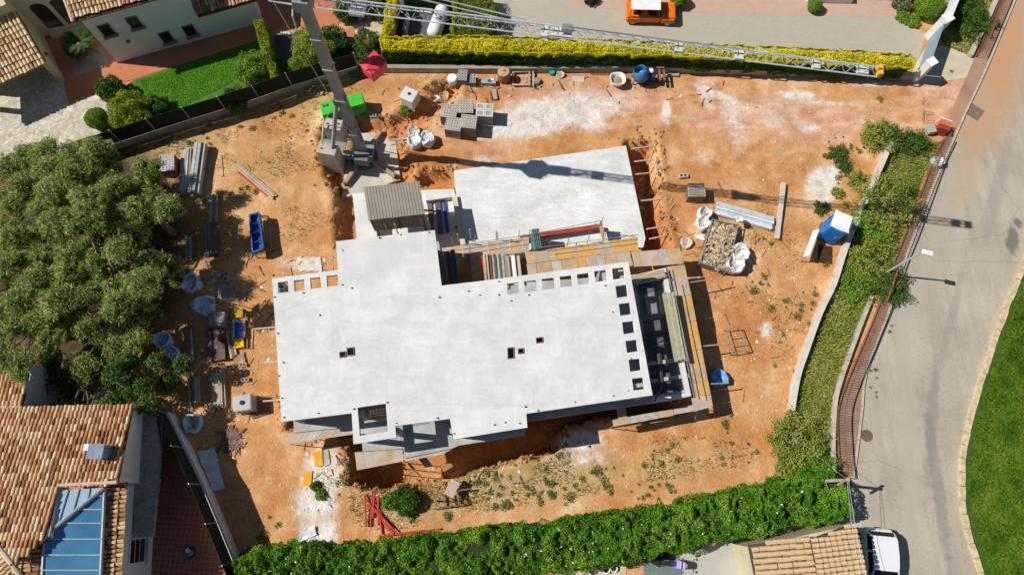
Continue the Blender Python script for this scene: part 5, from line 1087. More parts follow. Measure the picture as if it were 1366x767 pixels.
MB().box(cl(JL+.05, 0, CZ+.12), (.2, .5, .3), ja_).build('jib_end', mat('amber_paint', (0.75, 0.38, 0.02)), jib)
for t in (-.12, .12): MB().tube(ap+js*t, cl(jx(700), t, CZ+.5), .03, 5).build('tie_bar', crane_light, crane)
MB().tube(cl(jx(755), 0, CZ+.55), cl(jx(1000), 0, CZ+.45), .02, 4).build('jib_rope', steel, jib)
# trolley, rope and hook over the red chest
RB = P(497, 92, 10.2); sT = (RB-Vector((CB.x, CB.y, 0))).dot(jd); tT = 0
MB().box(cl(sT, 0, CZ-.12), (.7, .62, .16), ja_).build('trolley', crane_light, crane)
RBx = cl(sT, 0, 10.2)
for t in (-.1, .1): MB().tube(cl(sT, t, CZ-.15), cl(sT, t*.6, 12.4), .012, 4).build('hoist_rope', steel_dark, crane)
MB().box(cl(sT, 0, 12.25), (.18, .3, .35), ja_).build('hook_block', mat('amber_paint', (0.75, 0.38, 0.02)), crane); MB().tube(cl(sT, 0, 12.1), cl(sT, 0, 11.85), .03, 6).build('hook', steel_dark, crane)
# red chest
rc = thing('lifting_chest', 'red chest with sloping lid hanging from the crane hook', 'chest', cl(sT, 0, 9.5))
ra = ja_+.95; m3 = Matrix.Rotation(ra, 3, 'Z'); c0 = cl(sT, 0, 0)
def rp_(x, y, z): v = m3 @ Vector((x, y, 0)); return Vector((c0.x+v.x, c0.y+v.y, z))
L2, W2 = .55, .44
mb = MB(); bt_ = [rp_(x*L2*.93, y*W2*.93, 9.55) for x, y in ((-1, -1), (1, -1), (1, 1), (-1, 1))]; tp_ = [rp_(x*L2, y*W2, 10.35) for x, y in ((-1, -1), (1, -1), (1, 1), (-1, 1))]
mb.add(bt_+tp_, [(3, 2, 1, 0), (0, 1, 5, 4), (1, 2, 6, 5), (2, 3, 7, 6), (3, 0, 4, 7), (4, 5, 6, 7)]); mb.build('body', tarp_red, rc, bevel=.02)
mb = MB(); e = [rp_(x*(L2+.03), y*(W2+.03), 10.36) for x, y in ((-1, -1), (1, -1), (1, 1), (-1, 1))]; r0, r1 = rp_(-L2*.8, 0, 10.46), rp_(L2*.8, 0, 10.46)
mb.add(e+[r0, r1], [(0, 1, 5, 4), (2, 3, 4, 5), (1, 2, 5), (3, 0, 4), (3, 2, 1, 0)]); mb.build('lid', tarp_red, rc)
for p in tp_: MB().tube(p, cl(sT, 0, 11.9), .014, 4).build('sling', steel_dark, rc)
# ------------------------------------------------------------------ stores lying about the plot
def G(px, py):
    p = P(px, py); z = gh(p)
    for _ in range(3): p = P(px, py, z); z = gh(p)
    return Vector((p.x, p.y, z))
def pallet_parts(t, c, l_, w_, ang, m=timber_grey):
    """wooden pallet: boards and bearers"""
    r = Matrix.Rotation(ang, 3, 'Z')
    for s_ in (-1, 0, 1): MB().box(c+r @ Vector((0, s_*(w_/2-.06), .05)), (l_, .1, .1), ang).build('bearer', m, t)
    n = 6
    for k in range(n): MB().box(c+r @ Vector(((k+.5)/n*l_-l_/2, 0, .112)), (l_/n-.05, w_, .022), ang).build('deck_board', m, t)
def block_pallet(label, px, py, l_, w_, h_, ang, m, ms, nx_=5, ny_=5, z0=None, group=None, holes=2, name='block_pallet', cap=None):
    """pallet of blocks: hollow units standing cell upwards; px,py = middle of the top"""
    q = P(px, py, h_+.13); zg = gh(q); c = Vector((q.x, q.y, zg)); t = thing(name, label, 'block pallet', c, group); r = Matrix.Rotation(ang, 3, 'Z')
    pallet_parts(t, c, l_, w_, ang)
    MB().box(c+Vector((0, 0, .13+(h_-.03)/2)), (l_-.02, w_-.02, h_-.03), ang).build('block_stack', ms, t)  # dark core under the cells stands for the shade in their hollows
    mb = MB(); bx, by = l_/nx_, w_/ny_
    for i in range(nx_):
        for j in range(ny_):
            o = Vector(((i+.5)*bx-l_/2, (j+.5)*by-w_/2, 0)); zt = .13+h_-.045+rnd.uniform(-.006, .006); wall = .22*min(bx, by)
            k = c+r @ o+Vector((0, 0, zt))
            for s_ in (-1, 1):
                mb.box(k+r @ Vector((s_*(bx/2-wall/2-.008), 0, 0)), (wall, by-.016, .09), ang); mb.box(k+r @ Vector((0, s_*(by/2-wall/2-.008), 0)), (bx-.016-2*wall-.002, wall, .088), ang)
    stuff(mb.build('hollow_blocks', m, t)); return t
def bag(label, px, py, r, h, m, fill=rubble_mat, name='bulk_bag', group=None, opened=0.7, sq=2.6, z=None, hb=None):
    """woven bulk bag: slack sides, rolled rim, rubble inside"""
    c = G(px, py); a0 = rnd.random()*3; t = thing(name, label, 'bag', c, group); n = 22; mb = MB(); V_ = []; prof = [(.82, 0), (1.0, .12), (1.06, .4), (1.0, .72), (.97, .95), (.92, 1.05), (.80, .98), (opened, .80)]
    ph = [rnd.random()*6.28 for _ in range(4)]
    for k, (rr, zz) in enumerate(prof):
        for i in range(n):
            th = 2*math.pi*i/n; s_ = (abs(math.cos(th))**sq+abs(math.sin(th))**sq)**(-1/sq)
            w_ = 1+.07*math.sin(3*th+ph[0]+k*.5)+.06*math.sin(5*th+ph[1]-k*.8)+.04*math.sin(9*th+ph[2])
            x, y = r*rr*s_*w_*math.cos(th), r*rr*s_*w_*math.sin(th); zz2 = zz*h*(1+.13*math.sin(2*th+ph[3])*(zz > .5)+.06*math.sin(7*th+ph[1])*(zz > .5))
            V_.append((c.x+x*math.cos(a0)-y*math.sin(a0), c.y+x*math.sin(a0)+y*math.cos(a0), c.z+zz2))
    m_ = len(prof); mb.add(V_, [(k*n+i, k*n+(i+1) % n, (k+1)*n+(i+1) % n, (k+1)*n+i) for k in range(m_-1) for i in range(n)]+[tuple(range((m_-1)*n, m_*n))]); mb.build('sack', m, t, smooth=True)
    fb = MB()
    for _ in range(26):
        a, d = rnd.random()*6.28, math.sqrt(rnd.random())*r*opened*.85; fb.rock((c.x+math.cos(a)*d, c.y+math.sin(a)*d, c.z+h*.80), r*rnd.uniform(.10, .2))
    stuff(fb.build('rubble_fill', fill, t)); return t
# pallets of blocks by the white dust
gm = 'grey block pallets standing together on the white dust'
for i, (a, b, an, lb) in enumerate(((599, 149, -.12, 'corner nearest the crane'), (621, 143, -.02, 'corner nearest the earth bank'), (605, 166, -.15, 'corner nearest the white sacks'), (625, 163, -.12, 'beside the wrapped white pallet'))):
    block_pallet('pallet of grey hollow blocks in the group of four, '+lb, a, b, 1.06, .98, .95, an, block_grey, block_shade, 6, 5, group=gm)
wp_ = block_pallet('pallet of blocks wrapped in white film beside the four block pallets', 646.5, 147, 1.15, 1.0, .95, -.05, mat('white_film', (0.55, 0.56, 0.53), rough=.3, var=.12, scale=4), mat('white_film_shade', (0.36, 0.33, 0.31), rough=.3), 2, 2)  # darker copy of the film paints shade below the top
block_pallet('small stack of pale hollow blocks beside the white drum', 617.5, 105, .62, .85, .35, -.05, mat('pale_block', (0.40, 0.40, 0.41), var=.1), steel_dark, 3, 4, name='block_stack')
block_pallet('low stack of hollow blocks beside the clay coloured drum', 629, 107.5, .6, .7, .3, -.02, mat('pale_block', (0.42, 0.41, 0.42)), steel_dark, 3, 3, name='block_stack')
block_pallet('pallet of red and white hollow bricks beside the pine tree', 222, 217, .95, 1.2, .7, .15, mat('pale_brick_web', (0.60, 0.58, 0.58), var=.08), mat('brick_core', (0.25, 0.10, 0.08)), 5, 7, name='brick_pallet')
t = block_pallet('pallet of flat grey slabs beside the white rubble sacks', 929.5, 253, 1.1, .95, .8, .02, grey_ply, timber_dark, 1, 5, name='slab_pallet')
block_pallet('grey wrapped pallet under the pine beside the shade-tinted sacks', 289, 425, .9, .85, .6, 0, mat('grey_film', (0.23, 0.24, 0.27), rough=.35), mat('grey_film', (0.23, 0.24, 0.27)), 2, 1)
# sacks and bulk bags
bag('white rubble sack in front of the four block pallets, with a torn rim', 571, 190, .46, .7, white_cloth, white_cloth, group=None)
bag('white rubble sack next to the timber struts by the crane pad', 554, 193, .44, .7, white_cloth, white_cloth)
bag('half empty clear sack behind the two white sacks near the crane', 553, 179, .4, .4, mat('clear_film', (0.50, 0.47, 0.43), rough=.35), rubble_mat)
bag('white rubble sack beside the pallet of flat slabs', 938, 288, .42, .6, white_cloth); bag('open white sack between the slabs pallet and the rubble skip', 936, 301, .44, .6, white_cloth)
bag('crumpled white sack lying on the orange soil by the walkway corner', 915, 325, .35, .25, mat('pinkish_film', (0.62, 0.52, 0.48)), rubble_mat)
bag('large white bulk bag of rubble behind the wire skip', 984, 341, .55, .75, white_cloth); bag('large white bulk bag of rubble pressed against the wire skip corner', 977, 356, .55, .75, white_cloth)
bag('shade-tinted white sack under the pine nearest the block', 258, 380, .56, .7, shade_tint_cloth, shade_tint_cloth); bag('slumped shade-tinted white sack touching the grey wrapped pallet', 276, 409, .6, .5, shade_tint_cloth, shade_tint_cloth); bag('small shade-tinted white bag beside the slumped sack', 262, 407, .3, .3, shade_tint_cloth, shade_tint_cloth)
bag('shade-tinted white sack half under the broad-leaved tree', 221, 456, .5, .6, shade_tint_cloth, shade_tint_cloth); bag('white rimmed, shade-tinted sack beside the dark timber stack', 233, 473, .42, .6, shade_tint_cloth, shade_tint_cloth); bag('open shade-tinted white sack beside the white patio wall', 260, 565, .52, .5, shade_tint_cloth, rubble_mat)
bag('blue sack lying in the shade below the yellow walkway', 957, 505, .5, .5, mat('bright_blue_cloth', (0.06, 0.24, 0.62), col2=(0.25, 0.45, 0.80), scale=3), shade_tint_cloth)
bag('clear litter bag on the pavement beside the barrier', 1247, 219, .38, .5, mat('pale_blue_film', (0.42, 0.52, 0.52), rough=.3, var=.25, scale=6), white_cloth)
# crumpled sheets
def crumple(name, label, cat, poly, m, h=.12, n=14, z=None):
    """thin crumpled sheet lying on the ground"""
    q = [G(*a) for a in poly]; V_ = []; 
    for j in range(n+1):
        for i in range(n+1):
            u, v = i/n, j/n; p = (q[0]*(1-u)+q[1]*u)*(1-v)+(q[3]*(1-u)+q[2]*u)*v
            zz = gh(p) if z is None else z
            V_.append((p.x+rnd.uniform(-.03, .03), p.y+rnd.uniform(-.03, .03), zz+.03+h*float(vnoise(np.array([p.x*3]), np.array([p.y*3]), 1.0, 31)[0])))
    mb = MB(); mb.add(V_, [(j*(n+1)+i, j*(n+1)+i+1, (j+1)*(n+1)+i+1, (j+1)*(n+1)+i) for j in range(n) for i in range(n)])
    o = mb.build(name, m); s_ = o.modifiers.new('solid', 'SOLIDIFY'); s_.thickness = .015; return tag(o, label, cat)
crumple('plastic_sheet', 'torn white plastic sheet at the hedge foot beside the brick pallet', 'sheet', [(403, 707), (420, 701), (423, 712), (393, 727)], mat('white_film_sheet', (0.70, 0.72, 0.74), rough=.4), .25)
crumple('plastic_sheet', 'long pale sheet lying in shade beside the patio wall', 'sheet', [(263, 602), (288, 598), (301, 651), (286, 655)], mat('pale_blue_sheet', (0.55, 0.63, 0.72), rough=.5), .1)
crumple('plastic_sheet', 'curled white scrap beside the crumpled sack', 'sheet', [(926, 313), (938, 316), (939, 322), (928, 319)], mat('white_film_sheet', (0.7, .72, .74)), .2, 6)
crumple('plastic_sheet', 'white sheet of hardboard on the soil above the left roof openings', 'sheet', [(397, 345), (428, 343), (430, 362), (398, 362)], mat('dusty_white_board', (0.62, 0.58, 0.52), var=.12), .05)
crumple('membrane_sheet', 'grey felt sheet lying beside the grey wrapped pallet', 'sheet', [(291, 380), (314, 377), (313, 400), (292, 405)], mat('grey_felt', (0.27, 0.25, 0.235), var=.2), .12)
crumple('cardboard_sheet', 'brown cardboard lying beside the felt sheet', 'sheet', [(312, 388), (330, 393), (327, 402), (311, 400)], mat('cardboard', (0.36, 0.21, 0.13)), .06, 6)
crumple('cardboard_sheet', 'folded brown card beside the yellow crate', 'sheet', [(312, 477), (326, 470), (328, 484), (313, 486)], mat('cardboard', (0.36, 0.21, 0.13)), .1, 6)
# pipes and planks by the pines
gal = [mat('galvanised_plank', (0.42, 0.44, 0.43), var=.2, scale=3), mat('galvanised_plank_b', (0.36, 0.37, 0.36), var=.2, scale=3), mat('galvanised_plank_c', (0.47, 0.47, 0.44), var=.2, scale=3)]
def gbundle(name, label, cat, a, b, wid, rows, cols, ms, hgt=.1, piece='board', group=None, jit=.1, jl=.12):
    z = max(gh(P(*a)), gh(P(*b)))+.02; return bundle(name, label, cat, a, b, z, wid, rows, cols, ms, hgt=hgt, piece=piece, group=group, jit=jit, jl=jl)
gbundle('plank_stack', 'tall stack of galvanised scaffold planks beside the brick pallet', 'planks', (272, 196), (263, 262), .62, 5, 3, gal, .14)
gbundle('pipe_bundle', 'bundle of grey and rusty pipes beside the tall galvanised plank stack', 'pipes', (250, 201), (246, 258), .6, 3, 5, gal+gal+[rust], .08, 'pipe')
gbundle('timber_pair', 'two red-brown timbers beside the brick pallet', 'timber', (238, 214), (239, 238), .2, 1, 2, [redbrown_paint], .08)
gbundle('plank_stack', 'pale scaffold planks with a red edge lying skew on the soil', 'planks', (316, 221), (366, 263), .42, 2, 3, [grey_ply, tan_ply, grey_ply, timber_grey, gal[2]], .06)
gbundle('timber_pair', 'red edged timber lying against the skew planks', 'timber', (318, 231), (356, 262), .1, 1, 1, [red_paint], .06)
tag(MB().beam(G(295, 208)+Vector((0, 0, .04)), G(297, 236)+Vector((0, 0, .04)), .12, .06).build('plank', tan_ply), 'single thin plank lying beside the galvanised planks', 'plank')
tdark = [timber_grey, timber_dark, timber_grey, mat('olive_timber', (0.24, 0.21, 0.15), var=.3, scale=3), timber]
gbundle('timber_stack', 'short stack of old timbers above the blue-grey props', 'timber', (286, 262), (285, 297), .65, 3, 6, tdark, .1)
gbundle('prop_stack', 'stack of blue-grey steel props in the pine shade', 'props', (281, 304), (283, 341), .85, 3, 7, [mat('blue_grey_steel', (0.15, 0.19, 0.23), rough=.5), steel_dark, timber_grey, gal[1], timber_dark], .09, 'prop')
gbundle('timber_stack', 'dark timbers deep in the pine shade beside the blue-grey props', 'timber', (255, 316), (256, 346), .6, 2, 5, [timber_dark, timber_grey], .1)
gbundle('timber_stack', 'dark timber stack beside the white rimmed, shade-tinted sack', 'timber', (253, 440), (256, 482), .72, 3, 6, [timber_dark, timber_dark, timber_grey, tan_ply, timber_dark], .1)
gbundle('panel_stack', 'stack of maroon formwork panels below the grey wrapped pallet', 'panels', (284, 440), (285, 481), .65, 3, 2, [mat('maroon_panel', (0.14, 0.06, 0.075), rough=.4, var=.3, scale=2), mat('maroon_panel_b', (0.10, 0.055, 0.06), rough=.4)], .1, 'panel')
gbundle('panel_stack', 'dark brown panels beside the maroon formwork stack', 'panels', (298, 440), (299, 480), .42, 3, 1, [mat('brown_panel', (0.10, 0.05, 0.045), rough=.5)], .1, 'panel')
gbundle('timber_stack', 'splayed brown timbers beside the yellow crate', 'timber', (306, 440), (313, 477), .4, 2, 3, [mat('brown_timber', (0.22, 0.11, 0.08), var=.3), timber_grey], .08)
gbundle('timber_stack', 'thin timber stack near the open shade-tinted white sack', 'timber', (260, 502), (262, 540), .62, 3, 5, [timber_grey, timber_dark, pink_ply, timber_grey, timber_dark], .1)
gbundle('timber_stack', 'stack of mixed grey and blue timbers beside the caged water tank', 'timber', (291, 497), (293, 545), .85, 3, 7, [timber_grey, gal[1], mat('slate_board', (0.13, 0.17, 0.19)), timber, timber_dark, tan_ply], .1)
# crate with yellow, blue and red pieces
cr = thing('tool_crate', 'yellow crate of blue and red straps beside the maroon panels', 'crate', G(320, 437)); cz_ = cr.location.z
for a, b, w_, m, z_ in (((319, 412), (319, 424), .5, mat('ochre_paint', (0.48, 0.28, 0.03)), .12), ((319, 451), (320, 464), .55, mat('bright_yellow_plastic', (0.72, 0.42, 0.01)), .2)): MB().beam(P(*a, z_), P(*b, z_), w_, .2).build('tray', m, cr)
for k, m in enumerate((grey_ply, blue_paint, mat('bright_blue', (0.02, 0.13, 0.62)), mat('bright_blue', (0.02, 0.13, 0.62)), mat('dusky_red', (0.35, 0.09, 0.10)), mat('slate_blue', (0.16, 0.20, 0.28)))):
    MB().beam(P(312.5+2.8*k, 427, .25), P(312.5+2.8*k, 450, .25), .11, .22).build('strap_roll', m, cr)
MB().beam(P(330, 415, .1), P(330, 465, .1), .1, .16).build('side_board', timber_dark, cr)
gbundle('plank_stack', 'pale plank with a nailed block beside the yellow crate', 'planks', (341, 406), (337, 464), .16, 1, 2, [tan_ply, timber_grey], .07); tag(MB().box(G(337, 434)+Vector((0, 0, .18)), (.32, .3, .16), .2).build('wood_block', tan_ply), 'square wooden block on the pale plank by the crate', 'block')
# loose hollow blocks
def hollow(label, px, py, ang, m=block_grey, group=None, s=1.0):
    c = G(px, py); r = Matrix.Rotation(ang, 3, 'Z'); mb = MB()
    for y in (-.085, .085): mb.box(c+r @ Vector((0, y*s, .1)), (.44*s, .04*s, .2*s), ang)
    for x in (-.2, 0, .2): mb.box(c+r @ Vector((x*s, 0, .0995)), (.04*s, .128*s, .198*s), ang)
    o = mb.build('hollow_block', m); return tag(o, label, 'block', group)
lb_m = mat('pale_hollow_block', (0.52, 0.47, 0.45))
hollow('single hollow block on orange soil nearest the folded brown card', 308, 490, .1, lb_m); hollow('single hollow block on bare soil under the pale plank', 325, 487, .05, lb_m)
hollow('shaded hollow block beside the mixed timber stack', 313, 511, .1, lb_m); hollow('hollow block between the mixed timbers and the house shell', 328, 507, .1, lb_m)
hollow('hollow block standing by the felt sheet', 303, 370, 1.5, gal[1], s=1.4); hollow('small hollow block beside the green generator trench', 501, 164.5, 0, lb_m)
hollow('hollow blocks left on the soil above the slab pallet', 911, 236, .1, lb_m, s=1.3)
for a, b, lb in (((291, 370), (295, 365), 'leaning grey steel offcut'), ((279, 379), (290, 374), 'lying grey steel offcut')):
    tag(MB().beam(G(*a)+Vector((0, 0, .12)), G(*b)+Vector((0, 0, .14)), .3, .2).build('steel_offcut', gal[1]), lb+' above the felt sheet', 'steel')
# blue formwork frame
bf = thing('formwork_frame', 'blue steel formwork frame standing on the sunlit soil', 'tray', G(348, 312))
q = [P(334, 288, .75), P(346, 285, .75), P(352, 332, .75), P(338, 338, .75)]
for i in range(4): MB().beam(q[i], q[(i+1) % 4], .1, .35).build('side', blue_paint, bf)
MB().prism(q, .56, .60).build('base', blue_paint, bf)
for k in (1, 2, 3): MB().beam(q[0].lerp(q[3], k/4)+Vector((0, 0, .05)), q[1].lerp(q[2], k/4)+Vector((0, 0, .05)), .06, .12).build('cross_bar', mat('deep_blue_paint', (0.01, 0.06, 0.24)), bf)
for p in q: MB().tube((p.x, p.y, gh(p)), (p.x, p.y, .6), .035, 6).build('leg', steel_dark, bf)
for a, b in (((358, 289), (362, 333)), ((346, 288), (358, 289)), ((352, 334), (362, 333))): MB().beam(P(*a, .35), P(*b, .35), .07, .07).build('rail', timber, bf)
for a in ((358, 289), (362, 333)): p = P(*a, .35); MB().tube((p.x, p.y, gh(p)), (p.x, p.y, .33), .035, 6).build('leg', steel_dark, bf)
# caged water tank
ib = thing('water_tank', 'caged square water tank beside the mixed timber stack', 'tank', G(326, 548)); c = P(323, 537, 1.05); c = Vector((c.x, c.y, gh(c)))
ibm = mat('frosted_plastic', (0.42, 0.44, 0.45), rough=.35, var=.12, scale=5)
pallet_parts(ib, c, 1.1, 1.0, .15); MB().box(c+Vector((0, 0, .62)), (1.05, .95, .95), .15).build('tank', ibm, ib, bevel=.08); MB().lathe(c+Vector((0, 0, 1.1)), [(.13, 0), (.13, .06), (.09, .08)], 12).build('cap', black, ib)
for k in range(5):
    for s_ in (-1, 1): MB().beam(c+Matrix.Rotation(.15, 3, 'Z') @ Vector((-.54+.27*k, s_*.5, .12)), c+Matrix.Rotation(.15, 3, 'Z') @ Vector((-.54+.27*k, s_*.5, 1.1)), .025, .025, up=Vector((0, 1, 0))).build('cage_bar', steel, ib)
# second tank with weeds beside the crane
ib2 = thing('water_tank', 'white square water tank standing on the bank right of the green generator', 'tank', G(547, 137)); c = P(546, 126.5, 1.05); c = Vector((c.x, c.y, gh(c)))
pallet_parts(ib2, c, 1.1, 1.0, -.45); MB().box(c+Vector((0, 0, .62)), (1.05, .98, .98), -.45).build('tank', mat('white_tank_plastic', (0.60, 0.60, 0.57), rough=.35, var=.1, scale=3), ib2, bevel=.09); MB().lathe(c+Vector((0, 0, 1.11)), [(.1, 0), (.1, .05)], 12).build('cap', black, ib2)
# green generator
ge = thing('generator', 'bright green generator housing behind the crane counterweights', 'generator', G(458, 150)); q = [P(425, 137, 1.3), P(482, 121, 1.3), P(487, 143, 1.3), P(431, 160, 1.3)]
zg = ge.location.z; q = [Vector((p.x, p.y, 0)) for p in q]; q[2] = q[1]+(q[2]-q[1])*.72; q[3] = q[0]+(q[3]-q[0])*.72
MB().prism(q, zg+.12, zg+1.3).build('housing', green_paint, ge, bevel=.05)
for p in q: cc = (sum(q, Vector())/4); k = cc+(p-cc)*.9; MB().box((k.x, k.y, zg+.06), (.12, .12, .14)).build('foot', steel_dark, ge)
for t in (.08, .16): p = q[0].lerp(q[1], t)+(q[3]-q[0])*.3; MB().lathe((p.x, p.y, zg+1.3), [(.09, 0), (.09, .05), (.05, .06)], 10).build('filler_cap', steel_dark, ge)
fn_ = (q[3]-q[0]).normalized()
for t in (.3, .7): a = q[3].lerp(q[2], t)+fn_*.012; MB().box((a.x, a.y, zg+.7), (.9, .03, .7), math.atan2((q[2]-q[3]).y, (q[2]-q[3]).x)).build('door', mat('green_paint_b', (0.05, 0.42, 0.04), rough=.45), ge)
p_ = thing('timber_pallet', 'small heap of pale boards beside the green generator', 'pallet', G(425, 124)); pallet_parts(p_, G(425, 122), 1.1, .8, .3, tan_ply)
for k in range(4): MB().beam(G(414+k*5, 128)+Vector((0, 0, .2)), G(420+k*5, 117)+Vector((0, 0, .2)), .16, .07).build('board', timber, p_)
tg = MB().box(G(472, 100)+Vector((0, 0, .2)), (.6, .5, .4), .2).build('crate', darkgreen_paint); tag(tg, 'small dark green crate at the wall below the red chest', 'crate')
# yard line along the low wall
dm = thing('drum', 'round clay coloured drum against the low grey wall', 'drum', G(673, 107)); c = G(672, 107); MB().lathe(c, [(.38, 0), (.44, .1), (.46, .45), (.44, .9), (.40, .98)], 20).build('barrel', mat('clay_drum', (0.30, 0.15, 0.085), var=.2), dm)
MB().lathe(c+Vector((0, 0, .975)), [(.40, .01), (.36, .045), (.1, .05)], 20).build('lid', mat('pale_clay_lid', (0.55, 0.34, 0.19)), dm); MB().lathe(c+Vector((.03, .05, 1.03)), [(.07, 0), (.07, .05)], 10).build('bung', timber_dark, dm)
dw = thing('drum', 'white plastic drum beside the small pale block stacks', 'drum', G(604, 110)); c = G(604, 110); MB().lathe(c, [(.32, 0), (.34, .05), (.34, .42), (.32, .45)], 20).build('barrel', white_plastic, dw); MB().lathe(c+Vector((0, 0, .45)), [(.31, 0), (.29, .03)], 20).build('lid', white_plastic, dw)
bx_ = thing('steel_box', 'grey galvanised box with a dark lid opening between blocks and drum', 'box', G(652, 111)); c = G(652, 111); MB().box(c+Vector((0, 0, .15)), (.95, .45, .3)).build('body', gal[1], bx_); MB().box(c+Vector((.05, -.02, .315)), (.25, .2, .05)).build('latch', steel_dark, bx_); MB().box(c+Vector((.25, .05, .325)), (.2, .15, .05)).build('lid', white_plastic, bx_)
tag(MB().box(G(660, 127)+Vector((0, 0, .08)), (.28, .8, .12), .1).build('kerb_block', mat('mauve_block', (0.38, 0.31, 0.30))), 'flat grey kerb block lying across the earth bank', 'block')
fr_ = thing('timber_frame', 'rough timber frame with yellow panels beside the clay drum', 'trestle', G(696, 108))  # timber formwork frame with panels laid inside
for k, m in enumerate((yellow_ply, tan_ply, tan_ply, tan_ply)): MB().box(G(690+k*5.5, 108)+Vector((0, 0, .06)), (.25, .6, .06)).build('panel', m, fr_)
for a, b in (((684, 99), (706, 98)), ((684, 116), (706, 115)), ((706, 96), (706, 117)), ((711, 95), (711, 118)), ((684, 99), (684, 116))): MB().beam(G(*a)+Vector((0, 0, .2)), G(*b)+Vector((0, 0, .2)), .1, .1).build('rail', timber_grey, fr_)
tag(MB().lathe(G(716, 111), [(.2, 0), (.24, .05), (.24, .3), (.18, .33)], 12).build('bucket', mat('grey_green_bucket', (0.24, 0.26, 0.22))), 'grey-green bucket beside the rough timber frame', 'bucket'); tag(MB().lathe(G(736, 99), [(.16, 0), (.2, .04), (.2, .3), (.16, .3)], 12).build('bucket', mat('teal_bucket', (0.02, 0.33, 0.28))), 'teal bucket at the foot of the low wall', 'bucket')
bag('pale cement sack slumped beside the teal bucket', 747, 102, .28, .25, mat('grey_paper', (0.5, .47, .43)), rubble_mat)
tag(MB().box(G(771, 107)+Vector((0, 0, .06)), (.85, .42, .1), -.03).build('paving_slab', mat('pale_slab', (0.56, 0.50, 0.43))), 'pale paving slab on the bank left of the ladder', 'slab')
ld = thing('ladder', 'rusty ladder leaning along the foot of the low wall', 'ladder', G(808, 98)); a0, a1, b0, b1 = [G(*a)+Vector((0, 0, .15)) for a in ((787, 94), (832, 94), (787, 100.5), (832, 100.5))]
for a, b in ((a0, a1), (b0, b1)): MB().beam(a, b, .05, .08).build('stile', rust, ld)
for k in range(9): MB().tube(a0.lerp(a1, (k+.5)/9), b0.lerp(b1, (k+.5)/9), .02, 5).build('rung', rust, ld)
# mortar tub
tb_ = thing('mortar_tub', 'white mortar tub crusted with cement beside the blue mixer', 'tub', G(823, 111)); c = G(823, 110); mb = MB(); n = 20; prof = [(.36, 0), (.44, .3), (.50, .46), (.44, .45), (.38, .28), (.30, .16)]; V_ = []
for rr, z_ in prof:
    for i in range(n):
        th = 2*math.pi*i/n; s_ = (abs(math.cos(th))**3+abs(math.sin(th))**3)**(-1/3); V_.append((c.x+rr*1.1*s_*math.cos(th+.1), c.y+rr*s_*math.sin(th+.1), c.z+z_))
mb.add(V_, [(k*n+i, k*n+(i+1) % n, (k+1)*n+(i+1) % n, (k+1)*n+i) for k in range(5) for i in range(n)]); mb.build('tub', white_plastic, tb_, smooth=True)
MB().lathe(c+Vector((0, 0, .14)), [(.40, 0), (.36, .06), (.2, .1)], 14).build('mortar', mat('drying_mortar', (0.33, 0.27, 0.19), var=.3, scale=6, bump=.6), tb_)
# concrete mixer
mx_ = thing('concrete_mixer', 'blue concrete mixer with tilted drum at the low wall', 'mixer', G(852, 112)); c = G(852, 108)
ax = Vector((-.30, .25, .92)).normalized(); xx = ax.cross(Vector((0, 1, 0))).normalized(); yy = ax.cross(xx)
def tilted(prof, cc, n=20):
    V_ = [cc+xx*math.cos(2*math.pi*i/n)*r+yy*math.sin(2*math.pi*i/n)*r+ax*h for r, h in prof for i in range(n)]; m_ = len(prof); return V_, [(k*n+i, k*n+(i+1) % n, (k+1)*n+(i+1) % n, (k+1)*n+i) for k in range(m_-1) for i in range(n)]+[tuple(range(n-1, -1, -1))]
cc = c+Vector((0, 0, .75)); mb = MB(); mb.add(*tilted([(.25, -.5), (.5, -.3), (.55, 0), (.50, .2), (.42, .45), (.40, .45), (.46, .2), (.50, 0), (.42, -.2), (.02, -.22)], cc)); mb.build('drum', mat('mixer_blue', (0.05, 0.16, 0.32), rough=.5, var=.25, scale=4), mx_, smooth=True)
mb = MB(); mb.add(*tilted([(.44, -.06), (.02, -.05)], cc)); mb.build('wet_mix', mat('light_blue_lining', (0.10, 0.42, 0.70)), mx_)
mb = MB(); mb.tube(cc-xx*.4+ax*.3, cc+xx*.35+ax*.05, .03, 6); mb.build('blade', steel_dark, mx_)
MB().box(c+Vector((.75, .05, .45)), (.6, .55, .6), -.2).build('motor_housing', mat('navy_paint', (0.02, 0.03, 0.09)), mx_); MB().lathe(c+Vector((.72, .25, .75)), [(.16, 0), (.18, .1), (.1, .16)], 12).build('motor_cap', white_plastic, mx_)
for sx in (-.5, .75):
    for sy in (-.35, .35): MB().beam(c+Vector((sx, sy, 0)), c+Vector((sx*.4, sy*.3, .75)), .06, .06).build('leg', blue_paint, mx_)
for sy in (-.5, .5): mb = MB(); mb.tube(c+Vector((.4, sy-.04, .16)), c+Vector((.4, sy+.04, .16)), .16, 14); mb.build('wheel', black, mx_)
tag(MB().beam(G(838, 108)+Vector((0, 0, .1)), G(847, 118)+Vector((0, 0, .06)), .06, .06).build('shovel', timber_grey), 'wooden shovel handle lying against the mixer', 'tool')
st_ = thing('trestle', 'dark timber trestle standing right of the blue mixer', 'trestle', G(882, 106)); 
for a, b, z_ in (((876, 91), (886, 91), .9), ((879, 91), (881, 108), .8), ((885, 92), (887, 108), .8), ((873, 108), (890, 109), .1)): MB().beam(P(*a, z_), P(*b, z_), .12, .12).build('bar', timber_dark, st_)
for a in ((879, 100), (886, 101)): p = P(*a, .7); MB().beam((p.x, p.y, gh(p)), (p.x, p.y, .75), .1, .1, up=Vector((0, 1, 0))).build('leg', timber_dark, st_)
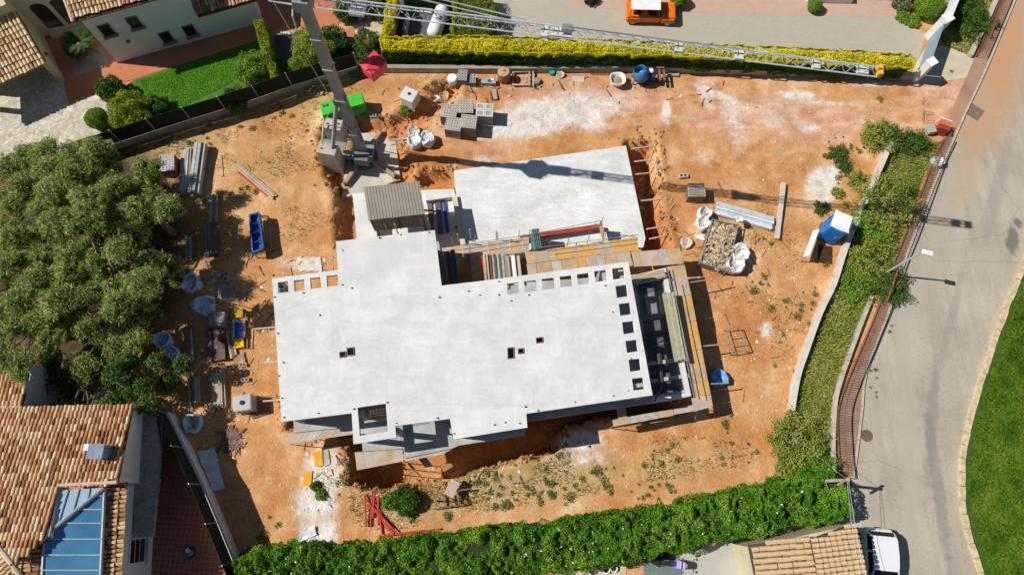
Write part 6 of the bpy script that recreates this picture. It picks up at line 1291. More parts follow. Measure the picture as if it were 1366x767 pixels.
gbundle('timber_pair', 'short grey timbers at the wall foot right of the trestle', 'timber', (891, 101), (906, 101), .3, 2, 2, [timber_grey, grey_ply], .1)
# small timber offcuts near the sacks
gbundle('timber_pair', 'pair of long timbers running from crane pad to the white sacks', 'timber', (520, 187), (545, 184), .25, 1, 2, [timber_grey, timber_dark], .08); gbundle('timber_pair', 'timber strut lying below the pair near the white sacks', 'timber', (522, 194), (546, 189), .1, 1, 1, [timber_grey], .08)
bag('tan torn cement sack on the earth bank behind the pallets', 593, 133, .35, .5, mat('tan_paper', (0.46, 0.33, 0.18)), rubble_mat); bag('small white sack on the bank beside the torn cement sack', 582, 134, .22, .25, white_cloth, white_cloth)
# right side: skip, sheets, plank, toilet
sk_ = thing('rubble_skip', 'wire sided skip heaped with broken timber and rubble', 'skip', G(957, 330)); q = [P(950, 293, .75), P(985, 300, .75), P(970, 361, .75), P(934, 350, .75)]; zg = sk_.location.z
for i in range(4):
    a, b = q[i], q[(i+1) % 4]; MB().beam(a, b, .06, .06).build('rim', steel, sk_); MB().beam(Vector((a.x, a.y, zg+.3)), Vector((b.x, b.y, zg+.3)), .05, .5).build('side', mat('rusty_mesh', (0.20, 0.15, 0.11), var=.3, scale=6), sk_)
    MB().tube((a.x, a.y, zg), (a.x, a.y, .8), .04, 6).build('corner_post', steel, sk_)
mb = MB()
for _ in range(330):
    u, v = rnd.uniform(.04, .96), rnd.uniform(.03, .97); p = q[0].lerp(q[1], u).lerp(q[3].lerp(q[2], u), v); hgt_ = .55+.35*math.sin(math.pi*u)*math.sin(math.pi*v)
    if rnd.random() < .45:
        a = rnd.random()*3.14; d = Vector((math.cos(a), math.sin(a), rnd.uniform(-.3, .3)))*rnd.uniform(.12, .42); mb.beam(Vector((p.x, p.y, zg+hgt_))-d, Vector((p.x, p.y, zg+hgt_))+d, rnd.uniform(.04, .12), .04)
    else: mb.rock((p.x, p.y, zg+hgt_-.05), rnd.uniform(.07, .2))
stuff(mb.build('rubble_fill', rubble_mat, sk_)); mb = MB(); mb.prism([Vector((p.x, p.y, 0)) for p in q], zg+.05, zg+.52); mb.build('fill_bed', mat('rubble_bed', (0.30, 0.22, 0.14), var=.3, scale=5), sk_)
bg = bag('white film bundle lying on top of the skip rubble', 980, 300, .22, .2, white_cloth, white_cloth); 
for ch in bg.children: pass
bg.location.z = zg+.85
gbundle('sheet_stack', 'stack of long grey corrugated sheets on the open soil', 'sheets', (956, 279), (1028, 299), .95, 3, 5, [mat('zinc_sheet', (0.66, 0.69, 0.72), metal=.1, rough=.5), mat('zinc_sheet_b', (0.52, 0.56, 0.60), metal=.1, rough=.5)], .1, 'corrugated_sheet')
tag(MB().beam(G(1044, 246)+Vector((0, 0, .14)), G(1035, 320)+Vector((0, 0, .14)), .26, .26).build('concrete_post', mat('pale_post_concrete', (0.55, 0.52, 0.49), var=.12)), 'long pale concrete post lying on the soil', 'post')
tag(MB().beam(G(1003, 297)+Vector((0, 0, .05)), G(1002, 306)+Vector((0, 0, .05)), .1, .06).build('offcut', tan_ply), 'short wooden offcut under the corrugated sheets', 'timber')
wt = thing('warning_board', 'white board with grey stripes leaning near the blue toilet', 'board', G(1082, 338)); a, b = P(1089, 307, .9), P(1076, 342, .9)
MB().beam(a, b, .06, .5, up=Vector((.5, .2, 1)).normalized()).build('board', white_plastic, wt)
for k in range(4):
    p = a.lerp(b, .14+.24*k); MB().beam(p+Vector((.035, .012, -.2)), p+Vector((.035, .012, -.2))+(b-a).normalized()*.12+Vector((0, 0, .42)), .012, .1).build('stripe', gal[1], wt)
for p in (a, b): MB().tube((p.x, p.y, gh(p)), (p.x, p.y, .7), .03, 6).build('leg', steel, wt)
to = thing('portable_toilet', 'bright blue portable toilet with white roof beside the low white wall', 'toilet', G(1118, 312)); TZ = 2.3
qt2 = [P(a, b, TZ) for a, b in ((1116, 280.5), (1141, 291), (1131.5, 309), (1111.5, 298.5))]; qq = [Vector((p.x, p.y, 0)) for p in qt2]; cc = sum(qq, Vector())/4; zg = gh(cc)
# square up the cabin
d1 = (qq[1]-qq[0]).normalized(); d2 = Vector((d1.y, -d1.x, 0)); aa = math.atan2(d1.y, d1.x); SZ2 = 1.1
MB().box((cc.x, cc.y, zg+.12), (SZ2+.06, SZ2+.06, .2), aa).build('base', steel_dark, to); MB().box((cc.x, cc.y, zg+1.2), (SZ2, SZ2, 1.96), aa).build('cabin', toilet_blue, to, bevel=.03)
mb = MB(); r0 = [cc+d1*sx*.6+d2*sy*.6 for sx, sy in ((-1, -1), (1, -1), (1, 1), (-1, 1))]; mb.add([(p.x, p.y, zg+2.185) for p in r0]+[(cc.x+(p.x-cc.x)*.75, cc.y+(p.y-cc.y)*.75, zg+2.38) for p in r0], [(3, 2, 1, 0), (4, 5, 6, 7), (0, 1, 5, 4), (1, 2, 6, 5), (2, 3, 7, 6), (3, 0, 4, 7)])
rf_ = mb.build('roof', white_plastic, to); bm = bmesh.new(); bm.from_mesh(rf_.data); bmesh.ops.recalc_face_normals(bm, faces=bm.faces); bm.to_mesh(rf_.data); bm.free()
fc = cc+d2*(SZ2/2+.012); dr_ = MB().box((fc.x, fc.y, zg+1.15), (.78, .03, 1.75), aa).build('door', mat('toilet_blue_b', (0.008, 0.17, 0.58), rough=.4), to); MB().box((fc.x+d1.x*.28+d2.x*.03, fc.y+d1.y*.28+d2.y*.03, zg+1.05), (.08, .05, .16), aa).build('handle', steel, dr_)
MB().box((fc.x+d2.x*.0, fc.y+d2.y*.0, zg+2.1), (.5, .03, .12), aa).build('sign_plate', white_plastic, to)
fc2 = cc-d1*(SZ2/2+.01)
for k in range(3): p = fc2+d2*(-.32+.32*k); MB().box((p.x, p.y, zg+1.2), (.03, .06, 1.8), aa).build('rib', mat('toilet_blue_b', (0.008, .17, .58)), to)
tag(MB().box(G(1100, 340)+Vector((0, 0, .05)), (.85, 1.2, .1), -.15).build('door_panel', mat('dark_brown_panel', (0.045, 0.022, 0.014))), 'dark brown panel lying on the soil below the toilet', 'panel')
# scaffold frame on the soil
sf = thing('scaffold_frame', 'bare scaffold frame lying on the orange soil', 'frame', G(983, 456)); q = [P(968, 439, .5), P(986, 437, .5), P(998, 467, .5), P(977, 471, .5)]
for i in range(4): MB().tube(q[i], q[(i+1) % 4], .03, 6).build('tube', steel, sf)
for k in (1, 2): MB().tube(q[0].lerp(q[3], k/3), q[1].lerp(q[2], k/3), .025, 6).build('rung', steel, sf)
for p in q: MB().tube((p.x, p.y, gh(p)), (p.x, p.y, .5), .03, 6).build('leg', steel, sf)
# red props heap
rp2 = thing('prop_heap', 'heap of red steel props fanned out beside the flowering hedge', 'props', G(505, 690))
for a, b in (((487, 661), (489, 702)), ((497, 656), (495, 702)), ((503, 657), (510, 712)), ((500, 670), (522, 705)), ((495, 672), (530, 710)), ((505, 663), (505, 700)), ((510, 715), (588, 705)), ((512, 714), (565, 707)), ((500, 657), (498, 690)), ((491, 668), (526, 714))):
    za = rnd.uniform(.05, .22); a3, b3 = G(*a)+Vector((0, 0, za)), G(*b)+Vector((0, 0, za+.02)); pr_ = MB().tube(a3, b3, .05, 7).build('prop', red_paint if rnd.random() < .75 else rust, rp2)
    MB().box(a3, (.13, .13, .02), rnd.random()).build('prop_plate', redbrown_paint, pr_)
# table of sawn planks with trestle
tr = thing('saw_bench', 'rough timber saw bench with a tilted board beside the pit', 'bench', G(598, 662)); 
for a, b, z_ in (((581, 661), (582, 676), .6), ((592, 659), (594, 676), .6), ((604, 657), (602, 674), .6), ((610, 652), (612, 674), .6), ((578, 679), (625, 672), .15), ((577, 660), (590, 656), .6), ((610, 654), (626, 652), .6)): MB().beam(P(*a, z_), P(*b, z_), .08, .08).build('bar', timber_dark, tr)
for a in ((582, 668), (594, 668), (603, 666), (611, 664)): p = P(*a, .5); MB().beam((p.x, p.y, gh(p)), (p.x, p.y, .58), .08, .08, up=Vector((0, 1, 0))).build('leg', timber_dark, tr)
MB().beam(P(608, 641, .78), P(598, 661, .68), .55, .05).build('top_board', pink_ply, tr)
# yellow panels and boards
for lb, pts, m in (('yellow formwork panel leaning beside the shell corner', [(419, 602), (430, 600), (431, 621), (420, 622)], yellow_ply), ('yellow formwork panel lying at the edge of the white dust', [(406, 629), (417, 628), (415, 649), (404, 648)], yellow_ply), ('grey formwork panel lying beside the yellow panel', [(432, 601), (438, 600), (441, 619), (433, 622)], grey_ply)):
    q = [G(*a) for a in pts]; z_ = max(p.z for p in q); tag(MB().prism(q, z_-.02, z_+.06).build('shuttering_board', m if m is not yellow_ply else mat('bright_formply', (0.72, 0.36, 0.03), var=.15)), lb, 'panel')
bp_ = thing('brick_pallet', 'low pallet of pinkish bricks beside the torn white sheet', 'brick pallet', G(383, 733)); c = G(383, 733); pallet_parts(bp_, c, 1.15, .6, .08, timber_dark)
for i in range(5):
    for j in range(2): MB().box(c+Matrix.Rotation(.08, 3, 'Z') @ Vector((-.44+.22*i, -.14+.28*j, .24)), (.2, .26, .2), .08).build('brick', mat('pink_brick', (0.42, 0.25, 0.19)), bp_)
tag(MB().box(G(348, 545)+Vector((0, 0, .05)), (1.1, .9, .08), .3).build('board', timber_dark), 'dark board lying beside the caged water tank', 'board')
mb = MB()
for _ in range(60):
    p = G(rnd.uniform(292, 320), rnd.uniform(572, 602)); a = rnd.random()*3.14; d = Vector((math.cos(a), math.sin(a), .05))*rnd.uniform(.1, .5); mb.beam(p-d+Vector((0, 0, .06)), p+d+Vector((0, 0, .06)), rnd.uniform(.03, .09), .03)
stuff(mb.build('scrap_timber', timber_dark)); 
# planks and debris in the pit
for a, b, m, lb in (((560, 606), (575, 626), pink_ply, 'tan board leaning into the pit below the walkway'), ((590, 625), (602, 618), yellow_ply, 'yellow board lying in the dark pit'), ((545, 618), (566, 640), timber_dark, 'dark beam lying across the pit edge')):
    tag(MB().beam(P(*a, .3), P(*b, .05), .4 if m is not timber_dark else .12, .05).build('board', m), lb, 'board')
# steel bars in the soil by the crossing, marker frame
mf = thing('wire_frame', 'bent reinforcing wire frame standing on the dirt entrance', 'wire', G(1232, 165))
for a, b in (((1230, 148), (1227, 165)), ((1231, 152), (1242, 152)), ((1229, 165), (1244, 164)), ((1226, 139), (1231, 133))): MB().tube(G(*a)+Vector((0, 0, .25)), G(*b)+Vector((0, 0, .25)), .02, 4).build('wire', rust, mf)
# barrier sign
br_ = thing('road_barrier', 'red and white barrier panel standing at the pavement edge', 'barrier', P(1250, 178)); q = P(1252, 175)
for k, m in enumerate((mat('barrier_orange', (0.75, 0.13, 0.04)), redbrown_paint)): MB().box((q.x-.12*k, q.y-.3*k+.1, .45+.0*k), (.75, .3-.02, .75), -.35).build('panel', m, br_)
MB().box((q.x+.05, q.y+.32, .5), (.75, .05, .9), -.35).build('back_board', white_plastic, br_); MB().box((q.x-.75, q.y-.05, .3), (.5, .6, .36), .2).build('weight', mat('grey_weight', (0.42, 0.42, 0.42)), br_)
# street lamp
sb_ = P(1178, 366); lamp = thing('street_lamp', 'white street lamp leaning its arm over the road', 'street lamp', sb_); lt_ = P(1232, 336, 4.35)
MB().tube((sb_.x, sb_.y, 0), (sb_.x, sb_.y, 4.2), .07, 10, .05).build('pole', crane_light, lamp); MB().tube((sb_.x, sb_.y, 4.2), tuple(lt_), .04, 8).build('arm', crane_light, lamp)
ld_ = Vector((lt_.x-sb_.x, lt_.y-sb_.y, 0)); ld_ = ld_.normalized() if ld_.length > .05 else Vector((1, 0, 0)); MB().box(tuple(lt_+Vector((.22, -.06, .0))), (.62, .3, .12), -.25).build('lamp_head', white_plastic, lamp, bevel=.03)
# utility pole with wires
UZ = 4.4; ut = P(1132, 640, UZ); up2 = thing('utility_pole', 'tall utility pole with cross arm rising through the hedge end', 'pole', Vector((ut.x, ut.y, 0)))
MB().tube((ut.x, ut.y, 0), (ut.x, ut.y, UZ), .11, 10, .08).build('pole', timber_grey, up2); MB().beam(ut+Vector((-.55, -.25, -.15)), ut+Vector((.25, .2, -.15)), .1, .12).build('cross_arm', mat('pinkish_arm', (0.36, 0.24, 0.19)), up2)
for a, b, z2 in (((1130, 639), (1055, 575), 4.2), ((1132, 641), (1163, 800), 4.3), ((1130, 641), (1155, 800), 4.0)):
    p0, p1 = P(*a, UZ-.1), P(*b, z2); pts = [p0.lerp(p1, k/6)-Vector((0, 0, .25*math.sin(math.pi*k/6))) for k in range(7)]
    if a == (1131, 639): p1 = P(1420, 560, 7)
    MB().path(pts, .013, 4).build('wire', steel, up2)
# manholes and patches
for a, b, r_, lb in ((1156, 581, .36, 'round rusty manhole cover in the road beside the pavement end'),):
    p = P(a, b); tag(MB().lathe((p.x, p.y, .0), [(r_, 0), (r_, .024), (r_*.85, .028)], 20).build('manhole_cover', mat('cast_iron', (0.16, 0.10, 0.07))), lb, 'manhole')
p = P(1300, 150); tag(MB().box((p.x, p.y, .01), (1.0, 1.0, .03), .9).build('drain_grate', mat('worn_grate', (0.17, 0.15, 0.12), var=.4, scale=6)), 'dark square drain patch in the road by the dirt entrance', 'drain')
for k, (a, b) in enumerate(((1217, 366),)): pass
# patio table
pt = thing('patio_grill', 'round metal kettle grill standing on the tiled patio', 'grill', P(262, 736)); c = P(262, 735); MB().lathe(c+Vector((0, 0, .55)), [(.02, 0), (.3, .08), (.42, .25), (.43, .3), (.36, .31), (.3, .2), (.05, .12)], 20).build('bowl', steel_dark, pt, smooth=True)
MB().lathe(c+Vector((.05, -.02, .8)), [(.16, 0), (.16, .02)], 12).build('plate', clay, pt); MB().lathe(c+Vector((-.15, .12, .8)), [(.14, 0), (.1, .1), (.02, .12)], 12).build('lid', white_plastic, pt)
for k in range(3): a = k*2.1; MB().tube(c+Vector((math.cos(a)*.3, math.sin(a)*.3, .02)), c+Vector((math.cos(a)*.15, math.sin(a)*.15, .62)), .02, 5).build('leg', steel_dark, pt)
# white planters in the yard below the hedge
for k, (a, b) in enumerate(((808, 759), (818, 757))):
    p = P(a, b); o = thing('flower_pot', ('dark bowl with white rim at the hedge foot nearest the scooter' if k else 'dark bowl with white rim at the hedge foot beside its twin bowl'), 'pot', p, 'dark bowls at the hedge foot'); MB().lathe(p, [(.14, 0), (.2, .2), (.22, .22), (.17, .21), (.15, .1)], 16).build('rim', white_plastic, o); MB().lathe(p+Vector((0, 0, .1)), [(.16, 0), (.15, .08)], 16).build('soil', black, o)
# ------------------------------------------------------------------ plants
pine_m = leafmat('pine_needles', [(0.12, 0.17, 0.035), (0.27, 0.34, 0.08), (0.44, 0.50, 0.13), (0.62, 0.64, 0.24)], trans=.2, big=.35, bigscale=.35)
broad_m = leafmat('broad_leaves', [(0.045, 0.10, 0.015), (0.10, 0.18, 0.03), (0.18, 0.27, 0.05)], trans=.25, big=.3)
olive_m = leafmat('grey_leaves', [(0.08, 0.10, 0.05), (0.18, 0.20, 0.11), (0.30, 0.32, 0.20)], trans=.15, big=.3)
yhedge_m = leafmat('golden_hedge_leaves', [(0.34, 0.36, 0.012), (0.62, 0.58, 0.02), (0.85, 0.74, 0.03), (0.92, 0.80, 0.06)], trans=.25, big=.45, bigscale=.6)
lime_m = leafmat('lime_hedge_leaves', [(0.14, 0.22, 0.015), (0.30, 0.38, 0.02), (0.44, 0.47, 0.03)], trans=.25, big=.3)
ohedge_m = leafmat('olive_hedge_leaves', [(0.09, 0.13, 0.015), (0.18, 0.22, 0.03), (0.27, 0.30, 0.05)], trans=.2, big=.4)
flow_m = leafmat('flowering_hedge_leaves', [(0.025, 0.10, 0.007), (0.085, 0.22, 0.013), (0.17, 0.36, 0.022), (0.34, 0.49, 0.05)], trans=.25, big=.65, bigscale=.9)
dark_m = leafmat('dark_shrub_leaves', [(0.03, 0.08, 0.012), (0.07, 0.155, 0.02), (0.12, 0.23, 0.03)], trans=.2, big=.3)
bright_m = leafmat('bright_shrub_leaves', [(0.09, 0.20, 0.015), (0.20, 0.36, 0.03), (0.31, 0.48, 0.05)], trans=.25, big=.3)
dry_m = leafmat('dry_grass_blades', [(0.14, 0.16, 0.035), (0.25, 0.24, 0.07), (0.40, 0.34, 0.15)], trans=.2, big=.4)
verge_m = leafmat('verge_leaves', [(0.11, 0.18, 0.02), (0.25, 0.31, 0.04), (0.42, 0.41, 0.10), (0.60, 0.51, 0.22)], trans=.2, big=.5, bigscale=.45)
lawnb_m = leafmat('bank_grass_blades', [(0.03, 0.085, 0.004), (0.075, 0.165, 0.007), (0.125, 0.225, 0.012), (0.24, 0.25, 0.05)], trans=.2, big=.7, bigscale=.8)
glawn_m = leafmat('garden_grass_blades', [(0.10, 0.30, 0.012), (0.17, 0.43, 0.02), (0.25, 0.52, 0.03)], trans=.2, big=.5, bigscale=.7)
weed_m = leafmat('weed_leaves', [(0.07, 0.13, 0.02), (0.17, 0.22, 0.045), (0.32, 0.33, 0.11)], trans=.2, big=.4, bigscale=.8)
core_m = mat('foliage_shade_core', (0.022, 0.038, 0.009), var=.3, scale=2)  # solid cores; the shade inside crowns and hedges is in this colour
def ball(n, rg=rng):
    v = rg.normal(size=(n, 3)); return v/np.linalg.norm(v, axis=1)[:, None]
def limb(mb, a, b, r0, r1, k=3):
    a, b = Vector(a), Vector(b); prev = a; d = (b-a).length
    for i in range(1, k+1):
        t = i/k; p = a.lerp(b, t)+(Vector((rnd.gauss(0, 1), rnd.gauss(0, 1), rnd.gauss(0, .5)))*d*.05 if i < k else Vector()); mb.tube(prev, p, r0+(r1-r0)*(i-1)/k, 5, r0+(r1-r0)*t); prev = p
def pine(label, px, py, ztop, R, seed, npuff=70, m=pine_m, leaf=.24, asp=.15, pr=(.36, .75), flat=.55, name='pine_tree', per=330, bare=0.0, gz0=0.0, lobes=.72, core=.72, bias=.6, bough=1.3):
    rg = np.random.default_rng(seed); rn = random.Random(seed); c = P(px, py, ztop*.8); base = Vector((c.x, c.y, gz0)); t = thing(name, label, 'tree', base)
    pf = []; cen = []
    for _ in range(npuff*8):          # boughs first, then the shoot clumps on each bough
        d = ball(1, rg)[0]; d[2] = abs(d[2]); rad = rg.random()**.45; wob_ = .92+.2*math.sin(3*math.atan2(d[1], d[0])+seed)+.15*math.sin(5*math.atan2(d[1], d[0])+seed*2)
        p = np.array([d[0]*R*rad*wob_, d[1]*R*rad*wob_, ztop-R*flat*2*(1-d[2]*rad)*.62-.4+rg.uniform(-.35, .3)])
        if p[2] > 1.0 and all(np.hypot(*(p-q)[:2]) > bough*(.8+.5*rg.random()) for q in cen): cen.append(p)
    for q in cen:
        pf.append((q, rg.uniform(pr[0]*1.1, pr[1])))
        a0 = rg.random()*6.28; k_ = rg.integers(4, 7)
        for k in range(k_):
            a = a0+k*6.28/k_+rg.normal(0, .25); l = bough*rg.uniform(.34, .52); pf.append((q+np.array([math.cos(a)*l, math.sin(a)*l, -rg.uniform(.12, .5)]), rg.uniform(pr[0]*.8, pr[1]*.75)))
    mb = MB(); limb(mb, base, (c.x+.2, c.y, ztop*.5), .24, .16, 4); mb.build('trunk', bark, t)
    fork = Vector((c.x+.2, c.y, ztop*.45)); mb = MB()
    for p, r in pf[::3]: limb(mb, fork+Vector((rn.uniform(-.2, .2), rn.uniform(-.2, .2), rn.uniform(-.3, .6))), (c.x+p[0]*.92, c.y+p[1]*.92, p[2]-.1), .07, .02, 3)
    mb.build('limbs', bark, t)
    out = []; dirs = ball(20, np.random.default_rng(3)); co_ = MB()
    for p, r in pf:
        n = int(per*(r/.6)**2); d = ball(n, rg); d[:, 2] = np.where(d[:, 2] < -.45, -d[:, 2], d[:, 2])
        # shoots bunch into small lobes on the clump
        tips = ball(11, rg); tips[:, 2] = np.abs(tips[:, 2])*.9; tips /= np.linalg.norm(tips, axis=1)[:, None]
        k = rg.integers(0, 11, n); dl = ball(n, rg); q = np.where((rg.random(n) < lobes)[:, None], tips[k]*(.5+.5*rg.random((n, 1)))+dl*.36, d*(.75+.3*rg.random((n, 1)))); q *= np.array([1, 1, .8])
        nr = np.where((rg.random(n) < lobes)[:, None], tips[k]*.45+dl*.8, d); nr /= np.linalg.norm(nr, axis=1)[:, None]
        out.append(leaf_quads(np.array([c.x, c.y, 0])+p+q*r, nr, np.full(n, leaf), asp, bias, rg))
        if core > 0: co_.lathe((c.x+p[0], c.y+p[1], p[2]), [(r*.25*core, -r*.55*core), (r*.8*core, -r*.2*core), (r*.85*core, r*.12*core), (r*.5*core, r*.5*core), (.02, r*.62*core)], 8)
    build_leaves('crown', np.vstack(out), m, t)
    if core > 0: stuff(co_.build('crown_shade_core', core_m, t))
    return t
pines = [(28, 240, 6.0, 3.6, 'pine with tan shoots at the cobbled court corner'), (100, 236, 6.2, 2.9, 'pine leaning over the dark screen fence end'), (188, 276, 5.2, 2.15, 'pine beside the red and white brick pallet'), (102, 338, 7.2, 4.0, 'tallest broad pine in the middle of the grove'),
         (22, 345, 6.4, 3.4, 'pine on the outer side of the grove behind the tallest pine'), (15, 425, 6.0, 2.9, 'pine above the end gable of the tiled house'), (120, 426, 5.4, 2.6, 'pine between the grey-leaved tree and the tallest pine'), (178, 372, 4.0, 2.0, 'low dark pine beside the shade-tinted sacks')]
for i, (a, b, z_, R_, lb) in enumerate(pines): pine(lb, a, b, z_, R_, 100+i, npuff=int(7*R_*R_), per=440)
pine('broad-leaved green tree hanging over the patio wall corner', 168, 506, 4.2, 2.3, 201, 60, broad_m, .13, .6, (.35, .6), .6, 'broad_leaved_tree', 420, core=.5, bias=.6, lobes=.3, bough=.85); pine('grey-leaved thin tree against the tiled house', 95, 512, 3.7, 2.4, 202, 42, olive_m, .13, .45, (.35, .6), .6, 'grey_leaved_tree', 200, core=0, bias=.5, lobes=.3, bough=.85)
pine('small broad-leaved tree between grey tree and gable wall', 60, 505, 3.2, 1.4, 203, 18, dark_m, .15, .6, (.3, .5), .6, 'broad_leaved_tree', 260, core=.5, bias=.6, lobes=.3, bough=.85)
def bush(label, px, py, r, h, m, seed, name='shrub', cat='shrub', leaf=.11, n=None, clip=False, z=None, asp=.6, rough=.18, loc=None):
    """rounded shrub: leaves over a lumpy ball round a dark core"""
    rg = np.random.default_rng(seed); c = P(px, py, h*.6) if loc is None else loc; zg = gh(c) if z is None else z; t = thing(name, label, cat, Vector((c.x, c.y, zg)))
    n = n or int(2.2*12.6*r*max(r, h/2)/(leaf*leaf*asp*.55)); d = ball(n, rg)
    k = 1+rough*(np.sin(d[:, 0]*6+seed)*np.sin(d[:, 1]*7+seed*2)+.6*np.sin(d[:, 2]*9+d[:, 0]*5+seed))+(rg.random(n)-.75)*rough*1.2
    pts = np.array([c.x, c.y, zg+h*.5])+d*k[:, None]*np.array([r, r, h*.5]); pts[:, 2] = np.maximum(pts[:, 2], zg+.02)
    build_leaves('leaves', leaf_quads(pts, d, np.full(n, leaf), asp, .55, rg), m, t)
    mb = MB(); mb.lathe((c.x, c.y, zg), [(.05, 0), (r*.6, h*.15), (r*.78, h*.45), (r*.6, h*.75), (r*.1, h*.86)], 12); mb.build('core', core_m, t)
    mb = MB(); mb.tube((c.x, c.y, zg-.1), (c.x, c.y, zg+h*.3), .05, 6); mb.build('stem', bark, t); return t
bush('dark clipped round bush at the terrace steps', 146, 118, .85, 1.5, dark_m, 1); bush('large olive-green round bush between court and lawn', 171, 146, 1.25, 1.9, lime_m, 2); bush('small clipped ball bush standing on the cobbles', 127.5, 157, .72, 1.2, bright_m, 3, leaf=.07, rough=.05); bush('dark low shrub at the lawn edge by the screen fence', 208, 143, .8, 1.0, dark_m, 4)
bush('big bright bush at the far end of the villa lawn', 338, 92, 1.15, 2.0, bright_m, 5); bush('large green bush beside the crane mast on the planting soil', 418, 62, 1.35, 2.4, lime_m, 6); bush('dark bush behind the crane mast by the terrace', 442, 55, 1.0, 2.0, dark_m, 7); bush('small yellow-green bush on the dark side path', 394, 86, .5, .9, bright_m, 8)
bush('spiky dark shrub growing over the screen fence', 312, 132, .8, 1.3, dark_m, 9); bush('glossy shrub beside the garden path under the jib', 492, 58, .95, 1.5, broad_m, 10); bush('dark shrub behind the red chest', 486, 76, .9, 1.2, dark_m, 11); bush('pink flowering shrub on the sandy garden path', 484, 43, .35, .5, leafmat('pink_petals', [(0.25, 0.10, 0.13), (0.45, 0.22, 0.30), (0.12, 0.12, 0.06)]), 12)
bush('pink flowering shrub beside the garden soil', 477, 19, .5, .7, leafmat('pink_petals', []) if False else MATS['pink_petals'], 13); bush('dark shrub in the dark garden bed', 462, 12, .8, 1.4, dark_m, 14); bush('dark green shrub at the top of the garden bed', 500, 5, .9, 1.6, dark_m, 15)
bush('round ball bush on the pink terrace', 1088, 7, .5, .9, bright_m, 16, leaf=.07, rough=.05); bush('ball bush beside the orange car', 906, -2, .6, 1.1, bright_m, 17, leaf=.07, rough=.06); bush('blue-green shrub at the drive edge', 788, -2, .45, .6, leafmat('blue_green_leaves', [(0.02, 0.06, 0.08), (0.06, 0.12, 0.13)]), 18)
bush('clipped round conifer beside the white garden wall', 1242, 5, .95, 1.7, bright_m, 19, leaf=.08, rough=.06); bush('low shrub on the soil beside the pink terrace', 1206, 22, .5, .4, bright_m, 20); bush('second low shrub beside the drive corner', 1218, 28, .5, .35, bright_m, 21); bush('dull shrub at the head of the drive corner soil', 1205, 2, .7, .7, olive_m, 22)
bush('leafy weed shrub beside the white water tank', 541, 143, .4, .5, bright_m, 23); bush('dense green shrub growing above the red props', 541, 668, .75, .8, dark_m, 24); bush('smaller green shrub beside the dense shrub', 520, 668, .45, .5, bright_m, 25)
bush('dark weed clump on the white dust by the yellow panel', 420, 648, .26, .28, broad_m, 26); bush('green weed clump on the white dust', 428, 660, .28, .3, bright_m, 27)
for i, (a, b, r_, h_, m, lb) in enumerate(((1172, 181, 1.0, 1.1, dark_m, 'dark shrub at the head of the low white wall'), (1190, 184, .9, .9, broad_m, 'green shrub beside the wall head shrub'), (1222, 190, .8, .9, dark_m, 'shrub behind the road barrier'), (1182, 275, 1.5, 1.3, dark_m, 'large dark shrub in the middle of the verge'), (1200, 268, 1.1, 1.0, broad_m, 'shrub beside the railing in the middle of the verge'),
        (1160, 300, 1.2, .9, bright_m, 'flowering yellow-green shrub right of the blue toilet'), (1162, 345, 1.3, .9, broad_m, 'spreading shrub below the toilet in the verge'), (1186, 378, 1.1, 1.0, broad_m, 'shrub growing through the railing at the street lamp'), (1142, 380, 1.0, .7, bright_m, 'bright shrub above the pale retaining wall'),
        (1062, 588, 1.3, 1.0, bright_m, 'bright shrub at the end of the low white wall'), (1085, 612, 1.0, .8, bright_m, 'bright shrub between wall end and hedge'), (1128, 222, .4, .35, broad_m, 'weed shrub beside the white sand by the low wall'), (1146, 240, .6, .5, broad_m, 'weed shrub against the low wall above the toilet'), (1120, 205, .6, .5, broad_m, 'weed clump on soil near the wall head'), (1096, 278, .4, .35, broad_m, 'dark weed clump behind the toilet'), (1117, 258, .35, .3, broad_m, 'weed clump beside the white dust patch'), (1300, 30, 1.2, .8, broad_m, 'shrub on the upper verge beside the railing'), (1285, 12, 1.2, 1.2, dark_m, 'dark shrub on the upper verge by the garden wall'))):
    bush(lb, a, b, r_*.95, h_*.8, m if i % 3 else verge_m, 40+i, rough=.5, leaf=.11)
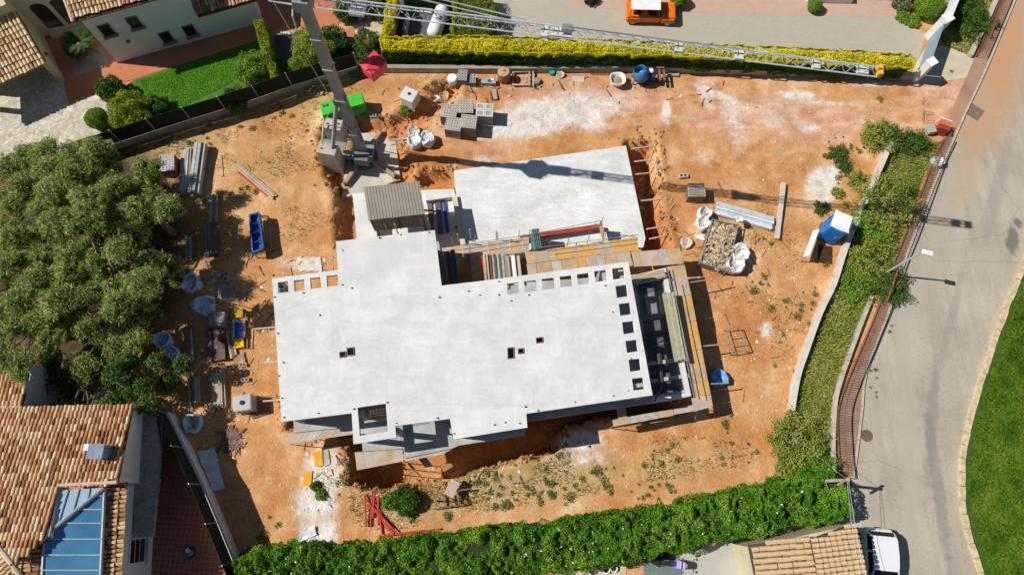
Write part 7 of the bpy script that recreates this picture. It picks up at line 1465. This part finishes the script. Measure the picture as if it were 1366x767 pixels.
# ------------------------------------------------------------------ hedges
def hedge(label, top_px, z1, m, leaf=.11, dens=2.6, seed=5, flowers=0, z0=0.0, bump=.14, name='hedge', side=None):
    rg = np.random.default_rng(seed); poly = [P(a, b, z1) for a, b in top_px]; A = np.array([(p.x, p.y) for p in poly]); lo, hi = A.min(0), A.max(0); n = len(A)
    c = Vector((A[:, 0].mean(), A[:, 1].mean(), z0)); t = thing(name, label, 'hedge', c)
    area = .5*abs(sum(A[i, 0]*A[(i+1) % n, 1]-A[(i+1) % n, 0]*A[i, 1] for i in range(n))); per = area*dens/(leaf*leaf*.3)
    k = int(per*(hi-lo).prod()/area); x = rg.uniform(lo[0], hi[0], k); y = rg.uniform(lo[1], hi[1], k); ok = inpoly(x, y, A); x, y = x[ok], y[ok]; ed_ = segdist(x, y, A)
    zt = z1+bump*2*(vnoise(x, y, .55, seed)-.5)+bump*1.6*(vnoise(x, y, .25, seed+1)-.5)-np.clip(.25-ed_, 0, .25)*.9-rg.random(len(x))**2*.25
    if side is not None:      # new growth over the upper edge; darker leaves paint the sides' shade
        for i in range(n):
            a, b = A[i], A[(i+1) % n]; L_ = np.linalg.norm(b-a); q = int(L_*.45*dens/(leaf*leaf*.3)); u = rg.random(q); d = (b-a)/L_; sg0 = 1 if sum(A[j, 0]*A[(j+1) % n, 1]-A[(j+1) % n, 0]*A[j, 1] for j in range(n)) > 0 else -1
            off = .05+.16*(vnoise(u*L_+i*7, u*0, .35, seed+3)-.4); x = np.concatenate([x, a[0]+(b[0]-a[0])*u+d[1]*sg0*off]); y = np.concatenate([y, a[1]+(b[1]-a[1])*u-d[0]*sg0*off]); zt = np.concatenate([zt, z1-.02-.5*rg.random(q)*vnoise(u*L_+i*3, u*0, .4, seed+4)])
    P1 = np.stack([x, y, zt], 1); N1 = np.tile([0, 0, 1.0], (len(x), 1))
    sg = 1 if sum(A[i, 0]*A[(i+1) % n, 1]-A[(i+1) % n, 0]*A[i, 1] for i in range(n)) > 0 else -1; P2, N2 = [], []
    for i in range(n):
        a, b = A[i], A[(i+1) % n]; L_ = np.linalg.norm(b-a); q = int(L_*(z1-z0)*dens*.8/(leaf*leaf*.3)); u = rg.random(q); v = rg.random(q)*(.8 if side else 1.0); d = (b-a)/L_; nr = np.array([d[1], -d[0]])*sg
        off = bump*2.2*(vnoise(u*L_+i*7, v*(z1-z0)*1.5, .5, seed+2)-.6)+.04-rg.random(q)**2*.2
        P2.append(np.stack([a[0]+(b[0]-a[0])*u+nr[0]*off, a[1]+(b[1]-a[1])*u+nr[1]*off, z0+v*(z1-z0)], 1)); N2.append(np.tile([nr[0], nr[1], .25], (q, 1)))
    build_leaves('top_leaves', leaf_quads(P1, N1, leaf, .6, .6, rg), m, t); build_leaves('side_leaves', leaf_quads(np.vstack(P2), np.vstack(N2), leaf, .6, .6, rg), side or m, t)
    cx_, cy_ = A.mean(0)
    ins_ = []
    for i in range(n):
        p0, p1, p2 = A[i-1], A[i], A[(i+1) % n]; d1 = (p1-p0)/np.linalg.norm(p1-p0); d2 = (p2-p1)/np.linalg.norm(p2-p1); nr = np.array([d1[1]+d2[1], -d1[0]-d2[0]])*sg; nr /= max(np.linalg.norm(nr), 1e-6); ins_.append(Vector((p1[0]-nr[0]*.26, p1[1]-nr[1]*.26, 0)))
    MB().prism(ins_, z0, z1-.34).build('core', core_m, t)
    if flowers:
        j = rg.integers(0, len(P1), flowers); fp = P1[j]+[0, 0, .06]; stuff(build_leaves('blossoms', leaf_quads(fp, N1[j], .10, 1.0, .8, rg), mat('white_petals', (0.75, 0.75, 0.70)), t))
    return t
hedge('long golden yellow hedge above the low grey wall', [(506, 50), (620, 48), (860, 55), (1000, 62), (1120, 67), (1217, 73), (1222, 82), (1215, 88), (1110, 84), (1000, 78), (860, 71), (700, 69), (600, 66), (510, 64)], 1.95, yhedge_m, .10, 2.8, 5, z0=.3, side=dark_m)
hedge('narrow golden hedge beside the gas tank yard', [(517, -12), (530, -12), (524, 30), (517, 50), (506, 50), (511, 30)], 1.8, yhedge_m, .11, 2.4, 6); hedge('thin lime hedge between tank yard and olive block hedge', [(607, -12), (612, -12), (606, 47), (600, 47)], 1.5, lime_m, .1, 2.4, 7)
hedge('broad olive-green block hedge beside the driveway', [(614, -14), (652, -14), (664, 12), (660, 28), (654, 44), (608, 46)], 1.4, ohedge_m, .1, 2.4, 8); hedge('tall narrow lime hedge beside the side path', [(339, 24), (351, 27), (358, 62), (371, 104), (362, 106), (347, 62)], 1.7, lime_m, .1, 2.4, 9)
hedge('dark hedge at the top of the gas tank yard', [(535, -14), (600, -14), (600, -4), (540, -4)], 1.5, dark_m, .11, 2.2, 12)
hedge('deep green flowering hedge along the edge of the plot', [(300, 752), (335, 736), (390, 727), (450, 728), (520, 722), (600, 713), (700, 703), (800, 690), (900, 672), (985, 656), (1050, 640), (1085, 627), (1112, 624), (1128, 645), (1140, 690), (1095, 698), (1050, 702), (1000, 716), (940, 726), (880, 738), (820, 752), (740, 762), (640, 772), (500, 790), (310, 800)], 1.9, flow_m, .105, 3.0, 10, flowers=130, bump=.36)
# dark green planting behind the screen fence
# ------------------------------------------------------------------ grass, verge, weeds
def scatter(poly_px, n, seed, z=0.0):
    rg = np.random.default_rng(seed); A = np.array([(p.x, p.y) for p in (P(a, b, z) for a, b in poly_px)]); lo, hi = A.min(0), A.max(0); x = rg.uniform(lo[0], hi[0], n); y = rg.uniform(lo[1], hi[1], n); ok = inpoly(x, y, A); return x[ok], y[ok], rg
def ghv(x, y):
    i = np.clip(np.round((x-GX0)/GS).astype(int), 0, nx-1); j = np.clip(np.round((y-GY0)/GS).astype(int), 0, ny-1); return gz[j*nx+i]
x, y, rg = scatter(VERGE, 48000, 21); k = vnoise(x, y, 1.2, 12); z_ = ghv(x, y)+rg.random(len(x))*.22*k; pts = np.stack([x, y, z_], 1)
v1 = leaf_quads(pts, np.tile([0, 0, 1.0], (len(x), 1)), .16, .35, .45, rg); x2, y2, rg = scatter(VERGE, 26000, 22); v2 = blade_quads(np.stack([x2, y2, ghv(x2, y2)], 1), .28*(.4+vnoise(x2, y2, 1.5, 13)), .05, .9, rg)
stuff(build_leaves('verge_grass', np.vstack([v1, v2]), verge_m))
x, y, rg = scatter(TOPVERGE, 22000, 23); v1 = leaf_quads(np.stack([x, y, ghv(x, y)+rg.random(len(x))*.15], 1), np.tile([0, 0, 1.0], (len(x), 1)), .14, .35, .45, rg); stuff(build_leaves('upper_verge_grass', v1, verge_m))
bank = [(1395, 340), (1366, 363), (1345, 413), (1325, 468), (1306, 526), (1292.5, 576), (1285.5, 622), (1288, 683), (1299, 727), (1313, 780), (1420, 790)]
x, y, rg = scatter(bank, 130000, 24); eb = segdist(x, y, [(p.x, p.y) for p in rl], False); kb = (eb > .1+.55*vnoise(x, y, .6, 61)**1.5); x, y = x[kb], y[kb]; zz = .22+.22*vnoise(x, y, 1.0, 15)*vnoise(x, y, 3.5, 14)+.16*np.clip(vnoise(x, y, .45, 44)-.5, 0, 1)+.06*rg.random(len(x)); v1 = leaf_quads(np.stack([x, y, zz], 1), np.tile([0, 0, 1.0], (len(x), 1)), .19, .3, .4, rg); stuff(build_leaves('bank_grass', v1, lawnb_m))
x, y, rg = scatter([(186, 108), (300, 70), (352, 55), (362, 76), (300, 116), (228, 150), (205, 150)], 60000, 25); v1 = leaf_quads(np.stack([x, y, .04+.05*rg.random(len(x))], 1), np.tile([0, 0, 1.0], (len(x), 1)), .09, .3, .5, rg); stuff(build_leaves('lawn_grass', v1, glawn_m))
# weeds on the plot
WEEDS = [(690, 640, 60, 20, 20), (740, 660, 60, 15, 20), (640, 670, 50, 20, 16), (870, 655, 30, 14, 18), (800, 640, 40, 20, 12), (900, 610, 50, 20, 10), (985, 600, 30, 25, 9), (760, 600, 30, 12, 10), (560, 690, 40, 12, 8), (1012, 378, 22, 22, 9), (1060, 400, 16, 30, 10), (1085, 430, 8, 50, 9), (1062, 530, 10, 40, 8), (1030, 470, 20, 60, 5), (968, 560, 8, 22, 6), (250, 185, 50, 12, 18), (310, 160, 60, 14, 14), (375, 150, 16, 14, 7), (325, 250, 30, 12, 6),
         (345, 258, 12, 8, 4), (420, 210, 20, 40, 4), (1130, 190, 30, 10, 8), (1110, 210, 18, 8, 8), (1125, 245, 12, 30, 10), (800, 95, 40, 4, 6), (740, 96, 30, 4, 4), (545, 115, 50, 8, 5), (470, 640, 30, 20, 6), (436, 655, 20, 20, 5), (350, 700, 30, 40, 5), (1015, 330, 20, 12, 4), (1105, 345, 8, 10, 3), (1150, 205, 12, 10, 4), (1165, 505, 6, 30, 8), (1185, 420, 5, 30, 6), (1245, 240, 6, 14, 6), (1180, 132, 10, 6, 3), (1270, 100, 4, 6, 2)]
rg = np.random.default_rng(33); out = []
for cx_, cy_, rx, ry, n in WEEDS:
    for _ in range(int(n*.9)):
        a, d = rg.random()*6.28, math.sqrt(rg.random()); c = G(cx_+math.cos(a)*d*rx, cy_+math.sin(a)*d*ry); r_ = .08+.22*rg.random()**2*(1.5 if rg.random() < .15 else 1); k = int(150*r_*r_/.06*.5)+8
        dd = ball(k, rg); pts = np.array(c)+dd*[r_, r_, r_*.5]*rg.random((k, 1))**.5; pts[:, 2] = np.maximum(pts[:, 2], c.z+.01)+.04; out.append(leaf_quads(pts, np.tile([0, 0, 1.0], (k, 1)), .10, .45, .4, rg))
stuff(build_leaves('weeds', np.vstack(out), weed_m))
# dry grass on the rough ground
out = []
for cx_, cy_, rx, ry, an, st_ in DRY:
    n = int(rx*ry*.55*st_); a = rg.random(n)*6.28; d = np.sqrt(rg.random(n)); X_ = []
    for aa_, dd_ in zip(a, d):
        c = G(cx_+math.cos(aa_)*dd_*rx, cy_+math.sin(aa_)*dd_*ry); X_.append(c)
    pts = np.array(X_); keep = inpoly(*PX(pts).T, SITE) & (vnoise(pts[:, 0], pts[:, 1], 1.3, 19) > .45) & (pts[:, 2] > -.3); pts = pts[keep]
    if len(pts): out.append(blade_quads(pts, np.full(len(pts), .12), .05, 1.6, rg))
stuff(build_leaves('dry_grass', np.vstack(out), dry_m))
# stones on the soil
rs = random.Random(5); mb = MB(); k = 0
while k < 2800:
    a, b = rs.uniform(160, 1290), rs.uniform(95, 745)
    if not inpoly(np.array([a]), np.array([b]), SITE)[0]: continue
    if 445 < a < 945 and 195 < b < 560: continue
    if float(vnoise(np.array([a]), np.array([b]), 60, 3)[0]) < rs.random()*.9: continue
    p = G(a, b); mb.rock(p+Vector((0, 0, .01)), rs.choice((.025, .03, .035, .04, .05, .09 if rs.random() < .3 else .03)), .6, rs); k += 1
stuff(mb.build('stones', stone_mat, loc=Vector((0, 0, 0))))
# clods along the pit rims
mb = MB()
for poly, zf, sw in PITS:
    for i in range(len(poly)):
        a, b = poly[i], poly[(i+1) % len(poly)]; L_ = math.hypot(b[0]-a[0], b[1]-a[1])
        for _ in range(int(L_*.5)):
            t = rs.random(); p = G(a[0]+(b[0]-a[0])*t+rs.gauss(0, 6), a[1]+(b[1]-a[1])*t+rs.gauss(0, 5)); mb.rock(p, rs.uniform(.05, .2), .7, rs)
stuff(mb.build('soil_clods', mat('soil_clod', (0.42, 0.20, 0.08), var=.25, island=.25), loc=Vector((0, 0, 0))))
# ------------------------------------------------------------------ cycad palm
pc = P(106, 60, 1.0); pm_ = thing('cycad_palm', 'round cycad palm with yellow crown in the gravel bed', 'palm', Vector((pc.x, pc.y, .05))); MB().lathe((pc.x, pc.y, .05), [(.2, 0), (.24, .4), (.2, .9), (.1, 1.0)], 12).build('trunk', bark, pm_)
MB().lathe((pc.x, pc.y, 1.02), [(.17, 0), (.16, .1), (.08, .18), (.01, .2)], 12).build('crown_cone', mat('yellow_cone', (0.55, 0.33, 0.04)), pm_)
frond_m = leafmat('cycad_leaflets', [(0.012, 0.035, 0.008), (0.03, 0.07, 0.012), (0.06, 0.11, 0.016)], trans=.15)  # leaflets coloured darker to paint in the house's shade
for k in range(64):
    a = k*2.39996; el = rnd.uniform(-.05, 1.0); L_ = rnd.uniform(1.0, 1.35); Vv = []; d = np.array([math.cos(a), math.sin(a), 0]); sd2 = np.array([-d[1], d[0], 0])
    for i in range(16):
        t = .15+.85*i/16; h = 1.05+math.sin(el)*L_*t-.75*L_*t*t*.6; pr_ = L_*t*math.cos(el*.6); c0_ = np.array([pc.x, pc.y, h])+d*pr_; w_ = .24*math.sin(math.pi*min(1, t*.85+.12))
        for s_ in (-1, 1): e_ = c0_+sd2*s_*w_+d*.1+np.array([0, 0, .03]); Vv += [c0_-d*.02, c0_+d*.03, e_+d*.01, e_-d*.01]
    build_leaves('frond', np.array(Vv), frond_m, pm_)
# ------------------------------------------------------------------ vehicles
def loft(rings, close=True):
    n = len(rings[0]); V_ = [p for r in rings for p in r]; fs = [(k*n+i, k*n+(i+1) % n, (k+1)*n+(i+1) % n, (k+1)*n+i) for k in range(len(rings)-1) for i in range(n)]
    if close: fs += [tuple(range(n-1, -1, -1)), tuple(range((len(rings)-1)*n, len(rings)*n))]
    return V_, fs
def fixn(o):
    bm = bmesh.new(); bm.from_mesh(o.data); bmesh.ops.recalc_face_normals(bm, faces=bm.faces); bm.to_mesh(o.data); bm.free(); return o
def wheel(t, c, side, r=.31, w_=.2, hub=crane_light):
    tr_ = MB().tube(c-side*w_/2, c+side*w_/2, r, 18).build('wheel', black, t); mb = MB(); mb.tube(c+side*(w_/2-.01), c+side*(w_/2+.012), r*.62, 14); mb.build('rim', hub, tr_)
# white hatchback; x = along the car (rear at 0), y = across
rq = P(1170, 703.5, .75); fq = P(1176, 800, .75); hd = (fq-rq); hd.z = 0; hd.normalize(); hs = Vector((-hd.y, hd.x, 0)); co = Vector((rq.x, rq.y, .012)); CW = .88
def cv(x, y, z): return co+hd*x+hs*y+Vector((0, 0, z))
car = thing('parked_car', 'white hatchback parked in the road beside the garage', 'car', co)
def ring(x, w_, zl, zm, zt): return [cv(x, -w_*.92, zl), cv(x, w_*.92, zl), cv(x, w_, (zl+zm)/2), cv(x, w_*.97, zm), cv(x, w_*.86, zt), cv(x, -w_*.86, zt), cv(x, -w_*.97, zm), cv(x, -w_, (zl+zm)/2)]
st_ = [(0, .66, .38, .62, .70), (.06, .80, .28, .80, .90), (.30, .87, .2, .90, 1.05), (1.2, CW, .18, .93, 1.06), (2.8, CW, .18, .88, 1.0), (3.1, .87, .18, .80, .90), (3.8, .82, .22, .68, .74), (4.05, .66, .32, .55, .60)]
b = MB(); b.add(*loft([ring(*s) for s in st_])); fixn(b.build('body', car_white, car, smooth=False, bevel=.03))
def gr_(x, w_, z): return [cv(x, -w_, z), cv(x, w_, z)]
belt = [(.22, .80, .95), (.55, .60, 1.46), (2.15, .60, 1.47), (3.0, .76, .93)]
b = MB(); rr_ = [(.42, .66, 1.42), (.6, .71, 1.485), (1.4, .73, 1.52), (2.0, .71, 1.49), (2.2, .66, 1.44)]
for i in range(4): b.add([cv(rr_[i][0], -rr_[i][1], rr_[i][2]), cv(rr_[i][0], rr_[i][1], rr_[i][2]), cv(rr_[i+1][0], rr_[i+1][1], rr_[i+1][2]), cv(rr_[i+1][0], -rr_[i+1][1], rr_[i+1][2])], [(0, 1, 2, 3)])
b.add([cv(.42, -.66, 1.38), cv(.42, .66, 1.38), cv(2.2, .66, 1.40), cv(2.2, -.66, 1.40)], [(3, 2, 1, 0)]); rf = b.build('roof', car_white, car)
b = MB(); b.add([cv(.2, -.75, 1.0), cv(.2, .75, 1.0), cv(.44, .65, 1.41), cv(.44, -.65, 1.41)], [(0, 1, 2, 3), (3, 2, 1, 0)]); b.build('rear_window', dark_glass, car)
b = MB(); b.add([cv(3.02, -.78, .93), cv(3.02, .78, .93), cv(2.18, .65, 1.43), cv(2.18, -.65, 1.43)], [(3, 2, 1, 0), (0, 1, 2, 3)]); b.build('windscreen', dark_glass, car)
for s_ in (-1, 1):
    for x0_, x1_, x2_, x3_ in ((.3, 1.2, 1.2, .58), (1.28, 2.95, 2.16, 1.28)): b = MB(); b.add([cv(x0_, s_*.765, 1.06), cv(x1_-.12*(x1_ > 2), s_*.765, 1.05), cv(x2_, s_*.70, 1.44), cv(x3_, s_*.70, 1.44)], [(0, 1, 2, 3), (3, 2, 1, 0)]); b.build('side_window', dark_glass, car)
    MB().beam(cv(1.24, s_*.775, 1.05), cv(1.24, s_*.71, 1.46), .09, .05).build('pillar', car_white, car); MB().beam(cv(.24, s_*.77, 1.04), cv(.46, s_*.66, 1.43), .09, .05).build('pillar', car_white, car); MB().beam(cv(3.0, s_*.80, .92), cv(2.17, s_*.67, 1.45), .06, .05).build('pillar', car_white, car)
    MB().box(cv(2.75, s_*.97, .98), (.14, .18, .13), math.atan2(hd.y, hd.x)).build('mirror', car_white, car); MB().box(cv(.1, s_*.62, .72), (.12, .26, .2), math.atan2(hd.y, hd.x)).build('tail_light', redbrown_paint, car); MB().box(cv(3.95, s_*.55, .6), (.14, .26, .14), math.atan2(hd.y, hd.x)).build('headlight', white_plastic, car)
    for x_ in (.68, 3.25): wheel(car, cv(x_, s_*.78, .3), hs*s_)
# orange open car with canvas top
oa, ob = P(836, 34), P(896, 36.5); od = (ob-oa).normalized(); osd = Vector((-od.y, od.x, 0)); oc = thing('orange_car', 'small orange open car with white canvas top on the driveway', 'car', oa+Vector((0, 0, .02))); OL = 3.45; oo = oa-od*.12
def ov(x, y, z): return oo+od*x+osd*y+Vector((0, 0, z))
oan = math.atan2(od.y, od.x)
def obox(x0_, x1_, y0_, y1_, z0_, z1_, nm, m, par=oc, bev=.0): b = MB(); b.prism([ov(x0_, y0_, 0), ov(x1_, y0_, 0), ov(x1_, y1_, 0), ov(x0_, y1_, 0)], z0_, z1_); return b.build(nm, m, par, bevel=bev)
obox(0, 2.35, .06, 1.49, .28, .82, 'body', car_orange, bev=.04); obox(2.352, 3.42, .12, 1.43, .30, .84, 'bonnet', car_orange, bev=.06)
for y0_ in (.0, 1.33): obox(2.5, 3.38, y0_, y0_+.22, .28, .72, 'mudguard', car_orange, bev=.05); obox(.05, .95, y0_, y0_+.22, .28, .70, 'mudguard', car_orange, bev=.04)
for k in range(5): obox(2.5, 3.3, .3+.2*k, .36+.2*k, .842, .86, 'bonnet_rib', car_orange)
b = MB(); b.add([ov(.15, .08, 1.55), ov(2.2, .1, 1.60), ov(2.2, 1.45, 1.60), ov(.15, 1.47, 1.55), ov(.15, .77, 1.64), ov(2.2, .77, 1.68)], [(0, 1, 5, 4), (4, 5, 2, 3)]); cn = b.build('canvas_top', mat('white_canvas', (0.74, 0.75, 0.76), var=.08, scale=2), oc); s_ = cn.modifiers.new('solid', 'SOLIDIFY'); s_.thickness = .03
for x_ in (.2, 1.2, 2.15):
    for y_ in (.12, 1.42): MB().tube(ov(x_, y_, .8), ov(x_, y_, 1.57), .03, 6).build('hood_frame', steel_dark, oc)
b = MB(); b.add([ov(2.3, .15, .85), ov(2.3, 1.4, .85), ov(2.2, 1.4, 1.5), ov(2.2, .15, 1.5)], [(0, 1, 2, 3), (3, 2, 1, 0)]); b.build('windscreen', dark_glass, oc)
for x_ in (.45, 1.5): obox(x_, x_+.5, .25, 1.3, .83, 1.05, 'seat', black)
for y_ in (.3, 1.25): MB().lathe(ov(3.4, y_, .62), [(.1, -.08), (.1, .08)], 12).build('headlight', white_plastic, oc)
for x_ in (.5, 2.95):
    wheel(oc, ov(x_, .1, .29), -osd, .29, .16, mat('cream_hub', (0.62, 0.6, 0.55))); wheel(oc, ov(x_, 1.45, .29), osd, .29, .16)
# scooter
sc = thing('motor_scooter', 'lilac and black motor scooter parked under the hedge', 'scooter', P(893, 750)); s0, s1 = P(876, 748), P(908, 752); sdv = (s1-s0).normalized(); ssv = Vector((-sdv.y, sdv.x, 0)); sa_ = math.atan2(sdv.y, sdv.x)
lil = mat('lilac_fairing', (0.42, 0.36, 0.72), rough=.3, var=.12)
def sv(x, y, z): return s0+sdv*x+ssv*y+Vector((0, 0, z))
for x_ in (.1, 1.35): mb = MB(); mb.tube(sv(x_, -.06, .25), sv(x_, .06, .25), .25, 16); w0 = mb.build('wheel', black, sc); MB().tube(sv(x_, -.065, .25), sv(x_, .065, .25), .14, 12).build('rim', steel, w0)
b = MB(); b.add(*loft([[sv(x_, -w_, z0_), sv(x_, w_, z0_), sv(x_, w_*.8, z1_), sv(x_, -w_*.8, z1_)] for x_, w_, z0_, z1_ in ((-.1, .12, .5, .72), (.15, .2, .4, .82), (.55, .2, .35, .78), (.75, .18, .3, .42), (1.0, .2, .28, .42), (1.1, .27, .35, .9), (1.35, .22, .55, 1.0), (1.55, .1, .6, .8))])); fixn(b.build('fairing', lil, sc, bevel=.04))
MB().box(sv(.25, 0, .84), (.75, .28, .1), sa_).build('seat', black, sc, bevel=.03); MB().tube(sv(1.15, -.36, 1.02), sv(1.15, .36, 1.02), .022, 6).build('handlebar', black, sc); MB().box(sv(-.2, 0, .85), (.3, .3, .25), sa_).build('top_box', black, sc, bevel=.03)
for s_ in (-.33, .33): MB().box(sv(1.2, s_, 1.15), (.04, .12, .09), sa_).build('mirror', steel_dark, sc)
MB().box(sv(1.42, 0, .84), (.1, .2, .12), sa_).build('headlight', white_plastic, sc)
tg = thing('tarpaulin', 'black covered heap beside the lilac scooter at the hedge', 'tarpaulin', P(872, 742)); 
b = MB(); c = P(880, 742); b.lathe(c, [(.55, 0), (.5, .35), (.35, .6), (.08, .7)], 11); b.build('cover', black, tg)
# gas tank
ga_, gb_ = P(579, 44, .75), P(590, 15, .75); tk = thing('gas_tank', 'white capsule shaped gas tank on the dark yard', 'tank', Vector(((ga_+gb_)/2).to_tuple()[:2]+(0,))); ax_ = (gb_-ga_).normalized(); sx_ = ax_.cross(Vector((0, 0, 1))).normalized(); Vv = []; n = 20; prof = []
LT = (gb_-ga_).length
for i in range(7): a = i/6*math.pi/2; prof.append((-.42*math.cos(a)*.9, .5*math.sin(a)+.001))
for i in range(7): a = i/6*math.pi/2; prof.append((LT+.42*math.sin(a)*.9, .5*math.cos(a)+.001))
b = MB(); b.add(*loft([[ga_+ax_*x_+sx_*r_*math.cos(2*math.pi*i/n)+Vector((0, 0, r_*math.sin(2*math.pi*i/n))) for i in range(n)] for x_, r_ in prof])); fixn(b.build('vessel', white_plastic, tk, smooth=True))
mt_ = (ga_+gb_)/2+Vector((0, 0, .5)); MB().lathe(mt_-Vector((0, 0, .06)), [(.2, 0), (.2, .16), (.1, .22)], 14).build('valve_cover', mat('grey_blue_dome', (0.42, 0.50, 0.55)), tk)
for p in (ga_, gb_): MB().box((p.x, p.y, .18), (.8, .2, .36), math.atan2(sx_.y, sx_.x)).build('saddle', concrete, tk)
tag(MB().box(P(543, 40)+Vector((0, 0, .45)), (.2, 1.4, .9), -.12).build('partition_wall', mat('grey_blue_wall', (0.30, 0.34, 0.40))), 'short grey partition wall in the gas tank yard', 'wall')
# bits in the neighbour's garden
wc = thing('garden_chair', 'white garden chair on the terracotta strip under the jib', 'chair', P(460, 54)); c = P(460, 54); MB().box(c+Vector((0, 0, .42)), (.45, .45, .05), .3).build('seat', white_plastic, wc); MB().box(c+Vector((-.2, .08, .68)), (.05, .45, .5), .3).build('backrest', white_plastic, wc)
for sx in (-.18, .18):
    for sy in (-.18, .18): MB().box(c+Vector((sx, sy, .2)), (.04, .04, .4), .3).build('leg', white_plastic, wc)
tag(MB().prism(pp([(462, 40), (472, 36), (476, 58), (458, 64)]), .0, .04).build('terracotta_strip', terra), 'narrow terracotta strip beside the garden path', 'paving')
for k, (a, b) in enumerate(((382, 47), (389, 46))):
    c = P(a, b); mb = MB(); rn_ = random.Random(k)
    for _ in range(14): mb.rock(c+Vector((rn_.uniform(-.3, .3), rn_.uniform(-.1, .1), .12+rn_.random()*.1)), .1, .7, rn_)
    o = stuff(mb.build('white_pebbles', white_plastic)) 

# ------------------------------------------------------------------ small litter of the building work
rs2 = random.Random(77)
def litter(name, n, spots, m, kind):
    mb = MB()
    for _ in range(n):
        cx_, cy_, rx, ry = rs2.choice(spots); p = G(cx_+rs2.gauss(0, rx), cy_+rs2.gauss(0, ry))
        if not inpoly(np.array([PX([tuple(p)])[0][0]]), np.array([PX([tuple(p)])[0][1]]), SITE)[0]: continue
        a = rs2.random()*3.14
        if kind == 'stick': d = Vector((math.cos(a), math.sin(a), rs2.uniform(-.05, .05)))*rs2.uniform(.08, .4); mb.beam(p-d+Vector((0, 0, .04)), p+d+Vector((0, 0, .04)), rs2.uniform(.03, .09), .03)
        else: mb.box(p+Vector((0, 0, .02)), (rs2.uniform(.06, .22), rs2.uniform(.05, .15), .02), a)
    return stuff(mb.build(name, m, loc=Vector((0, 0, 0))))
SP = [(330, 470, 20, 60), (350, 400, 12, 40), (420, 350, 20, 8), (560, 150, 40, 20), (640, 120, 60, 8), (900, 300, 15, 40), (950, 400, 20, 50), (560, 640, 60, 12), (440, 620, 20, 20), (700, 110, 80, 6), (290, 590, 20, 25), (990, 360, 25, 20), (300, 300, 25, 60), (880, 120, 60, 12), (1040, 420, 20, 60), (650, 640, 60, 12)]
litter('timber_offcuts', 170, SP, timber, 'stick'); litter('dark_offcuts', 120, SP, timber_dark, 'stick'); litter('plastic_scraps', 60, SP, white_plastic, 'scrap')
